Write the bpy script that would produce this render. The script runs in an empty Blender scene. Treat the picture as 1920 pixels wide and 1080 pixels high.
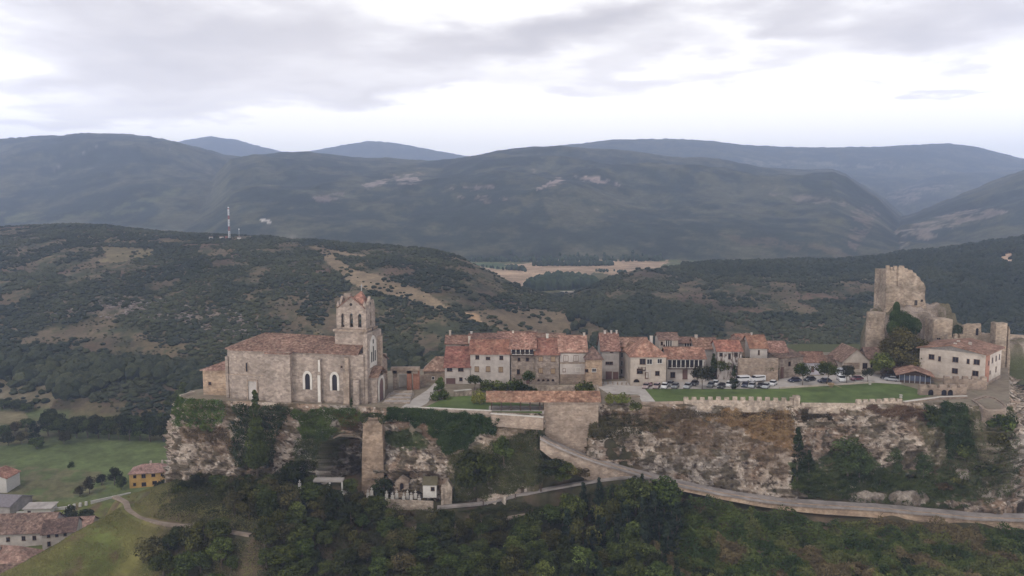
import bpy, math, random
import numpy as np
R = math.radians
scene = bpy.context.scene
COL = scene.collection

# ---------------------------------------------------------------- camera
F = 1507.0            # focal length in pixels of a 1920 px wide picture
CZ = 115.0            # camera height above the valley floor
PITCH = math.atan(140.0 / F)
cam_data = bpy.data.cameras.new("camera")
cam_data.sensor_width = 36.0
cam_data.lens = 36.0 * F / 1920.0
cam_data.clip_start = 1.0
cam_data.clip_end = 60000.0
cam = bpy.data.objects.new("camera", cam_data)
COL.objects.link(cam)
cam.location = (0, 0, CZ)
cam.rotation_euler = (math.pi / 2 - PITCH, 0, 0)
scene.camera = cam

# ---------------------------------------------------------------- colour management
scene.view_settings.view_transform = 'Standard'
scene.view_settings.look = 'None'
scene.view_settings.gamma = 1.0
scene.view_settings.exposure = 0.32
scene.cycles.use_denoising = True
scene.cycles.max_bounces = 5
scene.cycles.diffuse_bounces = 3
scene.cycles.volume_bounces = 1
scene.cycles.caustics_reflective = False
scene.cycles.caustics_refractive = False

SUN_EL, SUN_AZ = R(52), R(215)     # azimuth measured clockwise from +Y

# ---------------------------------------------------------------- geometry of the view
CT, ST = math.cos(PITCH), math.sin(PITCH)
def ray(px, py):
    """slopes X/Y and Z/Y of the line of sight through a picture point"""
    u = (np.asarray(px, float) - 960.0) / F
    v = (540.0 - np.asarray(py, float)) / F
    y = CT + v * ST
    return u / y, (-ST + v * CT) / y
def P(px, py, D):
    a, e = ray(px, py)
    return (float(a * D), float(D), float(CZ + e * D))
def PZ(px, py, z):
    a, e = ray(px, py)
    D = (z - CZ) / e
    return (float(a * D), float(D), z)
def XP(px, D, z=61.5):
    return (px - 960.0) / F * (D * CT - (z - CZ) * ST)
def ZP(py, D):
    return CZ + float(ray(960, py)[1]) * D
def proj(x, y, z):
    z = np.asarray(z, float) - CZ
    d = y * CT - z * ST
    return 960 + F * x / d, 540 - F * (y * ST + z * CT) / d

# ---------------------------------------------------------------- world: overcast sky with bright gaps
world = bpy.data.worlds.new("World")
scene.world = world
world.use_nodes = True
def build_world():
    nt = world.node_tree
    nt.nodes.clear()
    N, L = nt.nodes.new, nt.links.new
    out = N('ShaderNodeOutputWorld'); bg = N('ShaderNodeBackground')
    bg.inputs['Strength'].default_value = 0.1
    L(bg.outputs[0], out.inputs[0])
    sky = N('ShaderNodeTexSky'); sky.sky_type = 'NISHITA'; sky.sun_disc = False
    sky.sun_elevation = SUN_EL; sky.sun_rotation = SUN_AZ
    sky.altitude = 600; sky.dust_density = 3.0
    tc = N('ShaderNodeTexCoord')
    def math_(op, a, b=None, c=None, clamp=False):
        m = N('ShaderNodeMath'); m.operation = op; m.use_clamp = clamp
        for i, s in enumerate((a, b, c)):
            if s is None: continue
            if isinstance(s, (int, float)): m.inputs[i].default_value = s
            else: L(s, m.inputs[i])
        return m.outputs[0]
    sep = N('ShaderNodeSeparateXYZ'); L(tc.outputs['Generated'], sep.inputs[0])
    zz = math_('ADD', math_('MAXIMUM', sep.outputs[2], 0.0), 0.12)
    X = math_('DIVIDE', sep.outputs[0], zz); Y = math_('DIVIDE', sep.outputs[1], zz)
    comb = N('ShaderNodeCombineXYZ'); L(X, comb.inputs[0]); L(Y, comb.inputs[1])
    n1 = N('ShaderNodeTexNoise'); n1.inputs['Scale'].default_value = 1.1
    n1.inputs['Detail'].default_value = 7; n1.inputs['Roughness'].default_value = 0.5
    n1.inputs['Distortion'].default_value = 0.2
    L(comb.outputs[0], n1.inputs['Vector'])
    n2 = N('ShaderNodeTexNoise'); n2.inputs['Scale'].default_value = 0.5
    n2.inputs['Detail'].default_value = 4
    mp = N('ShaderNodeMapping'); mp.inputs['Location'].default_value = (5.3, 1.7, 0.4)
    L(comb.outputs[0], mp.inputs[0]); L(mp.outputs[0], n2.inputs['Vector'])
    wv = N('ShaderNodeTexNoise'); wv.inputs['Scale'].default_value = 1.6; wv.inputs['Detail'].default_value = 5
    L(comb.outputs[0], wv.inputs['Vector'])
    wsep = N('ShaderNodeSeparateColor'); L(wv.outputs['Color'], wsep.inputs[0])
    Xw = math_('MULTIPLY_ADD', math_('SUBTRACT', wsep.outputs[0], 0.5), 1.5, X)
    Yw = math_('MULTIPLY_ADD', math_('SUBTRACT', wsep.outputs[1], 0.5), 1.8, Y)
    # cloud banks: direction of centre, size in the cloud layer
    def plane(px, py):
        a, e = ray(px, py)
        n = math.sqrt(float(a) ** 2 + 1 + float(e) ** 2)
        z = max(float(e) / n, 0) + 0.12
        return float(a) / n / z, 1 / n / z
    tot = None
    for (px, py, sx, sy, w) in CLOUDS:
        cx, cy = plane(px, py)
        ex = abs(plane(px + sx, py)[0] - plane(px, py)[0]); ey = abs(plane(px, py + sy)[1] - plane(px, py - sy)[1]) / 2
        dx = math_('DIVIDE', math_('SUBTRACT', Xw, cx), ex)
        dy = math_('DIVIDE', math_('SUBTRACT', Yw, cy), ey)
        r2 = math_('ADD', math_('MULTIPLY', dx, dx), math_('MULTIPLY', dy, dy))
        g = math_('MULTIPLY', math_('POWER', 2.718, math_('MULTIPLY', r2, -1.0)), w)
        tot = g if tot is None else math_('ADD', tot, g)
    k = math_('MULTIPLY_ADD', math_('SUBTRACT', n1.outputs['Fac'], 0.5), 0.62, tot)
    k = math_('MULTIPLY_ADD', math_('SUBTRACT', n2.outputs['Fac'], 0.5), 0.18, k)
    # nothing is known of the sky behind the photographer: plain broken overcast there
    ramp = N('ShaderNodeValToRGB')
    cr = ramp.color_ramp
    cr.elements[0].position = 0.12; cr.elements[0].color = (1.0, .975, .95, 1)
    cr.elements[1].position = 0.95; cr.elements[1].color = (0.54, 0.51, 0.51, 1)
    e = cr.elements.new(0.33); e.color = (0.78, 0.75, 0.745, 1)
    e = cr.elements.new(0.62); e.color = (0.64, 0.605, 0.60, 1)
    L(k, ramp.inputs[0])
    # sky bright low down; the unseen part overhead is darkened to dim the ground
    er = N('ShaderNodeValToRGB'); ec = er.color_ramp
    ec.elements[0].position = 0.0; ec.elements[0].color = (1, 1, 1, 1)
    ec.elements[1].position = .75; ec.elements[1].color = (.20, .193, .18, 1)
    for p_, v_ in ((.10, .86), (.22, .56), (.34, .44), (.5, .27)):
        e = ec.elements.new(p_); e.color = (v_, v_ * .97, v_ * .92, 1)
    L(sep.outputs[2], er.inputs[0])
    sc = N('ShaderNodeVectorMath'); sc.operation = 'SCALE'
    sc.inputs['Scale'].default_value = SKYB
    mm = N('ShaderNodeVectorMath'); mm.operation = 'MULTIPLY'; L(er.outputs[0], mm.inputs[0]); L(ramp.outputs[0], mm.inputs[1])
    L(mm.outputs[0], sc.inputs[0])
    mix = N('ShaderNodeMix'); mix.data_type = 'RGBA'; mix.inputs[0].default_value = 0.965
    L(sky.outputs[0], mix.inputs[6]); L(sc.outputs[0], mix.inputs[7])
    L(mix.outputs[2], bg.inputs['Color'])
SKYB = 21.0
CLOUDS = [(250, 70, 230, 60, .62), (560, 110, 330, 60, .60), (120, 10, 200, 30, .30), (950, 75, 190, 40, .70),
          (1150, 45, 150, 45, .7), (1300, 120, 190, 26, .45), (1480, 40, 130, 30, .55), (1780, 70, 230, 55, .80),
          (1690, 180, 60, 12, .45), (1100, 150, 150, 14, .35), (120, 150, 260, 36, .50), (420, 190, 260, 28, .42), (60, 215, 200, 18, .3), (700, 170, 160, 16, .3)]
build_world()

sun_data = bpy.data.lights.new("sun", 'SUN')
sun_data.energy = 1.3
sun_data.angle = R(11)
sun_data.color = (1.0, 0.955, 0.9)
sun = bpy.data.objects.new("sun", sun_data)
COL.objects.link(sun)
# the lamp shines along its local -Z
sun.rotation_euler = (math.pi / 2 - SUN_EL, 0, math.pi - SUN_AZ)

# ---------------------------------------------------------------- numpy noise
def _hash(ix, iy, iz, seed):
    h = (ix.astype(np.int64) * 374761393 + iy.astype(np.int64) * 668265263 + iz.astype(np.int64) * 2147483647 + seed * 974711) & 0xFFFFFFFF
    h = ((h ^ (h >> 13)) * 1274126177) & 0xFFFFFFFF
    h = ((h ^ (h >> 15)) * 2246822519) & 0xFFFFFFFF
    return ((h ^ (h >> 16)) & 0xFFFFFF).astype(np.float64) / 0xFFFFFF
def vnoise(x, y, z=0.0, seed=0):
    x = np.asarray(x, float); y = np.asarray(y, float); z = np.zeros_like(x) + z
    ix, iy, iz = np.floor(x), np.floor(y), np.floor(z)
    fx, fy, fz = x - ix, y - iy, z - iz
    fx, fy, fz = [f * f * (3 - 2 * f) for f in (fx, fy, fz)]
    r = 0
    for dx in (0, 1):
        for dy in (0, 1):
            for dz in (0, 1):
                w = (fx if dx else 1 - fx) * (fy if dy else 1 - fy) * (fz if dz else 1 - fz)
                r = r + w * _hash(ix + dx, iy + dy, iz + dz, seed)
    return r
def fbm(x, y, z=0.0, oct=4, seed=0, rough=0.5):
    r, a, t = 0, 1.0, 0
    for o in range(oct):
        r = r + a * vnoise(np.asarray(x) * 2 ** o + 17.3 * o, np.asarray(y) * 2 ** o - 9.1 * o, np.asarray(z) * 2 ** o + 3.7 * o, seed + o)
        t += a; a *= rough
    return r / t
def ridged(x, y, z=0.0, oct=4, seed=0):
    r, a, t = 0, 1.0, 0
    for o in range(oct):
        n = vnoise(np.asarray(x) * 2 ** o + 17.3 * o, np.asarray(y) * 2 ** o - 9.1 * o, np.asarray(z) * 2 ** o, seed + o)
        r = r + a * (1 - np.abs(2 * n - 1)); t += a; a *= 0.5
    return r / t
def sstep(a, b, x):
    t = np.clip((np.asarray(x, float) - a) / (b - a), 0, 1)
    return t * t * (3 - 2 * t)
def inpoly(px, py, poly):
    px = np.asarray(px); py = np.asarray(py)
    c = np.zeros(px.shape, bool)
    n = len(poly)
    for i in range(n):
        x1, y1 = poly[i]; x2, y2 = poly[(i + 1) % n]
        if y1 == y2: continue
        m = ((y1 > py) != (y2 > py)) & (px < (x2 - x1) * (py - y1) / (y2 - y1) + x1)
        c ^= m
    return c

# ---------------------------------------------------------------- object helpers
def link(o, parent=None):
    COL.objects.link(o)
    if parent is not None: o.parent = parent
    return o
def tag(o, label=None, cat=None, group=None, kind=None):
    if label: o['label'] = label
    if cat: o['category'] = cat
    if group: o['group'] = group
    if kind: o['kind'] = kind
    return o
def empty(name, loc, rz=0.0):
    o = bpy.data.objects.new(name, None)
    o.empty_display_size = 1
    o.location = loc; o.rotation_euler = (0, 0, rz)
    COL.objects.link(o)
    return o
def np_mesh(name, V, Fq, colors=None, smooth=False):
    """V (n,3), Fq (m,k) faces all of k corners"""
    me = bpy.data.meshes.new(name)
    V = np.asarray(V, np.float32); Fq = np.asarray(Fq, np.int32)
    m, k = Fq.shape
    me.vertices.add(len(V)); me.vertices.foreach_set('co', V.ravel())
    me.loops.add(m * k); me.loops.foreach_set('vertex_index', Fq.ravel())
    me.polygons.add(m)
    me.polygons.foreach_set('loop_start', np.arange(0, m * k, k, dtype=np.int32))
    me.polygons.foreach_set('loop_total', np.full(m, k, np.int32))
    me.polygons.foreach_set('use_smooth', np.full(m, smooth, bool))
    if colors is not None:
        ca = me.color_attributes.new('Col', 'FLOAT_COLOR', 'POINT')
        c = np.ones((len(V), 4), np.float32); c[:, :3] = colors
        ca.data.foreach_set('color', c.ravel())
    me.update(calc_edges=True)
    return me
def np_obj(name, V, Fq, mat, parent=None, colors=None, smooth=False):
    me = np_mesh(name, V, Fq, colors, smooth)
    me.materials.append(mat)
    return link(bpy.data.objects.new(name, me), parent)
def grid_faces(nr, nc, flip=False):
    i = np.arange((nr - 1) * (nc - 1)); r = i // (nc - 1); c = i % (nc - 1)
    a = r * nc + c
    q = np.stack([a, a + 1, a + nc + 1, a + nc], 1)
    return q[:, ::-1] if flip else q

class MB:
    """collects polygons of one mesh"""
    def __init__(s): s.v = []; s.f = []
    def add(s, vs, fs):
        b = len(s.v); s.v += [tuple(map(float, p)) for p in vs]; s.f += [tuple(b + i for i in f) for f in fs]; return s
    def box(s, x0, x1, y0, y1, z0, z1, tx=0, ty=0):
        """tx, ty: taper of the top"""
        return s.add([(x0, y0, z0), (x1, y0, z0), (x1, y1, z0), (x0, y1, z0),
                      (x0 + tx, y0 + ty, z1), (x1 - tx, y0 + ty, z1), (x1 - tx, y1 - ty, z1), (x0 + tx, y1 - ty, z1)],
                     [(3, 2, 1, 0), (4, 5, 6, 7), (0, 1, 5, 4), (1, 2, 6, 5), (2, 3, 7, 6), (3, 0, 4, 7)])
    def quad(s, a, b, c, d): return s.add([a, b, c, d], [(0, 1, 2, 3)])
    def prism(s, poly, a0, a1, axis='y'):
        """poly of 2-D points extruded along an axis"""
        n = len(poly)
        if axis == 'y': f = lambda p, t: (p[0], t, p[1])
        elif axis == 'x': f = lambda p, t: (t, p[0], p[1])
        else: f = lambda p, t: (p[0], p[1], t)
        vs = [f(p, a0) for p in poly] + [f(p, a1) for p in poly]
        fs = [tuple(range(n)), tuple(range(2 * n - 1, n - 1, -1))] + [(i, n + i, n + (i + 1) % n, (i + 1) % n) for i in range(n)]
        return s.add(vs, fs)
    def tube(s, p0, p1, r0, r1, n=8, cap=True):
        p0 = np.array(p0, float); p1 = np.array(p1, float)
        d = p1 - p0; d /= max(np.linalg.norm(d), 1e-9)
        u = np.cross(d, (0, 0, 1) if abs(d[2]) < .9 else (1, 0, 0)); u /= np.linalg.norm(u); w = np.cross(d, u)
        vs = []
        for p, r in ((p0, r0), (p1, r1)):
            for i in range(n):
                t = 2 * math.pi * i / n; vs.append(p + r * (math.cos(t) * u + math.sin(t) * w))
        fs = [(i, (i + 1) % n, n + (i + 1) % n, n + i) for i in range(n)]
        if cap: fs += [tuple(range(n - 1, -1, -1)), tuple(range(n, 2 * n))]
        return s.add(vs, fs)
    def build(s, name, mat, parent=None, smooth=False):
        me = bpy.data.meshes.new(name); me.from_pydata(s.v, [], s.f)
        import bmesh
        bm = bmesh.new(); bm.from_mesh(me); bmesh.ops.recalc_face_normals(bm, faces=bm.faces); bm.to_mesh(me); bm.free()
        if smooth: me.polygons.foreach_set('use_smooth', [True] * len(me.polygons))
        me.materials.append(mat); me.update()
        return link(bpy.data.objects.new(name, me), parent)
def part(name, mb, mat, parent, label=None):
    o = mb.build(name, mat, parent)
    if label: o['label'] = label
    return o

# ---------------------------------------------------------------- materials
def mat_noise(name, stops, scale=1.0, detail=6, rough=0.9, bump=0.3, bscale=None, coord='Object', distort=0.0, spec=0.2,
              second=None, bricks=None, streak=None):
    """stops: list of (position, colour) over a noise; second: (scale, darkest factor) a coarser value variation"""
    m = bpy.data.materials.new(name); m.use_nodes = True
    nt = m.node_tree; nt.nodes.clear(); N, L = nt.nodes.new, nt.links.new
    out = N('ShaderNodeOutputMaterial'); b = N('ShaderNodeBsdfPrincipled'); L(b.outputs[0], out.inputs[0])
    b.inputs['Roughness'].default_value = rough
    b.inputs['Specular IOR Level'].default_value = spec
    tc = N('ShaderNodeTexCoord'); co = tc.outputs[coord]
    n = N('ShaderNodeTexNoise'); n.inputs['Scale'].default_value = scale; n.inputs['Detail'].default_value = detail
    n.inputs['Roughness'].default_value = 0.65; n.inputs['Distortion'].default_value = distort
    if streak:
        mp = N('ShaderNodeMapping'); mp.inputs['Scale'].default_value = streak; L(co, mp.inputs[0]); L(mp.outputs[0], n.inputs['Vector'])
    else: L(co, n.inputs['Vector'])
    rp = N('ShaderNodeValToRGB'); cr = rp.color_ramp
    for i, (p, c) in enumerate(stops):
        e = cr.elements[i] if i < 2 else cr.elements.new(p)
        e.position = p; e.color = (*c, 1)
    L(n.outputs['Fac'], rp.inputs[0]); col = rp.outputs[0]
    if bricks:
        bw, bh, amt = bricks
        v = N('ShaderNodeTexVoronoi'); v.feature = 'F1'; v.inputs['Scale'].default_value = 1.0
        mp = N('ShaderNodeMapping'); mp.inputs['Scale'].default_value = (1 / bw, 1 / bw, 1 / bh); L(co, mp.inputs[0]); L(mp.outputs[0], v.inputs['Vector'])
        s = N('ShaderNodeSeparateColor'); L(v.outputs['Color'], s.inputs[0])
        mr = N('ShaderNodeMapRange'); mr.inputs[3].default_value = 1 - amt; mr.inputs[4].default_value = 1 + amt; L(s.outputs[0], mr.inputs[0])
        mx = N('ShaderNodeVectorMath'); mx.operation = 'SCALE'; L(col, mx.inputs[0]); L(mr.outputs[0], mx.inputs['Scale']); col = mx.outputs[0]
    if second:
        n2 = N('ShaderNodeTexNoise'); n2.inputs['Scale'].default_value = second[0]; n2.inputs['Detail'].default_value = 3; L(co, n2.inputs['Vector'])
        mr = N('ShaderNodeMapRange'); mr.inputs[1].default_value = .3; mr.inputs[2].default_value = .7
        mr.inputs[3].default_value = second[1]; mr.inputs[4].default_value = 2 - second[1]; L(n2.outputs['Fac'], mr.inputs[0])
        mx = N('ShaderNodeVectorMath'); mx.operation = 'SCALE'; L(col, mx.inputs[0]); L(mr.outputs[0], mx.inputs['Scale']); col = mx.outputs[0]
    L(col, b.inputs['Base Color'])
    if bump:
        nb = N('ShaderNodeTexNoise'); nb.inputs['Scale'].default_value = bscale or scale * 2; nb.inputs['Detail'].default_value = 5; L(co, nb.inputs['Vector'])
        bp = N('ShaderNodeBump'); bp.inputs['Strength'].default_value = bump; bp.inputs['Distance'].default_value = 0.3
        L(nb.outputs['Fac'], bp.inputs['Height']); L(bp.outputs[0], b.inputs['Normal'])
    return m
def mat_attr(name, rough=0.95, var=0.25, nscale=0.5, objvar=0.0, bump=0.0, bscale=1.0, detail=5, spec=0.1, huevar=0.0, broad=0.0):
    """base colour from the mesh's own colour attribute, broken up by noise"""
    m = bpy.data.materials.new(name); m.use_nodes = True
    nt = m.node_tree; nt.nodes.clear(); N, L = nt.nodes.new, nt.links.new
    out = N('ShaderNodeOutputMaterial'); b = N('ShaderNodeBsdfPrincipled'); L(b.outputs[0], out.inputs[0])
    b.inputs['Roughness'].default_value = rough; b.inputs['Specular IOR Level'].default_value = spec
    at = N('ShaderNodeAttribute'); at.attribute_name = 'Col'; col = at.outputs['Color']
    tc = N('ShaderNodeTexCoord')
    if var:
        n = N('ShaderNodeTexNoise'); n.inputs['Scale'].default_value = nscale; n.inputs['Detail'].default_value = detail
        n.inputs['Roughness'].default_value = 0.7
        L(tc.outputs['Object'], n.inputs['Vector'])
        mr = N('ShaderNodeMapRange'); mr.inputs[1].default_value = .3; mr.inputs[2].default_value = .7
        mr.inputs[3].default_value = 1 - var; mr.inputs[4].default_value = 1 + var; L(n.outputs['Fac'], mr.inputs[0])
        mx = N('ShaderNodeVectorMath'); mx.operation = 'SCALE'; L(col, mx.inputs[0]); L(mr.outputs[0], mx.inputs['Scale']); col = mx.outputs[0]
    for sc_, am_ in ((.011, broad), (.05, broad * .8)):
        if not broad: break
        n = N('ShaderNodeTexNoise'); n.inputs['Scale'].default_value = sc_; n.inputs['Detail'].default_value = 9; n.inputs['Roughness'].default_value = .68
        L(tc.outputs['Object'], n.inputs['Vector'])
        mr = N('ShaderNodeMapRange'); mr.inputs[1].default_value = .35; mr.inputs[2].default_value = .65
        mr.inputs[3].default_value = 1 - am_; mr.inputs[4].default_value = 1 + am_; L(n.outputs['Fac'], mr.inputs[0])
        mx = N('ShaderNodeVectorMath'); mx.operation = 'SCALE'; L(col, mx.inputs[0]); L(mr.outputs[0], mx.inputs['Scale']); col = mx.outputs[0]
    if objvar or huevar:
        oi = N('ShaderNodeObjectInfo')
        hs = N('ShaderNodeHueSaturation'); L(col, hs.inputs['Color'])
        mr = N('ShaderNodeMapRange'); mr.inputs[3].default_value = 1 - objvar; mr.inputs[4].default_value = 1 + objvar; L(oi.outputs['Random'], mr.inputs[0])
        L(mr.outputs[0], hs.inputs['Value'])
        ml = N('ShaderNodeMath'); ml.operation = 'MULTIPLY'; ml.inputs[1].default_value = 7.31; L(oi.outputs['Random'], ml.inputs[0])
        fr = N('ShaderNodeMath'); fr.operation = 'FRACT'; L(ml.outputs[0], fr.inputs[0])
        mr2 = N('ShaderNodeMapRange'); mr2.inputs[3].default_value = .5 - huevar; mr2.inputs[4].default_value = .5 + huevar * .6; L(fr.outputs[0], mr2.inputs[0])
        L(mr2.outputs[0], hs.inputs['Hue']); col = hs.outputs[0]
    L(col, b.inputs['Base Color'])
    if bump:
        nb = N('ShaderNodeTexNoise'); nb.inputs['Scale'].default_value = bscale; nb.inputs['Detail'].default_value = 6; L(tc.outputs['Object'], nb.inputs['Vector'])
        bp = N('ShaderNodeBump'); bp.inputs['Strength'].default_value = bump; bp.inputs['Distance'].default_value = 0.5 / bscale
        L(nb.outputs['Fac'], bp.inputs['Height']); L(bp.outputs[0], b.inputs['Normal'])
    return m
def mat_flat(name, c, rough=0.7, spec=0.3, metal=0.0, var=0.12, scale=1.5):
    return mat_noise(name, [(0.3, tuple(x * (1 - var) for x in c)), (0.7, tuple(min(1, x * (1 + var)) for x in c))],
                     scale=scale, rough=rough, bump=0.0, spec=spec)
# ================================================================ TERRAIN
ZT = 61.5      # level of the plateau
# --- centre line of the road under the cliff (picture point and distance)
ROAD = [P(*p) for p in [(1012, 816, 211), (1035, 829, 211), (1080, 848, 211.3), (1130, 866, 212), (1200, 886, 213), (1270, 904, 213), (1340, 919, 212.6),
        (1410, 931, 212.3), (1480, 940, 212), (1560, 945, 211.3), (1650, 950, 210.3), (1740, 958, 209), (1830, 967, 207.5), (1920, 969, 206), (2050, 966, 204), (2200, 965, 202)]]
LANE = [P(*p) for p in [(2050, 960, 210), (1960, 950, 217), (1917, 930, 226), (1915, 905, 235), (1935, 880, 246), (1990, 860, 256)]]
PATH = [P(*p) for p in [(820, 950, 205), (900, 943, 205.5), (960, 930, 206.5), (1020, 917, 207.5), (1080, 906, 208.5), (1130, 898, 209.5), (1180, 893, 210.5), (1215, 893, 211.5)]]
TRACK = [P(*p) for p in [(215, 930, 216), (236, 940, 211), (240, 955, 204), (262, 970, 199), (300, 980, 195), (350, 986, 192), (400, 990, 190), (470, 1002, 186)]]
TRACK_LOW = [P(*p) for p in [(770, 990, 196), (860, 985, 197), (940, 972, 200), (1000, 962, 203), (1060, 958, 205)]]
# --- ground under the vegetation
_ctrl = []
def C(px, py, D, dz=0.0):
    x, y, z = P(px, py, D); _ctrl.append((x, y, z + dz))
for p in ROAD[::2]: _ctrl.append((p[0], p[1], p[2] - .3))
for p in LANE[1:]: _ctrl.append((p[0], p[1], p[2] - .3))
for p in PATH[::2]: _ctrl.append((p[0], p[1], p[2] - .3))
for p in TRACK: _ctrl.append((p[0], p[1], p[2] - .2))
for p in TRACK_LOW[::2]: _ctrl.append((p[0], p[1], p[2] - .2))
for a in [(335, 905, 221), (440, 915, 217.5), (540, 925, 215.5), (650, 930, 213), (740, 932, 211.5), (840, 935, 209.5)]: C(*a)
# foot of the road wall and the slope below it
for px in (1280, 1400, 1520, 1640, 1760, 1880, 2000): C(px, float(np.interp(px, [1280, 1480, 1700, 1920, 2100], [935, 972, 985, 1000, 1000])), float(np.interp(px, [1280, 1920], [213, 203])))
for px in (240, 400, 560, 720, 880, 1040, 1200, 1360, 1520, 1680, 1840, 2000, 2160):
    C(px, 1080, 178, -3.5 if px < 1150 else -1.5)
    x = (px - 960) / F * 140
    _ctrl.append((x, 140, 19)); _ctrl.append((x * 90 / 140, 95, 2))
# crest of the grassy spur on the left and its far side
for a in [(330, 900, 222), (290, 912, 215), (215, 955, 205), (160, 988, 197), (110, 1018, 190), (60, 1047, 184), (0, 1080, 178), (-90, 1125, 172)]: C(*a)
for (x, y, z) in [(-104, 222, 33), (-112, 212, 28), (-120, 200, 25), (-128, 188, 22), (-140, 176, 17), (-105, 240, 22), (-98, 260, 20), (-128, 232, 11), (-140, 215, 9), (-152, 200, 8),
                  (-170, 185, 6), (-190, 150, 4), (-230, 200, 2), (-150, 260, 3), (-220, 260, 2), (-110, 290, 6), (-60, 300, 14), (0, 310, 18), (60, 315, 18), (110, 330, 18),
                  (-50, 240, 42), (0, 245, 44), (60, 245, 44), (110, 250, 42), (145, 270, 38), (170, 290, 28), (180, 250, 28), (190, 225, 30), (-70, 235, 38), (220, 300, 18), (220, 220, 28)]:
    _ctrl.append((x, y, z))
_c = np.array(_ctrl)
_keep = []
for i, p in enumerate(_c):
    if all(np.hypot(p[0] - _c[j][0], p[1] - _c[j][1]) > 2.5 for j in _keep): _keep.append(i)
_c = _c[_keep]
def _tps(r2): return 0.5 * r2 * np.log(r2 + 1e-9)
_n = len(_c); _S = 50.0
_A = np.zeros((_n + 3, _n + 3)); _q = _c[:, :2] / _S
_A[:_n, :_n] = _tps(((_q[:, None] - _q[None]) ** 2).sum(-1)) + np.eye(_n) * 0.003
_A[:_n, _n] = 1; _A[:_n, _n + 1:] = _q; _A[_n:, :_n] = _A[:_n, _n:].T
_w = np.linalg.solve(_A, np.concatenate([_c[:, 2], np.zeros(3)]))
def near_h(x, y):
    x = np.asarray(x, float).ravel() / _S; y = np.asarray(y, float).ravel() / _S
    r = np.zeros(len(x))
    for k in range(0, len(x), 60000):
        xs, ys = x[k:k + 60000], y[k:k + 60000]
        r2 = (xs[:, None] - _q[None, :, 0]) ** 2 + (ys[:, None] - _q[None, :, 1]) ** 2
        r[k:k + 60000] = _tps(r2) @ _w[:_n] + _w[_n] + _w[_n + 1] * xs + _w[_n + 2] * ys
    return r
# --- ridges: crest in picture points, distance of crest, of the foot on this side, of the foot behind
def crest(pts, D):
    a, e = ray([p[0] for p in pts], [p[1] for p in pts])
    return np.array(a), np.array(e), D
LAYERS = [
 # name, crest, [D of crest over px], D foot, foot z, D back, power of the slope, noise amplitude / wavelength
 ('M0', [(150, 330), (300, 275), (350, 262), (395, 255), (415, 258), (440, 261), (480, 272), (540, 287), (575, 284), (600, 280), (650, 270), (690, 264), (715, 265), (760, 271), (860, 290), (1000, 310)], 10500, 7800, 150, 13500, 1.0, 25, 900),
 ('M1', [(700, 330), (800, 306), (870, 295), (950, 283), (1000, 276), (1080, 269), (1150, 262), (1250, 260), (1330, 264), (1400, 272), (1480, 275), (1560, 276), (1650, 274), (1700, 271), (1780, 268), (1830, 275), (1870, 285), (1920, 297), (2050, 325), (2300, 330)], 7500, 5000, 120, 9800, 0.9, 70, 700),
 ('M2', [(-400, 280), (-200, 268), (0, 260), (60, 255), (110, 255), (150, 250), (250, 252), (300, 259), (350, 271), (420, 291), (520, 302), (620, 318), (760, 345), (900, 400)], 4500, 2100, 20, 7000, 0.95, 75, 600),
 ('M3', [(300, 420), (400, 330), (430, 300), (480, 291), (560, 292), (620, 296), (700, 299), (830, 301), (900, 291), (950, 284), (1000, 278), (1070, 278), (1140, 285), (1200, 292), (1250, 298), (1350, 305), (1430, 316), (1500, 319), (1560, 317), (1585, 325), (1600, 335), (1650, 365), (1690, 400), (1740, 450), (1800, 500), (1850, 540)], 4300, 1750, 14, 6500, 0.8, 70, 480),
 ('M5', [(1600, 430), (1640, 375), (1665, 352), (1700, 342), (1740, 331), (1800, 322), (1900, 319), (2000, 316), (2300, 300)], 6200, 4600, 80, 8500, 0.6, 30, 500),
 ('M4', [(1560, 520), (1620, 478), (1660, 445), (1690, 408), (1720, 398), (1750, 385), (1800, 365), (1850, 345), (1920, 318), (2050, 280), (2300, 240)], 3000, 1700, 14, 4500, 0.9, 45, 340),
 ('H1', [(-500, 440), (-200, 428), (0, 428), (60, 424), (100, 422), (200, 424), (300, 436), (400, 440), (500, 445), (560, 450), (650, 457), (750, 463), (810, 470), (860, 484), (920, 512), (980, 546), (1040, 573), (1100, 594), (1150, 608), (1220, 640)], None, None, 3, None, 0.85, 7, 110),
 ('H2', [(950, 640), (1000, 592), (1050, 566), (1100, 543), (1150, 520), (1200, 506), (1300, 500), (1400, 497), (1500, 494), (1600, 492), (1700, 480), (1800, 470), (1850, 462), (1920, 450), (2050, 425), (2300, 400)], None, None, 3, None, 0.85, 6, 120),
]
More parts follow.
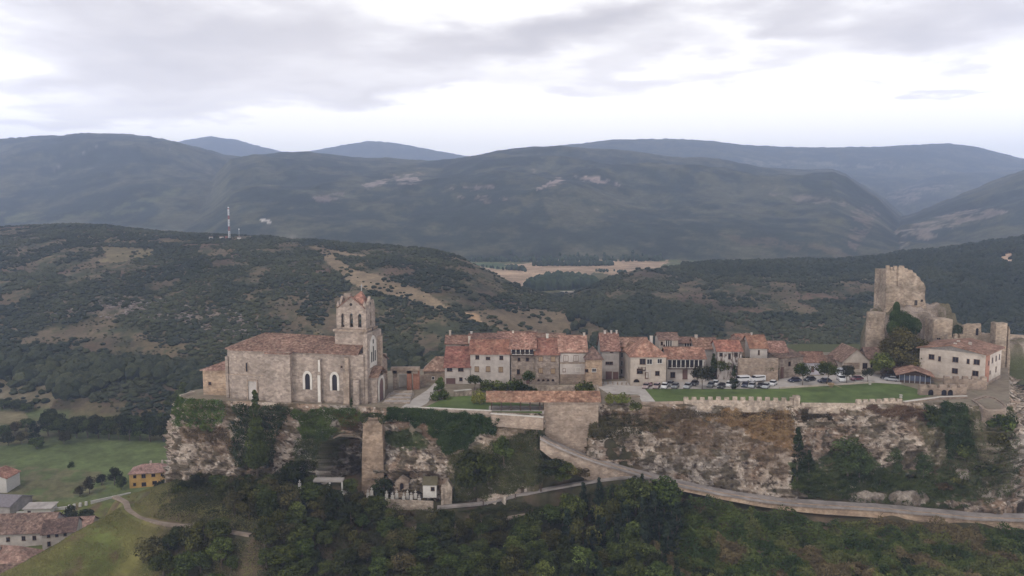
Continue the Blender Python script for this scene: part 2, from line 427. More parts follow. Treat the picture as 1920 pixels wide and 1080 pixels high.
def layer_h(a, y, spec):
    name, pts, Dc, Df, z0, Db, pw, amp, wl = spec
    ca, ce = ray([p[0] for p in pts], [p[1] for p in pts])
    e = np.interp(a, ca, ce)
    if name == 'H1':
        Dc = np.interp(a, ray([-500, 300, 560, 820, 1040, 1200], [430] * 6)[0], [1150, 1080, 1000, 900, 760, 620])
        Df = np.interp(a, ray([-500, 0, 150, 330, 420, 700, 1200], [700] * 7)[0], [480, 462, 448, 432, 425, 400, 380]); Db = Dc * 1.5
    if name == 'H2':
        Dc = np.interp(a, ray([950, 1100, 1300, 1900, 2300], [430] * 5)[0], [720, 860, 1050, 1150, 1000])
        Df = np.interp(a, ray([950, 1900], [700] * 2)[0], [420, 400]); Db = Dc * 1.3
    zc = CZ + e * Dc
    t = (y - Df) / (Dc - Df)
    up = np.clip(t, 0, 1) ** pw
    up = up * (1.0 + 0.18 * np.sin(np.clip(t, 0, 1) * math.pi))        # slightly convex shoulder
    s = np.clip((y - Dc) / (Db - Dc), 0, 1)
    dn = 1 - s * s * (3 - 2 * s)
    h = np.where(t < 1, z0 + (zc - z0) * np.minimum(up, 1.0 + 0 * up), z0 + (zc - z0) * dn)
    x = a * y
    nz = (fbm(x / wl, y / wl, 0, 5, seed=hash_name(name)) - .5) * 2 - 1.3 * np.abs(fbm(x / wl / .8 + 5, y / wl / 1.7, 3, 4, seed=5 + hash_name(name)) - .5)
    env = np.sin(np.clip(t, 0, 1) * math.pi) ** .8
    h = h + nz * amp * env + np.where(t > .97, (fbm(x / 40, y / 40, 2, 3, seed=9) - .5) * (4 if name[0] == 'H' else 16), 0)
    cut = (zc < z0 + 1)
    return np.where((t <= 0) | cut | (a < ca[0]) | (a > ca[-1]), -1e3, h)
def hash_name(n): return sum(ord(c) * (i + 3) for i, c in enumerate(n))
def ground_h(x, y, want_id=False):
    x = np.asarray(x, float); y = np.asarray(y, float); sh = x.shape
    x = x.ravel(); y = y.ravel(); a = x / y
    valley = 2.0 + 10 * sstep(900, 1800, y) + (fbm(x / 60, y / 60, 0, 3, 3) - .5) * 1.2
    h = valley.copy(); idx = np.zeros(len(x), int)
    m = (y < 345)
    if m.any():
        nh = near_h(x[m], y[m])
        wn = 1 - sstep(285, 340, y[m])
        wn *= 1 - sstep(190, 240, -x[m])
        wn *= 1 - sstep(260, 330, x[m])
        nh = np.maximum(nh, -2)
        h[m] = valley[m] * (1 - wn) + nh * wn
        near_mask = wn > .5
        ii = np.where(m)[0][near_mask]; idx[ii] = 9
        h[m] += wn * (fbm(x[m] / 3.0, y[m] / 3.0, 0, 4, 8) - .5) * 0.7 * sstep(0, 6, np.abs(h[m]))
    for k, sp in enumerate(LAYERS):
        mm = y > 370
        lh = layer_h(a[mm], y[mm], sp)
        cur = h[mm]; g = lh > cur
        cur[g] = lh[g]; h[mm] = cur
        ii = np.where(mm)[0][g]; idx[ii] = k + 1
    h = h.reshape(sh)
    return (h, idx.reshape(sh)) if want_id else h

def road_gap(x, y, line, half, drop, h):
    """lower the ground beside and under a laid road"""
    L_ = np.array(line)
    best = np.full(x.shape, 1e9); zz = np.zeros(x.shape)
    for i in range(len(L_) - 1):
        p, q = L_[i], L_[i + 1]; d = q[:2] - p[:2]; l2 = (d ** 2).sum()
        t = np.clip(((x - p[0]) * d[0] + (y - p[1]) * d[1]) / l2, 0, 1)
        dist = np.hypot(x - p[0] - t * d[0], y - p[1] - t * d[1])
        b = dist < best; best[b] = dist[b]; zz[b] = (p[2] + t * (q[2] - p[2]))[b]
    w = 1 - sstep(half, half + 2.5, best)
    return h * (1 - w) + np.minimum(h, zz - drop) * w * 1.0 if drop > 0 else h * (1 - w) + zz * w, best

# regions of the ground with a cover of their own, outlined on the slope they lie on
FIELDS = [
 # layer ids, outline, colour, strength
 ((0,), [(-50, 835), (120, 832), (330, 826), (345, 905), (200, 925), (90, 930), (-50, 945)], (.088, .108, .040), 1),
 ((0,), [(-50, 868), (90, 878), (190, 885), (200, 925), (60, 940), (-50, 950)], (.118, .105, .055), .85),
 ((0, 7), [(-50, 703), (20, 706), (60, 712), (110, 726), (115, 740), (95, 768), (60, 760), (0, 752), (-50, 752)], (.135, .112, .070), 1),
 ((0, 7), [(-50, 772), (50, 775), (55, 792), (-50, 795)], (.150, .125, .070), 1),
 ((0, 7), [(130, 740), (330, 745), (330, 790), (130, 790)], (.095, .080, .040), .7),
 ((7,), [(185, 462), (290, 468), (283, 482), (240, 490), (185, 494), (200, 480)], (.16, .130, .072), 1),
 ((7,), [(100, 450), (330, 452), (330, 462), (120, 458)], (.15, .11, .065), .8),
 ((7,), [(0, 460), (60, 462), (110, 470), (110, 486), (0, 490)], (.12, .085, .055), .7),
 ((7,), [(583, 462), (612, 466), (660, 505), (720, 520), (800, 548), (838, 575), (815, 580), (760, 560), (690, 545), (655, 530), (620, 500)], (.185, .138, .088), 1),
 ((7,), [(590, 463), (690, 480), (690, 486), (600, 470)], (.19, .14, .09), 1),
 ((7,), [(865, 586), (900, 582), (960, 578), (1020, 580), (1080, 592), (1150, 625), (1150, 660), (880, 660), (940, 620), (890, 605)], (.150, .112, .070), 1),
 ((7,), [(868, 586), (905, 592), (900, 606), (875, 600)], (.30, .2, .12), 1),
 ((7,), [(60, 575), (180, 555), (250, 555), (300, 575), (200, 590), (100, 600)], (.22, .175, .145), .45),
 ((7,), [(260, 570), (420, 575), (500, 600), (490, 640), (380, 610), (270, 590)], (.22, .175, .150), .5),
 ((7,), [(160, 640), (360, 640), (350, 690), (200, 680)], (.10, .075, .04), .5),
 ((0, 4), [(880, 491), (1250, 489), (1240, 505), (1150, 520), (1115, 512), (1105, 528), (1000, 545), (940, 530), (900, 520)], (.330, .235, .160), 1),
 ((0, 4), [(860, 488), (945, 490), (945, 508), (900, 500)], (.085, .12, .06), 1),
 ((0, 4), [(1055, 545), (1080, 545), (1080, 560), (1060, 560)], (.38, .33, .29), 1),
 ((8,), [(1095, 562), (1115, 560), (1140, 575), (1135, 592), (1110, 590)], (.12, .06, .042), .9),
 ((8,), [(1500, 505), (1640, 512), (1640, 522), (1600, 525), (1500, 515)], (.24, .19, .12), .7),
 ((8,), [(1340, 517), (1395, 515), (1395, 532), (1345, 535)], (.15, .105, .06), .8),
 ((8,), [(1395, 508), (1500, 505), (1500, 510), (1400, 512)], (.17, .13, .085), .8),
 ((8,), [(1490, 545), (1600, 560), (1600, 590), (1540, 585), (1500, 570)], (.12, .075, .055), .85),
 ((8,), [(1480, 600), (1620, 590), (1640, 660), (1500, 680), (1440, 650), (1460, 620)], (.14, .095, .065), .75),
 ((8,), [(1868, 478), (1898, 474), (1902, 500), (1885, 502), (1872, 492)], (.40, .28, .20), 1),
 ((4,), [(680, 350), (740, 330), (785, 332), (795, 342), (740, 346), (690, 356)], (.40, .33, .31), .8),
 ((4,), [(590, 370), (650, 362), (645, 372), (600, 378)], (.32, .25, .24), .6),
 ((4,), [(850, 352), (925, 344), (930, 350), (870, 356)], (.34, .26, .24), .7),
 ((4,), [(860, 368), (930, 362), (965, 375), (900, 380)], (.32, .25, .22), .7),
 ((4,), [(1005, 356), (1050, 332), (1080, 326), (1135, 332), (1175, 350), (1110, 340), (1060, 345)], (.42, .33, .30), .9),
 ((4,), [(1430, 355), (1500, 362), (1575, 375), (1600, 388), (1540, 385), (1450, 372)], (.30, .24, .21), .5),
 ((4,), [(1600, 400), (1625, 380), (1655, 395), (1600, 480), (1590, 480)], (.30, .22, .19), .5),
 ((4,), [(1350, 440), (1480, 445), (1620, 475), (1600, 485), (1400, 460)], (.17, .13, .09), .5),
 ((3,), [(0, 405), (150, 400), (340, 355), (360, 362), (240, 400), (100, 416), (0, 416)], (.13, .14, .07), .8),
 ((3,), [(-10, 385), (60, 400), (60, 415), (-10, 415)], (.14, .15, .08), .8),
 ((3,), [(150, 282), (185, 268), (190, 272), (160, 288)], (.34, .32, .30), .7),
 ((3,), [(85, 318), (118, 306), (118, 310), (90, 322)], (.32, .30, .28), .7),
 ((4, 3), [(488, 408), (514, 414), (512, 418), (488, 411)], (.65, .6, .55), 1),
 ((6,), [(1640, 470), (1680, 435), (1760, 405), (1850, 385), (1900, 395), (1800, 420), (1740, 450), (1660, 478)], (.36, .29, .25), .62),
 ((5,), [(1660, 360), (1700, 350), (1780, 345), (1760, 362), (1700, 385), (1670, 375)], (.30, .25, .23), .6),
 ((2,), [(1320, 300), (1700, 308), (1700, 318), (1360, 310)], (.35, .33, .28), .4),
]
def build_terrain():
    rows = np.concatenate([np.arange(60, 150, 3.0), np.arange(150, 236, .62), np.arange(236, 420, 2.2), np.arange(420, 1250, 4.2),
                           np.arange(1250, 3000, 18), np.arange(3000, 7000, 45), np.arange(7000, 12500, 110)])
    a0, a1 = ray(-420, 400)[0], ray(2280, 400)[0]
    cols = np.linspace(a0, a1, 1000)
    A, Y = np.meshgrid(cols, rows)
    X = A * Y
    H, ID = ground_h(X, Y, True)
    near = Y < 300
    for line, half, drop in ((ROAD, 3.2, .35), (LANE, 3.0, .3), (PATH, 2.2, .25), (TRACK, 1.7, .12), (TRACK_LOW, 1.4, .12)):
        h2, _ = road_gap(X[near], Y[near], line, half, drop, H[near]); H[near] = h2
    px, py = proj(X, Y, H)
    # base cover
    f1 = fbm(X / 22, Y / 30, 0, 5, 21); f2 = fbm(X / 5, Y / 7, 0, 4, 22); f3 = fbm(X / 180, Y / 260, 0, 4, 23)
    def mixc(c0, c1, t): return c0 + (c1 - c0) * t[..., None]
    scrub = np.array((.040, .043, .022)); dry = np.array((.108, .082, .052)); oliv = np.array((.070, .064, .032)); redd = np.array((.10, .062, .046))
    C_ = mixc(np.broadcast_to(scrub, X.shape + (3,)), oliv, sstep(.4, .6, f1))
    C_ = mixc(C_, dry, sstep(.42, .58, f2 * .5 + f1 * .5))
    C_ = mixc(C_, redd, sstep(.55, .7, fbm(X / 35 + 9, Y / 50, 0, 4, 33)) * .6)
    # mountains: dark holm-oak and pine woods with paler glades
    mt = (ID >= 1) & (ID <= 6)
    g1 = fbm(X / 170, Y / 240, 0, 6, 41, .6); g2 = fbm(X / 40, Y / 60, 0, 4, 42, .65)
    wood = np.array((.024, .031, .022)); glade = np.array((.072, .072, .044)); rock = np.array((.24, .20, .165))
    Cm = mixc(np.broadcast_to(wood, X.shape + (3,)), glade, sstep(.44, .60, g1 * .6 + g2 * .4))
    Cm = mixc(Cm, rock, sstep(.66, .76, g2 * .55 + g1 * .45) * .6)
    C_ = np.where(mt[..., None], Cm, C_)
    # valley floor meadows
    val = (ID == 0) & ((px < 420) | (Y > 1000))
    Cv = mixc(np.broadcast_to(np.array((.080, .094, .038)), X.shape + (3,)), np.array((.10, .09, .045)), sstep(.45, .6, f1))
    C_ = np.where(val[..., None], Cv, C_)
    # near slope: rough grass on the spur, brown litter under the wood
    nr = ID == 9
    gr = mixc(np.broadcast_to(np.array((.150, .140, .046)), X.shape + (3,)), np.array((.098, .112, .034)), sstep(.35, .6, fbm(X / 6, Y / 8, 0, 4, 51)))
    gr = mixc(gr, np.array((.105, .075, .045)), sstep(.55, .7, fbm(X / 3.5 + 3, Y / 5, 0, 4, 52)))
    lit = mixc(np.broadcast_to(np.array((.050, .046, .026)), X.shape + (3,)), np.array((.085, .062, .042)), sstep(.45, .65, f2))
    tleft = 1 - sstep(200, 330, px + (f1 - .5) * 120)
    C_ = np.where(nr[..., None], mixc(lit, gr, tleft), C_)
    wob = (fbm(X / 9, Y / 12, 0, 3, 61) - .5)
    for ids, poly, col, st in FIELDS:
        far = max(ids) in range(1, 7)
        k = 14 if far else 10
        xs = [p[0] for p in poly]; ys = [p[1] for p in poly]
        m = (px > min(xs) - 15) & (px < max(xs) + 15) & (py > min(ys) - 12) & (py < max(ys) + 12) & np.isin(ID, ids) & (Y > 270)
        if not m.any(): continue
        wx = (g2[m] - .5) * 40 if far else wob[m] * 14
        wy = (g1[m] - .5) * 24 if far else wob[m] * 9
        ins = inpoly(px[m] + wx, py[m] + wy, poly)
        w = ins * st
        if st < 1: w = w * sstep(.42, .56, (g2[m] if far else f2[m]))
        tint = np.array(col) * (.62 if far and Y[m].min() > 1700 else 1.0) * (0.80 + .40 * (f2[m] if not far else g2[m]))[:, None]
        C_[m] = C_[m] * (1 - w[:, None]) + tint * w[:, None]
    # tracks are drawn by their own strips; bare earth beside them
    V = np.stack([X.ravel(), Y.ravel(), H.ravel()], 1)
    m = mat_attr('ground_cover', broad=.30, var=.28, nscale=.35, bump=.35, bscale=.6, detail=8)
    o = np_obj('terrain', V, grid_faces(len(rows), len(cols)), m, None, C_.reshape(-1, 3), smooth=True)
    tag(o, kind='structure')
    return dict(rows=rows, cols=cols, X=X, Y=Y, H=H, ID=ID, px=px, py=py)
TER = build_terrain()

def terr_z(x, y):
    """height of the built terrain sheet"""
    rows, cols = TER['rows'], TER['cols']
    x = np.asarray(x, float); y = np.asarray(y, float)
    r = np.interp(y, rows, np.arange(len(rows))); c = np.interp(x / y, cols, np.arange(len(cols)))
    r0 = np.clip(r.astype(int), 0, len(rows) - 2); c0 = np.clip(c.astype(int), 0, len(cols) - 2)
    fr, fc = r - r0, c - c0; H = TER['H']
    return (H[r0, c0] * (1 - fr) * (1 - fc) + H[r0, c0 + 1] * (1 - fr) * fc + H[r0 + 1, c0] * fr * (1 - fc) + H[r0 + 1, c0 + 1] * fr * fc)

# strips of road
def strip(name, line, width, mat, lift=.06, edge=0.0, wob=0.0, cross=5):
    L_ = np.array(line); out = []
    d = np.concatenate([[0], np.cumsum(np.hypot(*np.diff(L_[:, :2], axis=0).T))])
    n = int(d[-1] / .8) + 2; t = np.linspace(0, d[-1], n)
    S = np.stack([np.interp(t, d, L_[:, k]) for k in range(3)], 1)
    for _ in range(4): S[1:-1] = (S[:-2] + 2 * S[1:-1] + S[2:]) / 4
    T = np.gradient(S[:, :2], axis=0); T /= np.linalg.norm(T, axis=1)[:, None]
    Nn = np.stack([-T[:, 1], T[:, 0]], 1)
    W = width / 2 * (1 + wob * (fbm(t / 5, t * 0, 0, 3, 77) - .5))
    V = []
    for k in range(cross):
        s = -1 + 2 * k / (cross - 1)
        V.append(np.concatenate([S[:, :2] + Nn * (W * s)[:, None], (S[:, 2] + lift - .04 * s * s)[:, None]], 1))
    V = np.stack(V, 1).reshape(-1, 3)
    V2 = V.copy(); V2[:, 2] -= .5            # a body under the surface, so the edge is a real one
    f = grid_faces(n, cross, flip=True)
    side = []
    for i in range(n - 1):
        for c in (0, cross - 1):
            a, b = i * cross + c, (i + 1) * cross + c
            q = [a, b, b + n * cross, a + n * cross]
            side.append(q if c == 0 else q[::-1])
    o = np_obj(name, np.concatenate([V, V2]), np.concatenate([f, np.array(side)]), mat, smooth=False)
    return tag(o, kind='structure'), S, Nn, W
M_ROAD = mat_noise('road_surface', [(.3, (.20, .175, .165)), (.7, (.27, .24, .225))], scale=.9, bump=.25, second=(.25, .72))
M_DIRT = mat_noise('dirt_track', [(.3, (.15, .115, .09)), (.7, (.24, .19, .15))], scale=.7, bump=.2, second=(.2, .85))
_, RS, RN, RW = strip('road', ROAD, 4.8, M_ROAD, cross=7, wob=.35)
strip('side_road', LANE, 4.5, M_ROAD)
strip('footpath', PATH, 1.6, M_ROAD, wob=.5)
strip('dirt_track', TRACK, 1.35, M_DIRT, wob=.6)
strip('dirt_track', TRACK_LOW, 1.5, M_DIRT, wob=.8)
# ================================================================ ROCK AND PLATEAU
def TPt(px, py): return PZ(px, py, ZT)
CLIFF = [  # (top picture point at plateau level), (foot picture point, distance)
 ((358, 732), (345, 850, 246)), ((346, 738), (325, 880, 234)), ((342, 744), (322, 903, 224)), ((352, 748), (350, 912, 220)), ((420, 751), (430, 912, 218.5)),
 ((500, 754), (515, 920, 217)), ((600, 758), (600, 930, 215)), ((680, 762), (690, 932, 213.5)), ((725, 764), (740, 932, 212.5)), ((820, 768), (835, 935, 210.5)),
 ((920, 773), (925, 938, 207)), ((1000, 776), (1010, 905, 208.5)), ((1028, 762), (1040, 868, 217.5)), ((1100, 758), (1095, 880, 217.5)), ((1135, 757), (1140, 872, 216.5)), ((1200, 756), (1200, 884, 217)), ((1300, 754), (1300, 907, 217)),
 ((1400, 753), (1400, 927, 216.3)), ((1470, 755), (1470, 938, 215.5)), ((1490, 757), (1492, 941, 216)), ((1512, 757), (1512, 930, 218.5)), ((1600, 758), (1600, 933, 218)), ((1700, 756), (1700, 938, 216.5)),
 ((1770, 753), (1775, 950, 213.5)), ((1815, 758), (1815, 958, 211.5)), ((1835, 762), (1850, 962, 210.2)), ((1880, 761), (1890, 955, 210.5)), ((1892, 756), (1912, 930, 222)), ((1893, 735), (1925, 880, 246)), ((1893, 718), (1930, 830, 275)), ((1890, 700), (1925, 790, 300))]
ROCKVEG = [ # covers of the rock: outline, colour, strength
 ([(1340, 770), (1480, 765), (1497, 800), (1490, 850), (1440, 830), (1380, 800), (1330, 790)], (.19, .115, .058), .9),
 ([(1130, 770), (1290, 765), (1330, 800), (1280, 830), (1200, 800), (1110, 825), (1080, 800)], (.105, .070, .042), .85),
 ([(1060, 790), (1130, 775), (1190, 800), (1150, 820), (1080, 815)], (.060, .062, .028), .6),
 ([(1290, 800), (1350, 790), (1490, 850), (1480, 900), (1400, 850), (1300, 830)], (.12, .08, .05), .55),
 ([(1230, 830), (1330, 820), (1350, 860), (1270, 870)], (.11, .078, .052), .5),
 ([(340, 800), (430, 805), (440, 850), (345, 830)], (.13, .085, .055), .6),
 ([(560, 830), (640, 800), (650, 870), (600, 890)], (.055, .06, .028), .75),
 ([(720, 800), (760, 805), (800, 835), (780, 845), (722, 830)], (.05, .065, .025), .9),
 ([(735, 785), (800, 780), (830, 800), (830, 835), (760, 810)], (.20, .125, .085), .7),
 ([(830, 850), (1010, 790), (1060, 830), (1110, 900), (850, 940)], (.072, .064, .032), .75),
 ([(920, 790), (1015, 785), (990, 860), (900, 850)], (.17, .125, .09), .6),
 ([(1500, 760), (1560, 762), (1600, 775), (1510, 790)], (.09, .06, .042), .9),
 ([(1600, 765), (1740, 760), (1770, 800), (1760, 850), (1700, 790)], (.12, .085, .055), .7),
 ([(1720, 770), (1890, 760), (1900, 900), (1860, 940), (1770, 930), (1740, 830)], (.075, .066, .036), .85),
 ([(1480, 870), (1560, 860), (1760, 880), (1840, 900), (1830, 940), (1500, 925)], (.045, .058, .022), .95),
]
def build_cliff():
    top = np.array([TPt(*t) for t, b in CLIFF]); bot = np.array([P(*b) for t, b in CLIFF])
    seg = np.concatenate([[0], np.cumsum(np.hypot(*np.diff(bot[:, :2], axis=0).T))])
    nu, nv = 1150, 120
    u = np.linspace(0, seg[-1], nu)
    T = np.stack([np.interp(u, seg, top[:, k]) for k in range(3)], 1); B = np.stack([np.interp(u, seg, bot[:, k]) for k in range(3)], 1)
    for _ in range(3):
        T[1:-1, :2] = (T[:-2, :2] + 2 * T[1:-1, :2] + T[2:, :2]) / 4; B[1:-1] = (B[:-2] + 2 * B[1:-1] + B[2:]) / 4
    v = np.linspace(0, 1, nv)
    V = T[None] * (1 - v)[:, None, None] + B[None] * v[:, None, None]        # rows from the top down
    # outward normal
    du = np.gradient(V, axis=1); dv = np.gradient(V, axis=0)
    Nn = np.cross(du, dv); Nn /= np.linalg.norm(Nn, axis=2)[..., None] + 1e-9
    if Nn[nv // 2, nu // 2, 1] > 0: Nn = -Nn
    x, y, z = V[..., 0], V[..., 1], V[..., 2]
    s = np.broadcast_to(u, x.shape)
    px, py = proj(x, y, z)
    env = sstep(0.0, .10, v)[:, None] * np.ones_like(x)
    big = (fbm(s / 11, z / 9, y * 0, 3, 101) - .5) * 4.2
    mid = (ridged(s / 4.2, z / 5.5, 1, 3, 102) - .55) * 3.6
    fine = (ridged(s / 1.5, z / 1.1, 2, 4, 103) - .5) * 1.7 + (ridged(s / .7, z / .6, 5, 2, 107) - .5) * .7
    led = (((z + (fbm(s / 8, z / 8, 0, 2, 104) - .5) * 5) / 2.9) % 1) ** 3 * 1.6
    soft = 1 - .55 * inpoly(px, py, [(725, 760), (1020, 770), (1110, 900), (850, 945), (820, 800)])
    d = (big + mid + fine + led) * env * soft
    # steps and hollows of the real face
    def hollow(cx, cy, rx, ry, dep): 
        nonlocal d
        q = ((px - cx) / rx) ** 2 + ((py - cy) / ry) ** 2
        d = d - dep * (1 - sstep(.55, 1.15, q))
    arch = (np.abs(px - 648) < 48) & (py > 813 + 0 * px) & ((px - 648) ** 2 / 48 ** 2 + np.minimum(py - 862, 0) ** 2 / 48 ** 2 < 1)
    d = d - 10.0 * arch * (.8 + .4 * fbm(s / 3, z / 3, 0, 3, 7))
    hollow(790, 893, 38, 12, 3.0); hollow(1708, 897, 14, 8, 2.2); hollow(1717, 847, 5, 5, 1.0); hollow(1530, 775, 22, 10, 2.2)
    hollow(1390, 874, 7, 3, 1.6); hollow(1401, 869, 3, 5, 1.5); hollow(1370, 868, 3, 2, 1.2); hollow(1376, 872, 5, 2, 1.3); hollow(1399, 878, 4, 2, 1.3)
    d = d + 7.5 * np.exp(-((px - 1108) / 24) ** 2) * sstep(772, 806, py)
    d = d + 5.5 * np.exp(-((px - 1862) / 34) ** 4) * sstep(788, 806, py) * (1 - sstep(835, 880, py))
    d = d + 2.0 * np.exp(-((px - 1478) / 12) ** 2) * sstep(790, 850, py)
    W = V + Nn * d[..., None]
    # cover colours
    cn = fbm(s / 5, z / 4, 0, 5, 111, .6); cf = fbm(s / .8, z / .65, 0, 3, 112, .7); cw = fbm(s / 14, z / 10, 0, 3, 113)
    def mx(c0, c1, t): return c0 + (c1 - c0) * t[..., None]
    C_ = mx(np.broadcast_to(np.array((.205, .158, .122)), V.shape), np.array((.38, .315, .262)), sstep(.4, .62, cn))
    C_ = mx(C_, np.array((.215, .19, .17)), sstep(.52, .66, cw) * .8)
    C_ = mx(C_, np.array((.20, .135, .095)), sstep(.55, .68, fbm(s / 7 + 7, z / 6, 0, 4, 114)) * .8)
    C_ = mx(C_, np.array((.070, .052, .038)), sstep(.56, .66, cf))  # random dark flecks imitate shaded pits and crevices by colour
    C_ = mx(C_, np.array((.46, .40, .35)), sstep(.60, .70, fbm(s / .7 + 40, z / .6, 0, 3, 119, .7)) * .8)  # random pale specks imitate highlights by colour
    C_ = mx(C_, np.array((.060, .048, .030)), sstep(.52, .60, fbm(s / 2.6, z / 1.6, 0, 4, 116)) * .8)
    Px, Py = proj(W[..., 0], W[..., 1], W[..., 2])
    wx, wy = (cn - .5) * 50, (fbm(s / 4 + 5, z / 4, 0, 4, 115) - .5) * 40
    for poly, c, st in ROCKVEG:
        w = inpoly(Px + wx, Py + wy, poly) * st * (1 if st > .88 else 1.0) * np.where(cf > .38, 1, .5)
        C_ = C_ * (1 - w[..., None]) + np.array(c) * (.8 + .4 * cn)[..., None] * w[..., None]
    # body: continue inward over the top and down under the ground
    back = W[0].copy(); back[:, :2] -= Nn[2, :, :2] * 3.0; back[:, 2] = ZT - .05
    W[0, :, 2] = ZT - .03
    low = W[-1].copy(); low[:, 2] -= 7; low[:, :2] += Nn[-1, :, :2] * .8
    Vf = np.concatenate([back[None], W, low[None]]); Cf = np.concatenate([C_[:1], C_, C_[-1:]])
    m = mat_attr('cliff_rock', var=.45, nscale=2.4, bump=1.0, bscale=2.2, detail=9)
    o = np_obj('rock_cliff', Vf.reshape(-1, 3), grid_faces(nv + 2, nu, flip=False), m, None, Cf.reshape(-1, 3), smooth=True)
    tag(o, kind='structure')
    return dict(W=W, N=Nn, px=Px, py=Py, top=T)
CL = build_cliff()

M_LAWN = mat_noise('lawn_grass', [(.3, (.056, .084, .024)), (.62, (.086, .118, .034)), (.8, (.125, .120, .052))], scale=.35, bump=.2, bscale=4, second=(.12, .70))
M_PAVE = mat_noise('pale_paving', [(.3, (.30, .27, .25)), (.7, (.42, .385, .36))], scale=.5, bump=.05, second=(.1, .88))
M_EARTH = mat_noise('packed_earth', [(.3, (.12, .095, .07)), (.55, (.20, .165, .125)), (.75, (.085, .085, .045))], scale=.25, bump=.2)
def sheet(name, pts, z, mat, kind='structure'):
    import bmesh
    me = bpy.data.meshes.new(name); bm = bmesh.new()
    bm.faces.new([bm.verts.new((p[0], p[1], z)) for p in pts]); bmesh.ops.recalc_face_normals(bm, faces=bm.faces)
    for f in bm.faces:
        if f.normal.z < 0: f.normal_flip()
    bm.to_mesh(me); bm.free(); me.materials.append(mat)
    return tag(link(bpy.data.objects.new(name, me)), kind=kind)
_t = CL['top'][::12]
_back = [PZ(1890, 690, ZT), (185, 320, ZT), (110, 305, ZT), (0, 290, ZT), (-18, 278, ZT), (-50, 268, ZT), (-72, 256, ZT), (-90, 247, ZT)]
tag(MB().prism([tuple(p[:2]) for p in _t] + [p[:2] for p in _back], ZT - 9, ZT - .02, 'z').build('plateau_ground', M_EARTH), kind='structure')
def pix(pts, z=ZT): return [PZ(a, b, z) for a, b in pts]
sheet('square_lawn', pix([(1207, 729.5), (1330, 729.5), (1460, 729), (1500, 726), (1560, 722), (1640, 718), (1690, 721), (1722, 730), (1750, 741), (1700, 751), (1600, 757.5), (1500, 757), (1400, 754.5), (1300, 754), (1229, 754)]), ZT + .015, M_LAWN)
sheet('garden_lawn', pix([(840, 744), (870, 742), (905, 744), (930, 752), (1018, 760), (1016, 775), (920, 772), (785, 766), (800, 762)]), ZT + .015, M_LAWN)
sheet('paved_square', pix([(1100, 716), (1205, 714), (1209, 729), (1229, 753), (1203, 753), (1197, 740), (1140, 738), (1120, 725)]), ZT + .02, M_PAVE)
sheet('parking_area', pix([(1205, 712), (1640, 702), (1690, 706), (1690, 720.5), (1640, 717.5), (1560, 721.5), (1500, 725.5), (1460, 728.5), (1330, 729), (1208, 728.8)]), ZT + .02, M_PAVE)
sheet('church_forecourt', pix([(752, 764), (775, 748), (800, 732), (815, 718), (830, 727), (812, 742), (800, 757), (780, 766)]), ZT + .02, M_PAVE)
# rise behind the square on the right, under the castle
def castle_rock():
    nx, ny = 150, 90
    X, Y = np.meshgrid(np.linspace(96, 196, nx), np.linspace(262, 345, ny))
    h = np.full(X.shape, ZT - 3.0)
    for (px, D, z, rx, ry) in [(1694, 303, 80.0, 11, 9), (1690, 300, 78.0, 13, 12), (1752, 303, 80.0, 7, 6), (1768, 300, 77, 6, 6), (1785, 299, 74, 6, 6), (1790, 297, 71, 14, 10), (1690, 290, 68, 13, 7), (1850, 300, 67, 20, 12)]:
        x0 = XP(px, D, z); q = ((X - x0) / rx) ** 2 + ((Y - D) / ry) ** 2
        g = ZT - 3 + (z - ZT + 3) * (1 - sstep(.6, 1.45, q))
        h = np.maximum(h, g)
    env = sstep(ZT - 2, ZT + 6, h)
    h += env * ((ridged(X / 5, Y / 5, 0, 4, 131) - .6) * 4.0 + (fbm(X / 1.8, Y / 1.8, 0, 3, 132) - .5) * 2)
    Xd = X + env * (fbm(X / 4, Y / 4, h / 4, 3, 133) - .5) * 3; Yd = Y + env * (fbm(X / 4, Y / 4, h / 4, 3, 134) - .5) * 3
    c = fbm(X / 3, Y / 3, h / 2, 4, 135); g = fbm(X / 5, Y / 5, 0, 4, 136)
    C_ = np.array((.15, .12, .095)) + (np.array((.27, .22, .185)) - np.array((.15, .12, .095))) * sstep(.4, .65, c)[..., None]
    C_ = C_ + (np.array((.09, .078, .045)) - C_) * (sstep(.54, .64, g) * .8)[..., None]
    C_ = C_ + (np.array((.07, .075, .035)) - C_) * (1 - sstep(0, 5, h - ZT))[..., None]
    m = bpy.data.materials['cliff_rock']
    tag(np_obj('castle_hill', np.stack([Xd, Yd, h], -1).reshape(-1, 3), grid_faces(ny, nx), m, None, C_.reshape(-1, 3), True), kind='structure')
castle_rock()
# ================================================================ BUILDINGS
M_STONE = mat_noise('pale_limestone', [(.25, (.165, .128, .105)), (.5, (.235, .188, .158)), (.75, (.305, .252, .215))], scale=.8, bump=.5, bscale=1.6, second=(.18, .78), bricks=(.9, .5, .24))
M_STONE2 = mat_noise('tan_stone', [(.25, (.15, .110, .085)), (.5, (.235, .180, .142)), (.75, (.32, .26, .21))], scale=.5, bump=.4, bscale=1.2, second=(.15, .78), bricks=(.8, .4, .2))
M_STONE3 = mat_noise('warm_ochre_stone', [(.25, (.21, .142, .10)), (.5, (.29, .21, .150)), (.75, (.37, .285, .215))], scale=.5, bump=.4, bscale=1.2, second=(.15, .78), bricks=(.8, .4, .2))
M_CASTLE = mat_noise('castle_stone', [(.25, (.16, .118, .09)), (.5, (.255, .198, .150)), (.75, (.34, .28, .225))], scale=.5, bump=.9, bscale=1.2, second=(.16, .62), bricks=(.9, .45, .22))
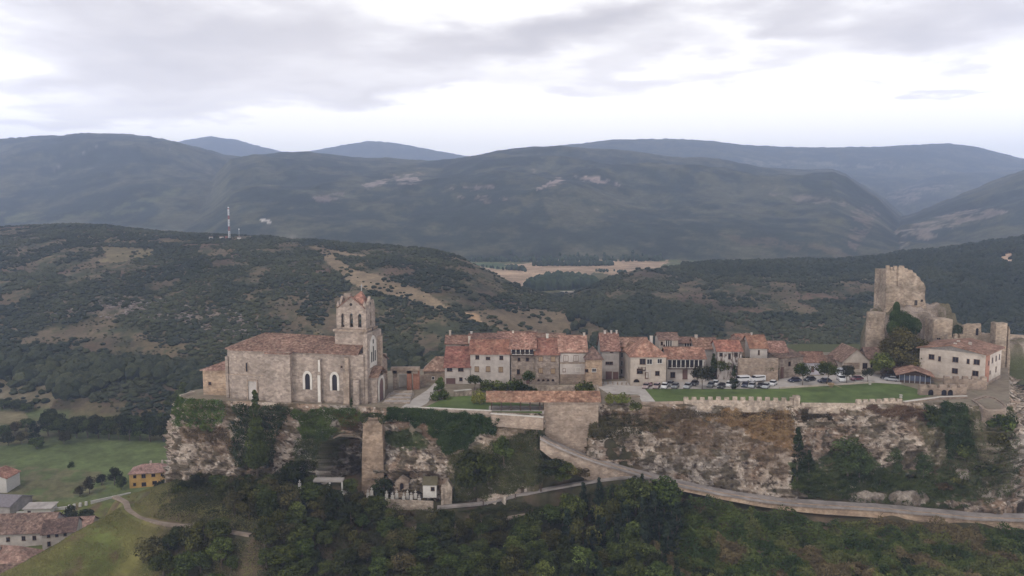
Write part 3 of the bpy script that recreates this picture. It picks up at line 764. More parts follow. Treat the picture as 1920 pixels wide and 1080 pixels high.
M_RUBBLE = mat_noise('rubble_masonry', [(.25, (.17, .13, .10)), (.5, (.28, .225, .18)), (.75, (.42, .36, .30))], scale=.9, bump=.8, bscale=1.5, second=(.2, .75), bricks=(.7, .5, .25))
M_DRESS = mat_noise('white_dressed_stone', [(.3, (.36, .33, .295)), (.7, (.50, .465, .43))], scale=.8, bump=.1)
def wall_mat(name, c, v=.82):
    return mat_noise(name, [(.28, tuple(x * v * .93 for x in c)), (.6, c), (.8, tuple(min(.9, x * 1.1) for x in c))], scale=.7, bump=.25, bscale=2, second=(.22, .80))
M_WHITE = wall_mat('white_render', (.44, .39, .36)); M_CREAM = wall_mat('cream_render', (.42, .36, .31)); M_TANW = wall_mat('tan_render', (.38, .31, .235))
M_GREYW = wall_mat('grey_render', (.34, .305, .285)); M_LILAC = wall_mat('pale_lilac_render', (.48, .45, .50)); M_PINKW = wall_mat('pinkish_render', (.46, .37, .33))
M_OCHRE = wall_mat('ochre_render', (.50, .31, .105)); M_TIMBERW = mat_noise('half_timbered', [(.42, (.09, .06, .05)), (.52, (.40, .36, .34))], scale=1.1, bump=0, streak=(1.0, 1, .25))
def vary(m, dv, dh=.0, ds=.0):
    """each house has tiles or render of a slightly different colour"""
    nt = m.node_tree; N, L = nt.nodes.new, nt.links.new
    b = [n for n in nt.nodes if n.type == 'BSDF_PRINCIPLED'][0]; src = b.inputs['Base Color'].links[0].from_socket
    oi = N('ShaderNodeObjectInfo'); hs = N('ShaderNodeHueSaturation'); L(src, hs.inputs['Color'])
    for k, (sock, lo, hi) in enumerate((('Value', 1 - dv, 1 + dv), ('Hue', .5 - dh, .5 + dh), ('Saturation', 1 - ds, 1 + ds * .3))):
        ml = N('ShaderNodeMath'); ml.operation = 'MULTIPLY'; ml.inputs[1].default_value = (1, 5.3, 9.7)[k]; L(oi.outputs['Random'], ml.inputs[0])
        fr = N('ShaderNodeMath'); fr.operation = 'FRACT'; L(ml.outputs[0], fr.inputs[0])
        mr = N('ShaderNodeMapRange'); mr.inputs[3].default_value = lo; mr.inputs[4].default_value = hi; L(fr.outputs[0], mr.inputs[0]); L(mr.outputs[0], hs.inputs[sock])
    L(hs.outputs[0], b.inputs['Base Color']); return m
def roof_mat(name, c0, c1, c2, sc=1.3):
    g = lambda c: (c[0] * .78, c[1] * .88, c[2] * .86)
    c0, c1, c2 = g(c0), g(c1), g(c2)
    return vary(mat_noise(name, [(.30, c0), (.5, c1), (.72, c2)], scale=sc, detail=8, bump=.6, bscale=2.5, second=(.2, .68), bricks=(.6, .6, .32)), .18, .010, .10)
M_TILE = roof_mat('clay_tiles', (.12, .055, .042), (.235, .115, .088), (.38, .235, .185))
M_TILE2 = roof_mat('orange_clay_tiles', (.17, .080, .056), (.29, .142, .102), (.41, .25, .185), .8)
M_TILE3 = roof_mat('brown_clay_tiles', (.10, .055, .045), (.18, .098, .078), (.30, .19, .15), 1.0)
M_TILE4 = roof_mat('red_clay_tiles', (.19, .072, .055), (.275, .115, .085), (.37, .19, .145), .6)
M_TILEP = roof_mat('pink_clay_tiles', (.24, .115, .095), (.33, .17, .14), (.42, .25, .21), .6)
M_WOOD = mat_flat('dark_timber', (.055, .032, .024)); M_WOOD2 = mat_flat('grey_timber', (.21, .185, .165), var=.25)
M_GLASS = mat_flat('dark_glass', (.012, .010, .014), rough=.5, spec=.15); M_FRAME = mat_flat('brown_frame', (.12, .07, .05))
M_SHUT = mat_flat('tan_shutter', (.28, .20, .125)); M_FRAMEW = mat_flat('white_frame', (.50, .47, .44))
M_GARAGE = mat_flat('brown_door', (.11, .06, .055)); M_METAL = mat_flat('grey_metal', (.30, .30, .32), rough=.4)
M_BRICK = mat_noise('red_brick', [(.3, (.20, .09, .06)), (.7, (.32, .16, .11))], scale=1.2, bump=.3)

def window(parent, x, z, w, h, y=0.0, mat=None, frame=None, name='window', axis='y', sill=False, arch=False):
    """a window or door on the front (axis y, looking to -y) or the right side (axis x) of a house"""
    mat = mat or M_GLASS; frame = frame or M_FRAME
    t = .12
    f = MB(); p = MB()
    if arch:
        n = 8; pts = [(x - w / 2, z - h / 2), (x + w / 2, z - h / 2)]
        arc = [(x + w / 2 * math.cos(math.pi * i / n), z + h / 2 - w / 2 + w / 2 * math.sin(math.pi * i / n)) for i in range(n + 1)]
        ins = pts + arc
        p.prism(ins, y - .03, y + .05)
        k = t / w * 2 + 1
        oarc = [(x + (a - x) * k, z + h / 2 - w / 2 + (b - z - h / 2 + w / 2) * k) for a, b in arc]
        for i in range(n): f.prism([arc[i], oarc[i], oarc[i + 1], arc[i + 1]], y - .12, y + .05)
        zt = z + h / 2 - w / 2
        f.box(x - w / 2 - t, x - w / 2, y - .12, y + .05, z - h / 2, zt).box(x + w / 2, x + w / 2 + t, y - .12, y + .05, z - h / 2, zt)
    elif axis == 'y':
        p.box(x - w / 2, x + w / 2, y - .03, y + .05, z - h / 2, z + h / 2)
        f.box(x - w / 2 - t, x - w / 2, y - .10, y + .05, z - h / 2, z + h / 2).box(x + w / 2, x + w / 2 + t, y - .10, y + .05, z - h / 2, z + h / 2)
        f.box(x - w / 2 - t, x + w / 2 + t, y - .10, y + .05, z + h / 2, z + h / 2 + t).box(x - w / 2 - t - .05, x + w / 2 + t + .05, y - .18, y + .05, z - h / 2 - t, z - h / 2)
        if w > .9: f.box(x - .035, x + .035, y - .06, y - .031, z - h / 2, z + h / 2)
    else:   # x = position along y, y = plane
        p.box(y - .05, y + .03, x - w / 2, x + w / 2, z - h / 2, z + h / 2)
        f.box(y - .05, y + .10, x - w / 2 - t, x - w / 2, z - h / 2, z + h / 2).box(y - .05, y + .10, x + w / 2, x + w / 2 + t, z - h / 2, z + h / 2)
        f.box(y - .05, y + .10, x - w / 2 - t, x + w / 2 + t, z + h / 2, z + h / 2 + t).box(y - .05, y + .18, x - w / 2 - t - .05, x + w / 2 + t + .05, z - h / 2 - t, z - h / 2)
    fo = f.build(name, frame, parent)
    p.build('panel' if name == 'door' else 'pane', mat, fo)
    return fo
def roof_mb(w, d, z, kind, rise, oh=.45, th=.22):
    m = MB(); x0, x1, y0, y1 = -oh, w + oh, -oh, d + oh
    if kind == 'gable_x':       # ridge runs along the front
        zr = z + rise; k = rise * 2 / d * oh
        m.prism([(y0, z - k), (d / 2, zr), (y1, z - k), (y1, z - k + th), (d / 2, zr + th), (y0, z - k + th)], x0, x1, 'x')
    elif kind == 'gable_y':
        zr = z + rise; k = rise * 2 / w * oh
        m.prism([(x0, z - k), (w / 2, zr), (x1, z - k), (x1, z - k + th), (w / 2, zr + th), (x0, z - k + th)], y0, y1, 'y')
    elif kind == 'shed':        # high at the back
        k = rise / d * oh
        m.prism([(y0, z - k), (y1, z + rise + k), (y1, z + rise + k + th), (y0, z - k + th)], x0, x1, 'x')
    elif kind == 'shed_r':      # high at the right
        k = rise / w * oh
        m.prism([(x0, z - k), (x1, z + rise + k), (x1, z + rise + k + th), (x0, z - k + th)], y0, y1, 'y')
    elif kind == 'hip':
        h = min(w, d) / 2 * .98
        if w >= d: r0, r1 = (h, d / 2), (w - h, d / 2)
        else: r0, r1 = (w / 2, h), (w / 2, d - h)
        k = rise / h * oh * .8; zb, zr = z - k, z + rise
        vs = [(x0, y0, zb), (x1, y0, zb), (x1, y1, zb), (x0, y1, zb), (x0, y0, zb + th), (x1, y0, zb + th), (x1, y1, zb + th), (x0, y1, zb + th), (*r0, zr + th), (*r1, zr + th)]
        fs = [(3, 2, 1, 0), (0, 1, 5, 4), (1, 2, 6, 5), (2, 3, 7, 6), (3, 0, 4, 7)]
        fs += [(4, 5, 9, 8), (5, 6, 9), (6, 7, 8, 9), (7, 4, 8)] if w >= d else [(4, 5, 8), (5, 6, 9, 8), (6, 7, 9), (7, 4, 8, 9)]
        m.add(vs, fs)
    return m
def wall_mb(w, d, z, kind, rise, base=-2.5):
    m = MB().box(0, w, 0, d, base, z)
    e = .004
    if kind == 'gable_x': m.prism([(e, z), (d / 2, z + rise - .02), (d - e, z)], e, w - e, 'x')
    elif kind == 'gable_y': m.prism([(e, z), (w / 2, z + rise - .02), (w - e, z)], e, d - e, 'y')
    elif kind == 'shed': m.prism([(e, z), (d - e, z + rise - .05), (d - e, z)], e, w - e, 'x')
    elif kind == 'shed_r': m.prism([(e, z), (w - e, z + rise - .05), (w - e, z)], e, d - e, 'y')
    return m
def hips(m, w, d, z, kind, rise):
    """ridge and eave tiles, a little proud of the roof"""
    return m
def house(label, pxl, pxr, y_eave, D, depth, kind, rise, wm, rm, wins=(), yaw=0.0, zb=ZT, chim=(), name='house', cat='house', group='old houses of the hilltop town', cw=None, base=-2.5, oh=.45, side=()):
    if pxl < 1245: D = D - 5.5
    ze = ZP(y_eave, D); x0 = XP(pxl, D, (ze + zb) / 2); x1 = XP(pxr, D, (ze + zb) / 2)
    w = (x1 - x0) / math.cos(yaw)
    o = empty(name, (x0, D, zb), yaw); tag(o, label, cat, group)
    h = ze - zb
    part('wall', wall_mb(w, depth, h, kind, rise, base), wm, o)
    rf = part('roof', roof_mb(w, depth, h, kind, rise, oh), rm, o)
    # ridge tiles
    if kind == 'gable_x': MB().tube((-oh, depth / 2, h + rise + .2), (w + oh, depth / 2, h + rise + .2), .16, .16, 6).build('ridge', M_TILE3 if rm is not M_TILE3 else M_TILE, rf)
    for c in chim:
        px, ht, sz = c[0], c[1] * .7, c[2] * .85; fy = c[3] if len(c) > 3 else .5
        cx = XP(px, D + depth * fy, ze + rise) - x0
        zt = h + rise * (1 - abs(fy - .5) * 2) if kind in ('gable_x', 'hip') else h + rise * .5
        q = MB().box(cx - sz / 2, cx + sz / 2, depth * fy - sz / 2, depth * fy + sz / 2, zt - 1.2, zt + ht)
        q.box(cx - sz / 2 - .08, cx + sz / 2 + .08, depth * fy - sz / 2 - .08, depth * fy + sz / 2 + .08, zt + ht, zt + ht + .14)
        q.build('chimney', cw or M_CREAM, rf)
    for wdef in wins:
        px, py, pw, ph = wdef[:4]; t = wdef[4] if len(wdef) > 4 else 'w'
        k = (D * CT - (ze - CZ) * ST) / F
        wx = (XP(px, D, ze) - x0) / math.cos(yaw); wz = ZP(py, D) - zb; ww = pw * k; wh = ph * k
        if t == 'w': window(o, wx, wz, ww, wh)
        elif t == 'f': window(o, wx, wz, ww, wh, frame=M_FRAMEW)
        elif t == 's': window(o, wx, wz, ww, wh, mat=M_SHUT, frame=M_FRAME)
        elif t == 'a': window(o, wx, wz, ww, wh, arch=True)
        elif t == 'd': window(o, wx, wz, ww, wh, mat=M_GARAGE, name='door')
        elif t == 'b':    # wooden balcony with rail and posts
            bb = MB(); y1 = -1.1
            bb.box(wx - ww / 2, wx + ww / 2, y1, -.005, wz - wh / 2 - .12, wz - wh / 2)
            bb.box(wx - ww / 2, wx + ww / 2, y1 - .05, y1, wz - wh / 2 + .9, wz - wh / 2 + 1.0)
            n = max(4, int(ww / .45))
            for i in range(n + 1):
                q = wx - ww / 2 + ww * i / n; bb.box(q - .035, q + .035, y1 - .04, y1 - .001, wz - wh / 2 + .001, wz - wh / 2 + .899)
            for q in (wx - ww / 2 + .08, wx + ww / 2 - .08, wx):
                bb.box(q - .08, q + .08, y1 + .02, y1 + .18, wz - wh / 2 + .001, wz + wh / 2)
            bb.build('balcony', M_WOOD, o)
        elif t == 'g':    # glazed gallery: dark band with white posts
            fo = MB(); n = max(3, int(ww / 1.3))
            for i in range(n + 1):
                q = wx - ww / 2 + ww * i / n; fo.box(q - .12, q + .12, -.14, -.045, wz - wh / 2, wz + wh / 2)
            fo.box(wx - ww / 2 - .12, wx + ww / 2 + .12, -.2, .0, wz - wh / 2 - .2, wz - wh / 2 - .001)
            f2 = fo.build('gallery', M_FRAMEW, o); MB().box(wx - ww / 2, wx + ww / 2, -.04, .05, wz - wh / 2, wz + wh / 2).build('pane', M_GLASS, f2)
        elif t == 'p':    # panel of another render, e.g. white band
            MB().box(wx - ww / 2, wx + ww / 2, -.05, .1, wz - wh / 2, wz + wh / 2).build('rendered_panel', M_WHITE, o)
        elif t == 'q':
            MB().box(wx - ww / 2, wx + ww / 2, -.05, .1, wz - wh / 2, wz + wh / 2).build('stone_base', M_STONE2, o)
    for (sy, sz, sw, sh) in side: window(o, sy, sz, sw, sh, y=w, axis='x')
    return o

def town():
    H = house
    H('low tan stone barn with a sloping hipped tile roof, left end of the house row', 795, 860, 694, 257, 7, 'hip', 3.6, M_STONE2, M_TILE, [(812, 709, 4, 5, 'f')], chim=())
    H('small white house with two shuttered windows over a brown garage door', 834, 881, 688, 255, 9, 'shed', 4.6, M_WHITE, M_TILE4,
      [(843, 693, 9, 6, 'w'), (864, 693, 9, 6, 'w'), (845, 716, 16, 13, 'd'), (864, 711, 5, 6, 'w')])
    H('pale house with a thin chimney peeping over the roof of the small white garage house', 836, 880, 644, 270, 8, 'gable_x', 2.0, M_CREAM, M_TILE, [(868, 650, 6, 4)], chim=[(844, 2.4, .8)])
    H('long white three-storey house with three columns of windows and tan shutters below', 882, 956, 663, 255, 11, 'gable_x', 3.6, M_WHITE, M_TILE4,
      [(895, 670, 6, 7), (915, 672, 7, 5), (940, 671, 6, 7), (894, 692, 7, 9, 's'), (915, 692, 7, 9, 's'), (939, 693, 7, 9, 's')], chim=[(880, 1.3, .8)], side=[(3, 5, 1, 1.2)])
    H('small gabled attic house with pale windows behind the long white three-storey house', 934, 962, 636, 268, 8, 'gable_x', 1.8, M_GREYW, M_TILE, [(942, 641, 6, 6, 'f'), (953, 641, 6, 6, 'f')])
    H('tall tan stone house with a dark timber gallery directly under its eaves', 958, 1004, 653, 255, 11, 'gable_x', 4.0, M_STONE, M_TILE,
      [(980, 659, 42, 10, 'g'), (980, 661, 42, 9, 'b'), (973, 674, 4, 6), (989, 674, 5, 6), (972, 697, 5, 9), (990, 716, 5, 8, 'd')], chim=[(962, .9, .7)])
    H('cream stone house with four framed windows and four small round cellar holes', 1004, 1048, 664, 254, 12, 'gable_x', 4.2, M_STONE, M_TILE4,
      [(1014, 673, 7, 8, 's'), (1037, 673, 7, 9, 's'), (1014, 695, 7, 9, 's'), (1037, 696, 7, 9, 's'), (1010, 713, 4, 4, 'a'), (1019, 713, 4, 4, 'a'), (1028, 713, 4, 4, 'a'), (1037, 713, 4, 4, 'a')], chim=[(1026, 1.7, .9)], cw=M_DRESS)
    H('house with a white galleried top floor, white band and stone base, middle of the row', 1049, 1100, 659, 254.5, 13, 'gable_x', 4.0, M_STONE2, M_TILE2,
      [(1075, 692, 50, 20, 'p'), (1074, 671, 48, 16, 'p'), (1061, 672, 8, 10), (1080, 672, 8, 10), (1058, 694, 4, 6), (1084, 693, 8, 7, 'f')], chim=[(1095, 1.2, .8)])
    H('polygonal tan stone house with a low pointed roof and two small windows, beside the alley', 1098, 1129, 672, 251, 7, 'hip', 3.0, M_STONE3, M_TILE3, [(1100, 695, 5, 5), (1114, 694, 7, 6, 'f')])
    H('grey three-floor house with dark doorways at the end of the alley', 1128, 1161, 657, 262, 12, 'gable_x', 4.6, M_GREYW, M_TILE, [(1139, 681, 6, 5), (1146, 681, 6, 5), (1147, 659, 5, 4), (1142, 704, 10, 14, 'd'), (1155, 704, 9, 13, 'd')], chim=[(1134, 1.2, .8), (1146, 1.3, .6), (1156, 1.4, .6)], cw=M_WHITE)
    # receding street front
    o = H('narrow pinkish house front with rows of tall windows, turned along the street', 1161, 1184, 656, 268, 9, 'gable_x', 2.4, M_PINKW, M_TILE2, yaw=R(-62),
      group='old houses of the hilltop town')
    for r_ in range(3):
        for c_ in range(5): window(o, 1.6 + c_ * 2.1, 1.6 + 2.75 * r_, .85, 1.5, frame=M_FRAMEW)
    H('stone house under a broad orange hipped roof at the corner of the square', 1182, 1249, 668, 252, 13, 'hip', 4.6, M_CREAM, M_TILE2,
      [(1205, 678, 10, 10), (1218, 678, 9, 9, 'f'), (1237, 677, 8, 8, 'f'), (1203, 690, 14, 7, 'b'), (1200, 696, 10, 9), (1216, 701, 9, 15, 'p'), (1213, 704, 5, 11, 'd'), (1194, 714, 10, 6, 'a'), (1233, 700, 7, 8)], chim=[(1221, 3.0, 1.0, .7)], cw=M_WHITE)
    H('house with dark wooden balconies over white ground-floor piers, facing the parked cars', 1250, 1322, 672, 252, 9, 'gable_x', 2.8, M_WHITE, M_TILE2,
      [(1285, 682, 66, 14, 'g'), (1286, 684, 68, 13, 'b'), (1285, 702, 8, 17, 'd'), (1262, 703, 8, 10, 'w'), (1306, 702, 8, 10, 'w')])
    H('white attic house with a large glazed bay, rising behind the wooden balcony house', 1236, 1271, 637, 268, 8, 'gable_x', 1.6, M_CREAM, M_TILE3, [(1254, 644, 12, 11, 'g'), (1241, 644, 3, 6), (1246, 649, 3, 5)])
    H('small grey house with a wide window between the white attic house and the tiled roofs', 1271, 1301, 643, 268, 8, 'gable_x', 1.2, M_GREYW, M_TILE3, [(1290, 647, 14, 8, 'g')])
    H('plain grey house with a bare wall behind the tall dark trees of the square', 1303, 1346, 654, 262, 10, 'gable_x', 2.8, M_GREYW, M_TILE, [(1312, 668, 5, 6)], chim=[(1305, 1.4, 1.0)])
    H('half-timbered house with a flower balcony, right of the plain grey house', 1345, 1390, 658, 256, 10, 'gable_x', 2.7, M_TIMBERW, M_TILE4, [(1352, 665, 5, 6), (1380, 665, 6, 7), (1374, 683, 20, 8, 'b'), (1368, 668, 4, 10)], chim=())
    H('stone house with a weathered gable behind the half-timbered flower balcony house', 1378, 1405, 646, 266, 9, 'gable_y', 1.8, M_STONE2, M_TILE, [])
    H('white house under a bright red roof, set up on the stone terrace wall', 1406, 1438, 652, 260, 10, 'gable_x', 3.4, M_WHITE, M_TILE4, [(1423, 661, 2, 8)], chim=[(1409, 1.0, .5)], cw=M_WHITE)
    H('small red roofed house behind the left of the white red roofed house', 1384, 1412, 637, 270, 8, 'gable_x', 1.3, M_STONE, M_TILE4)
    H('dark eaved house with a red roof right of the white house on the terrace', 1438, 1476, 660, 262, 9, 'gable_x', 2.8, M_TIMBERW, M_TILE, [(1448, 668, 4, 6)])
    H('long tall stone house whose brown roof slopes down to the right along the lane', 1461, 1514, 672, 257, 16, 'gable_x', 1.6, M_STONE, M_TILE3, [(1468, 700, 6, 22, 'd'), (1484, 684, 5, 8), (1500, 690, 5, 8)], yaw=R(24))
    H('low lilac white house with one dark doorway, between two round trees of the square', 1508, 1548, 679, 264, 9, 'gable_x', 2.6, M_LILAC, M_TILE, [(1524, 692, 4, 10, 'd'), (1528, 705, 8, 5, 'f')])
    H('brown roofed low house at the back of the lane right of the lilac white house', 1540, 1580, 684, 272, 9, 'gable_x', 2.2, M_TILE3, M_TILE3)
    o = H('cream gabled house with a brown roof and dark porch below the round castle tower', 1579, 1632, 678, 268, 12, 'gable_y', 4.2, M_CREAM, M_TILE3, [(1597, 686, 30, 12, 'q'), (1594, 691, 4, 10, 'w'), (1622, 686, 8, 10, 'w')])
    H('brown tiled outhouse joined to the right of the cream gabled house', 1628, 1664, 676, 272, 9, 'gable_x', 3.6, M_STONE2, M_TILE3, [(1636, 684, 9, 9, 'w')])
    # roofs seen between the front ones
    H('dark tiled house glimpsed between the attic house and the white panelled roof', 962, 1006, 634, 272, 9, 'gable_x', 1.4, M_TANW, M_TILE2, chim=[(1004, .8, .7)])
    o = H('tiled house with white roof panels behind the house with cellar holes', 1008, 1060, 641, 270, 9, 'gable_x', 2.0, M_GREYW, M_TILE)
    s = MB().prism([(2.0, 0), (3.6, 0), (3.6, .1), (2.0, .1)], 0, .1)
    w0 = XP(1036, 271) - XP(1008, 270)
    MB().add([(w0, .3, 4.0 + 0), (w0 + 4, .3, 4.0), (w0 + 4, 3.0, 5.2), (w0, 3.0, 5.2), (w0, .3, 4.12), (w0 + 4, .3, 4.12), (w0 + 4, 3.0, 5.32), (w0, 3.0, 5.32)],
             [(3, 2, 1, 0), (4, 5, 6, 7), (0, 1, 5, 4), (1, 2, 6, 5), (2, 3, 7, 6), (3, 0, 4, 7)])
    pz = ZP(641, 270) - ZT; 
    pm = MB(); y0, y1 = .6, 3.4; f_ = lambda y: pz + .30 + (y) * 2.0 / 4.5
    pm.add([(w0, y0, f_(y0)), (w0 + 3.6, y0, f_(y0)), (w0 + 3.6, y1, f_(y1)), (w0, y1, f_(y1)), (w0, y0, f_(y0) + .12), (w0 + 3.6, y0, f_(y0) + .12), (w0 + 3.6, y1, f_(y1) + .12), (w0, y1, f_(y1) + .12)],
           [(3, 2, 1, 0), (4, 5, 6, 7), (0, 1, 5, 4), (1, 2, 6, 5), (2, 3, 7, 6), (3, 0, 4, 7)])
    pm.build('roof_panel', M_FRAMEW, o)
    H('wide orange tiled house spanning the gap behind the alley and the corner house', 1160, 1215, 650, 268, 10, 'gable_x', 2.2, M_CREAM, M_TILE2)
    H('small tan tiled house directly behind the roof of the long white three-storey house', 880, 936, 640, 272, 9, 'gable_x', 1.9, M_TANW, M_TILE, chim=[(884, .9, .8)], cw=M_DRESS)
    H('brown tiled roofed house farthest back right of the dark eaved house', 1462, 1490, 668, 276, 8, 'gable_x', 1.4, M_STONE2, M_TILE3)
town()

# ---------------------------------------------------------------- walls of the terraces
def wallbox(name, label, p0, p1, z0, z1, th, mat, cat='wall', group=None, merlons=None, cap=None):
    """a free wall between two plan points; merlons = (length, gap, height)"""
    p0 = np.array(p0[:2]); p1 = np.array(p1[:2]); L_ = float(np.hypot(*(p1 - p0))); a = math.atan2(p1[1] - p0[1], p1[0] - p0[0])
    o = empty(name, (p0[0], p0[1], z0), a); tag(o, label, cat, group)
    m = MB().box(0, L_, 0, th, 0, z1 - z0); m.build('wall_body', mat, o)
    if merlons:
        ml, mg, mh = merlons; n = int((L_ + mg) / (ml + mg)); st = (L_ + mg) / n
        for i in range(n):
            j = random.Random(i * 7 + n).uniform(-.18, .12)
            MB().box(i * st, i * st + st - mg, .05, th - .05, z1 - z0 - .002, z1 - z0 + mh + j, .06, .03).build('merlon', mat, o)
    if cap: MB().box(-.05, L_ + .05, -.08, th + .08, z1 - z0 + .001, z1 - z0 + .18).build('coping', cap, o)
    return o
def terraces():
    q = lambda px, py: PZ(px, py, ZT)
    wallbox('battlement_wall', 'long crenellated rubble wall along the front edge of the lawn above the cliff', q(1282, 755), q(1490, 757), ZT - 2.6, ZT + .7, .8, M_RUBBLE, merlons=(1.25, .95, 1.0))
    wallbox('battlement_wall', 'short crenellated rubble wall at the right part of the lawn edge', q(1606, 758), q(1692, 756), ZT - 2.2, ZT + .5, .8, M_RUBBLE, merlons=(1.5, .5, .9))
    wallbox('parapet_wall', 'plain low rubble wall between the two crenellated stretches of the lawn edge', q(1503, 758), q(1605, 759), ZT - 2.6, ZT + .35, .7, M_RUBBLE)
    wallbox('parapet_wall', 'plain low wall left of the long crenellated stretch at the lawn corner', q(1203, 757), q(1281, 755), ZT - 2.2, ZT + .35, .7, M_STONE2)
    wallbox('corner_pier', 'square stone pier ending the long crenellated wall', q(1489, 758.5), q(1500, 758.5), ZT - 4.5, ZT + 2.4, 1.6, M_RUBBLE, cat='pier')
    wallbox('garden_wall', 'low pale wall on the edge of the garden lawn above the ivy', q(775, 767), q(922, 774), ZT - 1.6, ZT + .45, .5, M_STONE, cap=M_DRESS)
    wallbox('garden_wall', 'rubble retaining wall under the garden beside the open tile-roofed shelter', q(920, 777), q(1018, 784), ZT - 3.2, ZT + .1, .8, M_STONE2, cap=M_DRESS)
    wallbox('side_wall', 'pale low wall curving off the left corner of the rock beside the church annex', q(339, 745), q(366, 738), ZT - 1.5, ZT + .7, .5, M_CREAM)
    wallbox('side_wall', 'brown stone wall beside the shrubs at the end of the paved square', q(1140, 744), q(1200, 745), ZT - 2.5, ZT + .4, .6, M_STONE2)
    wallbox('side_wall', 'stone wall running back from the end of the long tile-roofed shelter', q(1126, 757), q(1122, 733), ZT - 3, ZT + 1.8, .7, M_RUBBLE)
    wallbox('garden_wall', 'grey rubble wall behind the long tile-roofed shelter, below the houses', q(1004, 733), q(1122, 731), ZT - .5, ZT + 1.5, .6, M_RUBBLE)
    wallbox('garden_wall', 'short grey rubble wall with a pale coping beside the conical tree', q(852, 744), q(884, 741), ZT - .5, ZT + 1.6, .6, M_RUBBLE, cap=M_DRESS)
    wallbox('terrace_wall', 'tall tan stone terrace wall under the bright red roofed white house', P(1384, 700, 253.5), P(1459, 700, 253.5), ZT - .5, ZP(672, 253.5), .8, M_STONE2)
    wallbox('kerb_wall', 'low pale wall between the lawn and the parked cars', q(1462, 729.2), q(1560, 723), ZT - .3, ZT + .55, .35, M_CREAM)
    wallbox('kerb_wall', 'low pale wall at the back of the lawn by the round trees', q(1561, 723), q(1640, 718.3), ZT - .3, ZT + .5, .35, M_CREAM)
    # bastion on the right
    def poly_wall(name, label, pts, z0, z1, mat, cat='wall', cap=None, closed=True):
        o = empty(name, (pts[0][0], pts[0][1], z0)); tag(o, label, cat)
        ox, oy = pts[0][:2]; pp = [(p[0] - ox, p[1] - oy) for p in pts]
        MB().prism(pp, 0, z1 - z0, 'z').build('wall_body', mat, o)
        if cap:
            n = len(pp); cx = sum(p[0] for p in pp) / n; cy = sum(p[1] for p in pp) / n; m = MB()
            for i in range(n):
                a, b = np.array(pp[i]), np.array(pp[(i + 1) % n]); c = np.array((cx, cy))
                ai, bi = a + (c - a) * .11, b + (c - b) * .11; ao, bo = a + (a - c) * .03, b + (b - c) * .03
                z = z1 - z0 + .001
                m.add([(*ao, z), (*bo, z), (*bi, z), (*ai, z), (*ao, z + .25), (*bo, z + .25), (*bi, z + .25), (*ai, z + .25)], [(3, 2, 1, 0), (4, 5, 6, 7), (0, 1, 5, 4), (1, 2, 6, 5), (2, 3, 7, 6), (3, 0, 4, 7)])
            m.build('coping', cap, o)
            MB().prism([(a * .72 + cx * .28, b * .72 + cy * .28) for a, b in pp], z1 - z0 + .002, z1 - z0 + .12, 'z').build('grass_bed', M_EARTH, o)
        return o
    poly_wall('bastion', 'rounded brown stone bastion with a pale coping at the right end of the cliff', [q(1822, 752), q(1834, 760), q(1843, 769), q(1852, 772), q(1884, 772), q(1887, 764), q(1880, 757), q(1866, 748), q(1846, 744)], ZT - 9.5, ZT + .2, M_STONE2, 'bastion', M_STONE2)
    wallbox('parapet_wall', 'pale topped wall over the ivy between the lawn and the bastion', q(1697, 757), q(1760, 749), ZT - 3, ZT + .5, .6, M_STONE2, cap=M_DRESS)
    wallbox('parapet_wall', 'pale topped wall over the ivy running on to the bastion', q(1760, 749), q(1814, 747), ZT - 3, ZT + .6, .6, M_STONE2, cap=M_DRESS)
    # crenellated terrace and arches in front of the big white house
    o = wallbox('castle_terrace', 'stone terrace wall with arches and merlons in front of the large white house', q(1724, 741), q(1812, 742), ZT - .5, ZT + 2.2, 1.4, M_STONE2, merlons=(1.6, .9, .9))
    for x in (3.2, 7.0, 8.8): window(o, x, 1.4, 1.5, 1.7, arch=True, frame=M_STONE2)
    wallbox('castle_terrace', 'upper crenellated stone terrace right behind the arched one, under the white house', q(1770, 729), q(1850, 731), ZT - .5, ZT + 3.0, 1.2, M_STONE2, merlons=(1.2, 1.1, .9))
    # steps beside the church
    o = empty('church_steps', q(716, 757)); tag(o, 'broad grey stone steps climbing beside the church portal', 'steps')
    ox, oy = q(716, 757)[:2]; L0 = q(768, 757)[0] - ox
    for i in range(7):
        MB().box(0 + i * .3, L0 - i * .1, i * 1.6, 12.5, 0 + .15 * i, .15 * i + .149).build('step', M_GREYW if i % 2 else M_RUBBLE, o)
    # road walls
    n = len(RS); out = RS[:, :2] - RN * (RW / 2 + .25)[:, None] if (RS[0, 1] - RN[0, 1]) < RS[0, 1] else RS[:, :2] + RN * (RW / 2 + .25)[:, None]
    def road_wall(name, label, i0, i1, top, depth_fn, mat):
        pts = out[i0:i1:2]; zt = RS[i0:i1:2, 2] + top; k = len(pts); m = MB()
        nrm = RN[i0:i1:2] * (.35 if (out[0, 1] < RS[0, 1]) == (RN[0, 1] < 0) else -.35)
        V = []
        dp = np.array([depth_fn(i / (k - 1)) for i in range(k)])
        jit = (fbm(np.arange(k) / 9, np.zeros(k), 0, 3, 5) - .5) * .5
        for p, z, nn, d in zip(pts, zt, nrm, dp + jit):
            V += [(p[0] - nn[0] * .5, p[1] - nn[1] * .5, z), (p[0] + nn[0], p[1] + nn[1], z - .02), (p[0] + nn[0] * 2.2, p[1] + nn[1] * 2.2, z - d), (p[0] - nn[0] * .5, p[1] - nn[1] * .5, z - d)]
        fs = []
        for i in range(k - 1):
            for a in range(4):
                b = (a + 1) % 4; fs.append((i * 4 + a, i * 4 + b, i * 4 + 4 + b, i * 4 + 4 + a))
        fs += [(0, 3, 2, 1), tuple(4 * (k - 1) + a for a in range(4))]
        m.add(V, fs); o = m.build(name, mat); return tag(o, label, 'wall')
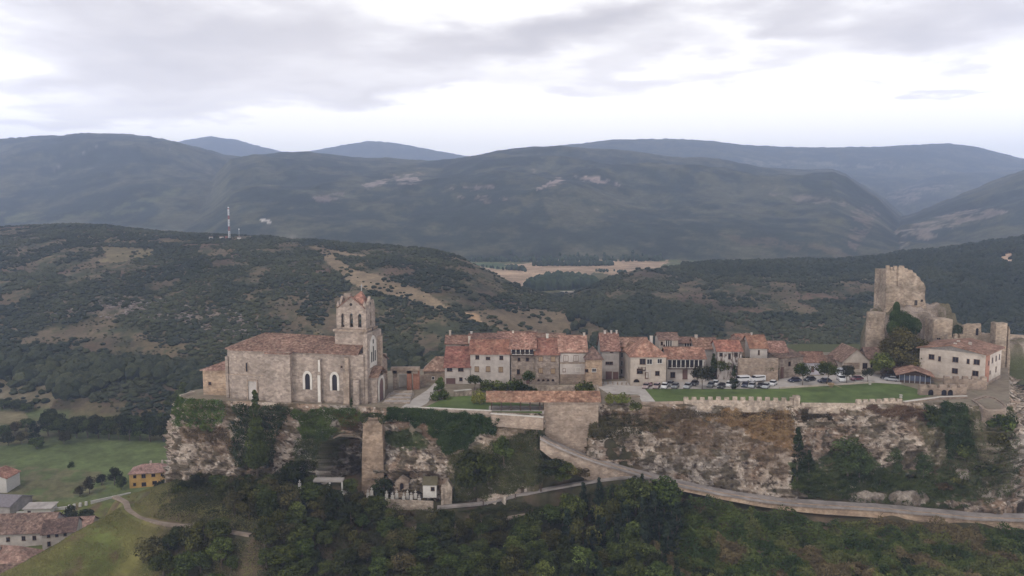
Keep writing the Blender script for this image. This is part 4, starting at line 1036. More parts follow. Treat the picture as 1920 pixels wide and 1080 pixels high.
    isplit = int(np.argmin(np.abs(RS[:, 0] - P(1225, 900, 217.5)[0])))
    road_wall('road_wall', 'tall tan retaining wall under the top of the descending road', 0, isplit, .25, lambda t: 3.4 + 3.4 * math.sin(min(1, t * 1.5) * math.pi * .5) - 5.0 * max(0, t - .55), M_STONE2)
    road_wall('road_wall', 'long low ochre retaining wall on the outer side of the road', isplit, n - 2, .12, lambda t: 1.5 + 1.4 * min(1, t * 1.6), M_STONE3)
terraces()

# ---------------------------------------------------------------- the tile-roofed shelter on the garden edge
def shelter():
    x0, x1, x2 = XP(916, 214.5, 63), XP(1020, 214.5, 63), XP(1122, 214.5, 63)
    o = empty('roofed_shelter', (x0, 214.5, ZT)); tag(o, 'long tile-roofed shelter open between posts at left and walled in stone at right', 'shelter')
    w1, w2 = x1 - x0, x2 - x0; ze = 3.0; d = 5.4
    part('roof', roof_mb(w2, d, ze, 'gable_x', 1.75, .7), M_TILE2, o)
    for i in range(6):
        x = .8 + i * (w1 - 1.6) / 5 * .98
        q = MB().box(x - .12, x + .12, .1, .34, -.05, ze - .001); q.build('post', M_WOOD, o)
        q = MB().box(x - .12, x + .12, d - .4, d - .16, -.05, ze - .001); q.build('post', M_WOOD, o)
    MB().box(.3, w1, .08, .36, ze - .0, ze + .22).box(.3, w1, d - .42, d - .14, ze, ze + .22).build('beam', M_WOOD, o)
    MB().box(w1, w2, -.15, d, -14.5, ze - .02).prism([(-.15, ze - .02), (d / 2, ze + 1.65), (d, ze - .02)], w1 + .01, w2 - .01, 'x').build('stone_wall', M_STONE2, o)
    MB().box(w1 - 1.0, w1 - .01, -.35, .8, -14.5, .2).build('buttress', M_STONE, o)
    MB().box(0, w1 - .01, -.4, d + .3, -.7, .05).build('floor_slab', M_GREYW, o)
    for i in range(4):
        x = 3 + i * 2.6
        b = empty('bench', (x0 + x, 216.8, ZT + .05)); tag(b, 'dark bench under the open end of the tile-roofed shelter', 'bench', 'benches under the shelter')
        MB().box(-.8, .8, -.2, .2, .40, .48).build('seat', M_WOOD2, b)
        for s in (-.65, .65): MB().box(s - .06, s + .06, -.18, .18, 0, .40).build('leg', M_METAL, b)
shelter()

# ---------------------------------------------------------------- church
def church():
    yaw = R(-9.5)
    D0 = 229.0; x0 = XP(421, D0, 68)
    o = empty('church', (x0, D0, ZT), yaw); tag(o, 'large pale stone church with a red tiled roof and a gabled belfry over the portal', 'church')
    W = 42.0
    ze = ZP(657, 227) - ZT; zr = ZP(623, 236) - ZT
    d = 16.0
    # apse and nave walls
    m = MB()
    m.prism([(0, 2.0), (2.2, 0), (13.2, 0), (13.2, d), (4.5, d), (0, d - 4)], -3, ze + .2, 'z')
    m.build('apse_wall', M_STONE, o)
    MB().box(13.2, 20.9, -1.4, d - 1, -3, ze - .1).build('chapel_wall', M_STONE, o)
    MB().box(20.901, W, .35, d, -3, ze - .5).build('nave_wall', M_STONE, o)
    # roof of three pitches
    r = MB(); t = .3; oh = .5
    def slab(pts): 
        k = len(pts); r.add([*pts] + [(p[0], p[1], p[2] - t) for p in pts], [tuple(range(k)), tuple(range(2 * k - 1, k - 1, -1))] + [(i, k + i, k + (i + 1) % k, (i + 1) % k) for i in range(k)])
    A, B_, C_ = (-.6, 1.8, ze + .1), (2.0, -.6, ze + .1), (13.4, -.6, ze + .1)
    R0, R1, R2 = (8.8, 8.5, zr), (22, 8.5, zr - .35), (34, 8.5, zr - .7)
    Q = (4.4, 5.2, zr - 1.7)
    slab([A, B_, Q]); slab([B_, C_, R0, Q]); slab([C_, (13.4, -2.0, ze - .35), (21.3, -2.0, ze - .35), (21.3, -.2, ze + .05), R1, R0])
    slab([(21.3, -.2, ze + .05), (W - 1.5, -.2, ze - .35), (W - 1.5, 4.6, ze + 1.6), (34, 4.6, ze + 1.6), R2, R1])
    slab([A, Q, R0, (-.6, d - 3.6, ze + .1)]); slab([R0, R1, R2, (34, d + .4, ze - .5), (4.3, d + .6, ze - .2), (-.6, d - 3.6, ze + .1)])
    r.build('roof', M_TILE, o)
    # string course on the apse
    MB().box(-.02, 13.25, -.12, -.001, 7.1, 7.4).build('string_course', M_STONE2, o)
    MB().box(2.2, 13.2, -.2, -.002, ze - .3, ze + .05).build('cornice', M_STONE2, o)
    # buttresses
    MB().box(28.6, 29.7, -.75, .34, -3, 8.4, .0, .2).box(28.75, 29.55, -.45, .34, 8.401, 12.6, 0, .1).build('buttress', M_STONE, o)
    MB().box(28.75, 29.55, -.80, -.751, .3, 8.0).box(28.85, 29.45, -.5, -.455, 9.0, 12.3).build('buttress_face', M_DRESS, o)
    MB().box(W - 5.6, W - 3.9, -1.0, .34, -3, 9.4, 0, .15).box(W - 5.2, W - 4.1, -.6, .34, 9.401, 13.2).build('buttress', M_STONE2, o)
    MB().box(W - 2.6, W - 1.0, -1.3, .34, -3, 7.0, 0, .15).build('buttress', M_STONE, o)
    MB().box(-.35, .5, 1.2, 3.2, -3, 12.2).build('buttress', M_STONE, o)
    # windows of the nave: pointed, with white surrounds
    for x in (25.3, 33.4):
        w, h, z = 1.5, 4.6, 6.0
        f = MB()
        n = 8; arc = [(x + .95 * w * math.cos(math.pi * i / n), z + 1.1 + 1.25 * w * math.sin(math.pi * i / n)) for i in range(n + 1)]
        arci = [(x + .5 * w * math.cos(math.pi * i / n), z + 1.1 + .75 * w * math.sin(math.pi * i / n)) for i in range(n + 1)]
        for i in range(n): f.prism([arci[i], arc[i], arc[i + 1], arci[i + 1]], .15, .4)
        f.box(x - .95 * w, x - .5 * w, .15, .4, z - 2.4, z + 1.1).box(x + .5 * w, x + .95 * w, .15, .4, z - 2.4, z + 1.1)
        fo = f.build('window', M_DRESS, o)
        MB().prism([(x - .5 * w, z - 2.4), (x + .5 * w, z - 2.4)] + arci, .32, .38).build('pane', M_GLASS, fo)
    fo = MB().box(6.55, 7.45, -.10, .02, 8.0, 10.9).build('window', M_STONE2, o); MB().box(6.75, 7.25, -.14, -.101, 8.2, 10.7).build('pane', M_GLASS, fo)
    fo = window(o, W - 6.5, 10.4, .4, .5, y=.35)
    # blind niches and broken stonework beside the apse
    fo = MB().box(7.0, 7.3, -.4, -.001, 0, 5.5).box(10.0, 10.3, -.4, -.001, 0, 5.5).box(7.0, 10.3, -.4, -.001, 5.501, 5.9).build('blind_door', M_STONE2, o)
    MB().box(7.3, 10.0, -.06, -.002, 0, 5.5).build('door_recess', M_GREYW, fo)
    # annex on the left: lean-to with tiled roof, its own part
    MB().box(-9.2, -.4, 4.0, 12.5, -3, 7.6).prism([(4.0, 7.6), (12.5, 7.6), (12.5, 9.8)], -.9, -.45, 'x').build('annex_wall', M_STONE3, o)
    a = MB(); za, zb_ = 7.5, 10.0
    V = [(-9.8, 3.4, za), (-.3, 3.4, za + .35), (-.3, 8.3, zb_), (-3.0, 8.3, zb_), (-.3, 13.2, za), (-9.8, 13.2, za)]
    a.add(V + [(x, y, z - .25) for x, y, z in V], [(0, 1, 2, 3), (0, 3, 5), (3, 2, 4, 5), (9, 8, 7, 6), (11, 9, 6), (11, 10, 8, 9), (0, 6, 7, 1), (0, 5, 11, 6), (5, 4, 10, 11), (1, 7, 8, 2), (2, 8, 10, 4)])
    a.build('annex_roof', M_TILE, o)
    window(o, -7.0, 3.4, .8, .8, y=4.0)
    # tower
    tx0, tx1, ty0, ty1 = 32.0, W - .6, 4.6, 13.0
    z1 = ZP(619, 230) - ZT; z2 = ZP(580, 230) - ZT; z3 = ZP(556, 230) - ZT
    MB().box(tx0, tx1, ty0, ty1, ze - 4, z1).build('tower_base', M_STONE, o)
    MB().box(tx0 - .4, tx1 + .4, ty0 - .4, ty1 + .4, z1 + .001, z1 + .55).build('tower_cornice', M_STONE2, o)
    bx0, bx1, by0, by1 = tx0 + .45, tx1 - .1, ty0 + .3, ty1 - .3; zb = z1 + .551
    # belfry: four walls with real openings, gables on top
    def arcade(axis, plane, a0, a1, n, sgn, th=.7):
        mm = MB(); Lw = a1 - a0; ow = 1.0 if n == 3 else 1.15; oz0, oz1 = .6, z2 - zb - 1.2
        ctr = [a0 + Lw * (i + .5) / n * .86 + Lw * .07 for i in range(n)]
        q0, q1 = (plane, plane + th * sgn)
        q0, q1 = min(q0, q1), max(q0, q1)
        def bx(u0, u1, w0, w1):
            if axis == 'y': mm.box(u0, u1, q0, q1, w0, w1)
            else: mm.box(q0, q1, u0, u1, w0, w1)
        edges = [a0] + [e for c in ctr for e in (c - ow / 2, c + ow / 2)] + [a1]
        for i in range(0, len(edges), 2): bx(edges[i], edges[i + 1], zb, z2)
        for c in ctr:
            bx(c - ow / 2, c + ow / 2, zb, zb + oz0)
            arc = [(c + ow / 2 * math.cos(math.pi * i / 6), zb + oz1 - .5 + .8 * math.sin(math.pi * i / 6)) for i in range(7)]
            poly = [(c + ow / 2, z2)] + arc + [(c - ow / 2, z2)]
            # spandrel as small pieces
            for i in range(6): mm.prism([arc[i], (arc[i][0], z2), (arc[i + 1][0], z2), arc[i + 1]], q0, q1, axis)
        # gable
        mid = (a0 + a1) / 2; wg = Lw * .43
        c0 = (mid, z2 + 1.0); rr = .42
        g0, g1 = (mid - wg, z2 - .0), (mid + wg, z2 - .0)
        mm.prism([(a0, z2), (a0, z2 + .5), (mid - wg * 1.05, z2 + .5), (mid, z3), (mid + wg * 1.05, z2 + .5), (a1, z2 + .5), (a1, z2)], q0, q1, axis)
        return mm, (mid, z2 + .95, rr), ctr
    for axis, plane, a0, a1, n, sg in (('y', by0, bx0, bx1, 3, 1), ('y', by1, bx0, bx1, 3, -1), ('x', bx1, by0 + .7, by1 - .7, 1, -1), ('x', bx0, by0 + .7, by1 - .7, 1, 1)):
        mm, (mc, mz, rr), _ = arcade(axis, plane, a0, a1, n, sg)
        bw = mm.build('belfry_wall', M_STONE, o)
        # round hole: dark disc slightly proud with a rim
        disc = [(mc + rr * math.cos(t_ * math.pi / 6), mz + .7 + rr * math.sin(t_ * math.pi / 6)) for t_ in range(12)]
        off = .03 * (-sg)
        MB().prism(disc, plane, plane + off, axis).build('oculus', M_GLASS, bw)
    # tiled gable edges and pyramid roof
    cx, cy = (bx0 + bx1) / 2, (by0 + by1) / 2
    for (plane, sg) in ((by0, -1), (by1, 1)):
        e = MB()
        wg = (bx1 - bx0) * .43
        for s in (-1, 1):
            e.prism([(cx, z3 + .02), (cx, z3 + .34), (cx + s * (wg * 1.05 + .2), z2 + .72), (cx + s * (wg * 1.05 + .2), z2 + .42)], plane - .22, plane + .8 if sg < 0 else plane + .22)
        e.build('gable_tiles', M_TILE, o)
    pr = MB(); s_ = .55
    pr.add([(bx0 + s_, by0 + s_, z2 + .3), (bx1 - s_, by0 + s_, z2 + .3), (bx1 - s_, by1 - s_, z2 + .3), (bx0 + s_, by1 - s_, z2 + .3), (cx + 1.8, cy, z3 + 1.6)], [(3, 2, 1, 0), (0, 1, 4), (1, 2, 4), (2, 3, 4), (3, 0, 4)])
    tr = pr.build('tower_roof', M_TILE4, o)
    MB().box(cx + 1.74, cx + 1.86, cy - .06, cy + .06, z3 + 1.5, z3 + 3.6).box(cx + 1.35, cx + 2.25, cy - .05, cy + .05, z3 + 2.85, z3 + 2.97).build('cross', M_METAL, tr)
    for (x, y) in ((bx0 + .5, by0 + .5), (bx1 - .5, by0 + .5), (bx0 + .5, by1 - .5), (bx1 - .5, by1 - .5)):
        MB().box(x - .4, x + .4, y - .4, y + .4, z2 + .501, z2 + 1.3).prism([(x - .45, z2 + 1.301), (x + .45, z2 + 1.301), (x, z2 + 2.6)], y - .4, y + .4).build('pinnacle', M_STONE, o)
    q = MB().box(bx0 + .1, bx0 + 2.2, by1 - 2.4, by1 - .8, z2 + 1.2, z2 + 4.2, .2, .1); q.build('turret', M_STONE, o)
    # west front (local +x side)
    zf = ZP(672, 222) - ZT
    f = MB(); f.box(W - .3, W + .9, .6, 13.6, -3, z1 - .2, 0, .4); f.build('west_front', M_STONE, o)
    X0 = W + .9
    MB().box(X0 - .6, X0 + 1.0, 9.8, 11.4, -3, z1 - 2.0).build('buttress', M_STONE2, o)
    MB().box(W - 2, W + .5, 11.41, 16.5, -3, z1 - 4.5, .2, .3).build('aisle_wall', M_STONE, o)
    MB().box(W - 4, W + .2, 16.51, 21, -3, ze - 3.5, .2, .2).build('aisle_wall', M_STONE2, o)
    MB().prism([(16.3, ze - 3.3), (21.6, ze - 5.6), (21.6, ze - 5.3), (16.3, ze - 2.9)], W - 4.3, W + .6, 'x').build('aisle_roof', M_TILE3, o)
    # tracery panel and window
    py0, py1 = 3.0, 8.6; pm = (py0 + py1) / 2
    n = 8; arc = [(pm + (py1 - py0) / 2 * math.cos(math.pi * i / n), 15.2 + 3.6 * math.sin(math.pi * i / n)) for i in range(n + 1)]
    tp = MB().prism([(py0, 9.8), (py1, 9.8)] + arc, X0 - .05, X0 + .12, 'x').build('tracery_window', M_DRESS, o)
    for i, (c, z0_, z1_) in enumerate(((pm - 1.5, 11.2, 14.2), (pm, 11.2, 15.6), (pm + 1.5, 11.2, 14.2), (pm, 16.4, 17.6))):
        MB().box(X0 + .121, X0 + .15, c - .42, c + .42, z0_, z1_).build('pane', M_GLASS, tp)
    MB().box(X0, X0 + .04, pm - .4, pm + .4, 20.2, 21.0).build('oculus', M_GLASS, o)
    # portal
    pt = MB(); pw0, pw1 = 2.4, 9.2
    pt.box(X0 - .02, X0 + 2.2, pw0, pw0 + 1.5, -1, 7.2).box(X0 - .02, X0 + 2.2, pw1 - 1.5, pw1, -1, 7.2).box(X0 - .02, X0 + 2.2, pw0 + 1.5, pw1 - 1.5, 6.0, 7.2)
    po = pt.build('portal', M_STONE, o)
    arc = [(pm + 2.6 * math.cos(math.pi * i / n), 4.4 + 2.9 * math.sin(math.pi * i / n)) for i in range(n + 1)]; ari = [(pm + 1.9 * math.cos(math.pi * i / n), 4.4 + 2.1 * math.sin(math.pi * i / n)) for i in range(n + 1)]
    am = MB()
    for i in range(n): am.prism([ari[i], arc[i], arc[i + 1], ari[i + 1]], X0 + 2.15, X0 + 2.5, 'x')
    am.box(X0 + 2.15, X0 + 2.5, pm - 2.6, pm - 1.9, -1, 4.4).box(X0 + 2.15, X0 + 2.5, pm + 1.9, pm + 2.6, -1, 4.4).build('portal_arch', M_DRESS, po)
    MB().prism([(pm - 1.9, -.5), (pm + 1.9, -.5)] + ari, X0 + 2.05, X0 + 2.22, 'x').build('door', M_GARAGE, po)
    MB().prism([(pw0 - .5, 7.25), (pm, 9.6), (pw1 + .5, 7.25), (pw1 + .5, 7.55), (pm, 9.95), (pw0 - .5, 7.55)], X0 + .001, X0 + 2.9, 'x').build('portal_roof', M_TILE3, po)
    # the broken gateway to the right
    g = PZ(737, 731, ZT); g1 = PZ(790, 727, ZT)
    gw = empty('courtyard_gateway', (g[0], g[1], ZT)); tag(gw, 'flat-roofed stone gateway with brick piers right of the church', 'gateway')
    Lg = XP(777, g[1], 64) - g[0]
    MB().box(0, 1.2, 0, 1.2, -1, 6.0).build('stone_pier', M_STONE, gw)
    MB().box(Lg - 2.3, Lg - .9, 0, 1.2, -1, 6.0).build('brick_pier', M_BRICK, gw); MB().box(Lg - .5, Lg + 1.4, .6, 2.2, -1, 6.0).build('brick_pier', M_BRICK, gw)
    MB().box(-.6, Lg + 1.6, -.4, 1.8, 6.001, 6.9).box(-.2, Lg + 1, 0, .9, 5.0, 5.999).build('lintel', M_STONE2, gw)
    MB().box(1.3, Lg - 2.4, 4.0, 4.6, -1, 4.0).build('back_wall', M_DRESS, gw)
    wallbox('churchyard_wall', 'tan stone wall with a doorway between the church gateway and the barn', PZ(779, 727, ZT), PZ(800, 723, ZT), ZT - .5, ZT + 3.4, .6, M_STONE2)
church()

# ---------------------------------------------------------------- pillar, arch and cemetery at the foot of the rock
def foot_of_rock():
    zt, zb = ZP(783, 216), ZP(912, 213)
    x0, x1 = XP(676, 213, 52), XP(721, 213, 52)
    o = empty('rock_pillar', (x0, 211.6, zb)); tag(o, 'tall tapering ochre masonry pillar holding up the rock beside the cave arch', 'pillar')
    w = x1 - x0
    MB().box(.3, w, 0, 8, -2, (zt - zb) * .5, .25, .4).box(.55, w - .25, .4, 8, (zt - zb) * .5 + .001, zt - zb, .35, .8).build('pillar_body', mat_noise('weathered_ochre_masonry', [(.25, (.12, .085, .062)), (.5, (.20, .145, .105)), (.75, (.29, .22, .165))], scale=.6, bump=.7, bscale=1.0, second=(.2, .7), bricks=(.8, .45, .22)), o)
    m = MB(); n = 10; cx = XP(648, 214, 52) - x0; r0 = 6.4; r1 = 6.7; cz = ZP(862, 214) - zb
    for i in range(7):
        a, b = math.pi * i / n, math.pi * (i + 1) / n
        m.prism([(cx + r0 * math.cos(a), cz + r0 * math.sin(a)), (cx + r1 * math.cos(a), cz + r1 * math.sin(a)), (cx + r1 * math.cos(b), cz + r1 * math.sin(b)), (cx + r0 * math.cos(b), cz + r0 * math.sin(b))], 4.6, 8.4)
    m.build('arch', mat_noise('weathered_arch_stone', [(.3, (.09, .068, .05)), (.7, (.19, .15, .12))], scale=.9, bump=.6), o)
    rnd = random.Random(4)
    def stand(px, py, D): 
        x, y, z = P(px, py, D - 7); return x, y, z
    # cemetery chapel, white hut
    x, y, z = stand(793, 925, 214.5)
    o = empty('cemetery_hut', (x, y, z)); tag(o, 'small whitewashed hut with a mossy roof in the cemetery below the rock', 'hut')
    MB().box(0, 3.6, 0, 3, -1.2, 2.3).build('wall', M_FRAMEW, o); part('roof', roof_mb(3.6, 3, 2.3, 'shed', 1.0, .25), mat_flat('mossy_tiles', (.10, .085, .05), var=.3), o); window(o, 2.6, 1.2, .8, .9)
    x, y, z = stand(672, 926, 216)
    o = empty('cemetery_gate', (stand(619, 925, 215))); tag(o, 'white framed stone pavilion with pillars among the trees at the foot of the rock', 'pavilion')
    MB().box(-4.5, 3.4, .0, 2.6, 3.0, 3.5).build('roof_slab', M_GREYW, o)
    for xx in (-.3, 3.0): MB().box(xx, xx + .4, 0, .4, -2, 2.999).build('pillar', M_FRAMEW, o)
    MB().box(-1.5, 4.4, -.8, 2.4, -2, 0).build('plinth', M_DRESS, o)
    o = empty('stone_shrine', stand(741, 920, 217)); tag(o, 'tan gabled stone shrine with a dark arched doorway left of the whitewashed hut', 'shrine')
    MB().box(0, 3.6, 0, 3, -2, 2.3).prism([(0, 2.3), (1.8, 3.5), (3.6, 2.3)], 0.01, 2.99).build('wall', M_STONE2, o); window(o, 1.8, 1.1, .9, 2.0, arch=True)
    o = empty('stone_shrine', stand(832, 938, 214)); tag(o, 'narrow dark pointed stone shrine just right of the whitewashed hut', 'shrine')
    MB().box(0, 2.2, 0, 2.4, -2, 3.2).prism([(-.2, 3.201), (1.1, 5.3), (2.4, 3.201)], -.1, 2.4).build('wall', M_RUBBLE, o)
    MB().box(-.7, -.01, -.3, 2.0, -2, 3.6).build('pier', M_RUBBLE, o)
    for k, (px, py, D) in enumerate([(725, 932, 215), (736, 935, 213.5), (744, 931, 214.8), (757, 936, 213.6), (764, 931, 214.6), (771, 935, 213.2), (779, 931, 214), (786, 940, 212.6), (690, 930, 215.5), (697, 926, 216), (576, 915, 215.5), (584, 918, 215), (562, 912, 216)]):
        x, y, z = stand(px, py, D)
        g = empty('gravestone', (x, y, z), rnd.uniform(-.2, .2)); tag(g, 'small pale gravestone with a cross in the cemetery under the rock', 'gravestone', 'gravestones of the cemetery')
        MB().box(-.4, .4, -.15, .15, -.6, .9).build('slab', M_DRESS, g); MB().box(-.08, .08, -.08, .08, .9, 1.8).box(-.3, -.081, -.07, .07, 1.3, 1.45).box(.081, .3, -.07, .07, 1.3, 1.45).build('cross', M_DRESS, g)
    p0, p1 = stand(722, 938, 212), stand(812, 948, 210.5)
    wallbox('cemetery_wall', 'broken rubble wall along the front of the cemetery', p0, p1, p0[2] - 2.4, p0[2] + .2, .5, M_RUBBLE)
foot_of_rock()

# ---------------------------------------------------------------- castle
def castle():
    def at(px, D, z): return XP(px, D, z)
    # keep: ruined shell, extruded outlines with real thickness
    D = 300.0; zb = 78.0
    o = empty('castle_keep', (at(1656, D, 85), D, zb)); tag(o, 'tall ruined stone keep with broken curved top on the rock outcrop', 'castle keep')
    k = (D * CT - (88 - CZ) * ST) / F
    X = lambda px: (px - 1656) * k; Z = lambda py: ZP(py, D) - zb
    front = [(X(1684), -4), (X(1684), Z(503)), (X(1687), Z(498)), (X(1690), Z(498)), (X(1691), Z(503)), (X(1697), Z(503)), (X(1698), Z(506)), (X(1706), Z(506)), (X(1707), Z(510)), (X(1713), Z(512)), (X(1714), Z(516)), (X(1721), Z(521)), (X(1722), Z(525)), (X(1728), Z(530)), (X(1732), Z(539)), (X(1731), Z(555)), (X(1735), Z(578)), (X(1735), -4)]
    MB().prism(front, -1.2, 1.2).build('shell_wall', M_CASTLE, o)
    side = [(0, -4), (0, Z(500)), (2, Z(497)), (4, Z(503)), (7, Z(508)), (11, Z(512)), (11, -4)]
    MB().box(X(1657), X(1684) - .01, -1.9, 8, -4, Z(506)).build('turret_body', M_CASTLE, o)
    for a, b, c in ((1656, 1661, 497), (1663, 1667, 500), (1670, 1675, 498), (1678, 1683.5, 500)):
        MB().box(X(a), X(b), -2.1, -1.0, Z(513), Z(c)).build('merlon', M_CASTLE, o)
    MB().box(X(1655), X(1661), -2.4, -1.901, Z(535), Z(506)).build('bartizan', M_CASTLE, o); MB().box(X(1677), X(1684), -2.4, -1.901, Z(535), Z(506)).build('bartizan', M_CASTLE, o)
    MB().prism([(1.3, -4), (1.3, Z(530)), (6, Z(538)), (9, Z(550)), (9, -4)], X(1723), X(1729), 'x').build('shell_wall', M_CASTLE, o)
    window(o, X(1715), Z(567), 1.1, 2.0, y=-1.2, frame=M_CASTLE); window(o, X(1726), Z(563), .9, .9, y=-1.2, frame=M_CASTLE)
    # round tower left
    D = 283.0; zb = ZT - 1
    o = empty('castle_tower', (at(1650, D, 70), D + 4, zb)); tag(o, 'round tan tower at the left corner of the castle, behind the large tree', 'tower', 'towers of the castle')
    h = ZP(588, D) - zb; r = 3.15
    MB().tube((0, 0, -2), (0, 0, h), r * 1.06, r, 20).build('tower_body', M_CASTLE, o)
    o = empty('castle_tower', (at(1741, D, 70), D - 3, zb)); tag(o, 'square tan tower right of the ivy, one dark slit, behind the large white house', 'tower', 'towers of the castle')
    h = ZP(599, D - 3) - zb; MB().box(0, 6.6, 0, 6, -2, h).build('tower_body', M_CASTLE, o); window(o, 1.9, ZP(635, D - 3) - zb, 1.3, .6, frame=M_CASTLE)
    # curtain walls
    def curtain(label, pts, D, th, cat='wall', holes=(), name='curtain_wall'):
        x0 = at(pts[0][0], D, 70); o = empty(name, (x0, D, ZT - 1)); tag(o, label, cat)
        kk = (D * CT - (70 - CZ) * ST) / F
        poly = [((a - pts[0][0]) * kk, ZP(b, D) - ZT + 1) for a, b in pts]
        MB().prism([(poly[0][0], -2)] + poly + [(poly[-1][0], -2)], 0, th).build('wall_body', M_CASTLE, o)
        for (a, b, w, h_) in holes: window(o, (a - pts[0][0]) * kk, ZP(b, D) - ZT + 1, w, h_, frame=M_CASTLE, arch=True)
        return o
    curtain('crenellated curtain wall between the square tower and the ruined hall', [(1776, 634), (1779, 628), (1784, 627), (1784, 634), (1789, 635), (1790, 627), (1795, 626), (1795, 634), (1800, 634), (1800, 626), (1805, 627), (1805, 635), (1808, 636)], 276, 1.2)
    curtain('ruined hall wall with a dark gap, behind the roof of the large white house', [(1805, 620), (1806, 611), (1816, 607), (1826, 608), (1838, 607), (1839, 622), (1841, 628), (1856, 625), (1866, 632), (1866, 650)], 284, 1.5, holes=[(1831, 622, 1.0, 2.6)])
    curtain('far left curtain wall of broken stone beside the outcrop', [(1776, 622), (1782, 612), (1790, 614), (1800, 620), (1806, 612)], 296, 1.2)
    o = curtain('tall thin square tower standing at the right end of the castle', [(1866, 606), (1872, 605), (1872, 607), (1887, 606)], 276, 3.2, 'tower', name='castle_tower'); o['group'] = 'towers of the castle'
    curtain('ruined corner wall dropping from the right castle tower', [(1890, 612), (1893, 620), (1893, 640), (1896, 672)], 277, 1.2)
    curtain('sloping outer wall climbing right behind the castle', [(1893, 627), (1925, 629), (1990, 634)], 330, 1.5)
    # white house
    C1 = np.array((132.6, 258.3)); yaw = R(-44); w, d = 19.0, 19.0
    zb = ZT
    o = empty('manor_house', (C1[0], C1[1], zb), yaw); tag(o, 'large white two-storey house with a grey timber gable and red roof below the castle', 'house')
    h = ZP(659, 251) - zb
    MB().box(0, w, 0, d, 1.0, h).build('wall', M_CREAM, o)
    MB().box(-.15, w + .15, -.15, d + .15, -6.0, 1.0).build('stone_base', M_STONE2, o)
    MB().prism([(.01, h), (w / 2, h + 1.6), (w - .01, h)], .05, .25).build('timber_gable', M_WOOD2, o)
    MB().prism([(.01, h + .0), (w / 2, h + 1.55), (w - .01, h)], .26, d - .05).build('wall', M_CREAM, o)
    part('roof', roof_mb(w, d, h, 'gable_y', 1.7, .9, .3), M_TILE2, o)
    MB().box(w, w + .12, .2, 4.6, 1.0, h).build('brick_panel', M_BRICK, o)
    for u, v, a, b in ((3.6, h - 2.6, 1.5, 1.5), (6.0, h - 2.9, .6, 1.4), (10.6, h - 2.6, 1.5, 1.5), (14.2, h - 2.7, .6, 1.4), (16.6, h - 2.6, 1.5, 1.5), (10.6, h - 6.2, 1.5, 1.5), (16.4, h - 6.2, 1.5, 1.5), (15.8, .3, 1.2, 1.0)):
        window(o, u, v, a, b, y=-.15 if v < 1 else 0)
    for u, v, a, b in ((3.2, h - 3, .7, 1.2), (8.0, h - 2.8, .9, 1.6), (12.5, h - 2.8, .9, 1.6), (16.5, h - 2.8, .9, 1.6), (6, h - 6.4, .8, 1.0), (13, h - 6.4, .8, 1.6)): window(o, u, v, a, b, y=w if u > 4.7 else w + .12, axis='x')
    rf = [c for c in o.children if c.name.startswith('roof')][0]
    for (x, y) in ((9.5, 3), (12.5, 8), (8.8, 9)): MB().box(x - .4, x + .4, y - .4, y + .4, h + .8, h + 2.3).build('chimney', M_CREAM, rf)
    # porch pavilion
    D = 250; x0 = at(1683, D, 64); x1 = at(1779, D, 64)
    o = empty('open_pavilion', (at(1692, 249, 64), 251.5, ZT), R(-20)); tag(o, 'low orange-roofed pavilion with a glazed dark front beside the lawn', 'pavilion')
    w, d = 9.5, 13; ze = 2.6
    part('roof', roof_mb(w, d, ze, 'gable_y', 1.6, .8, .25), M_TILE2, o)
    MB().box(.2, w - .2, .5, d - .2, -.5, ze).prism([(.2, ze), (w / 2, ze + 1.45), (w - .2, ze)], .5, d - .2).build('wall', M_WOOD, o)
    fr = MB()
    for i in range(7): fr.box(.2 + i * (w - .6) / 6, .4 + i * (w - .6) / 6, .38, .49, 0, ze)
    fo = fr.build('window', M_METAL, o); MB().box(.3, w - .3, .44, .499, .7, ze - .3).build('pane', mat_flat('bluish_glass', (.07, .08, .12), rough=.2, spec=.5), fo)
    for i in range(4): window(o, 2 + i * 3, 1.4, 1.5, 1.6, y=w - .2, axis='x')
    o = empty('tiled_porch', (at(1660, 262, 64), 262, ZT)); tag(o, 'low brown tiled porch roof left of the orange-roofed pavilion', 'porch')
    part('roof', roof_mb(9, 4, 2.4, 'shed', 1.2, .4), M_TILE2, o)
    for i in range(4): MB().box(.3 + i * 2.8, .5 + i * 2.8, .2, .4, -.5, 2.25).build('post', M_WOOD, o)
    MB().box(0, 9, 3.6, 4, -.5, 3.2).build('wall', M_STONE2, o)
    # house low behind the castle at the right edge
    x, y, z = P(1888, 700, 300)
    o = empty('house', (x, y, z)); tag(o, 'white cottage with dark red roofs on the slope at the right edge of the picture', 'house')
    MB().box(0, 12, 0, 7, -4, 2.4).build('wall', M_WHITE, o); part('roof', roof_mb(12, 7, 2.4, 'gable_x', 1.9, .4), M_TILE3, o)
    for u in (2.5, 5.5, 8.5): window(o, u, .6, .9, 1.2)
castle()

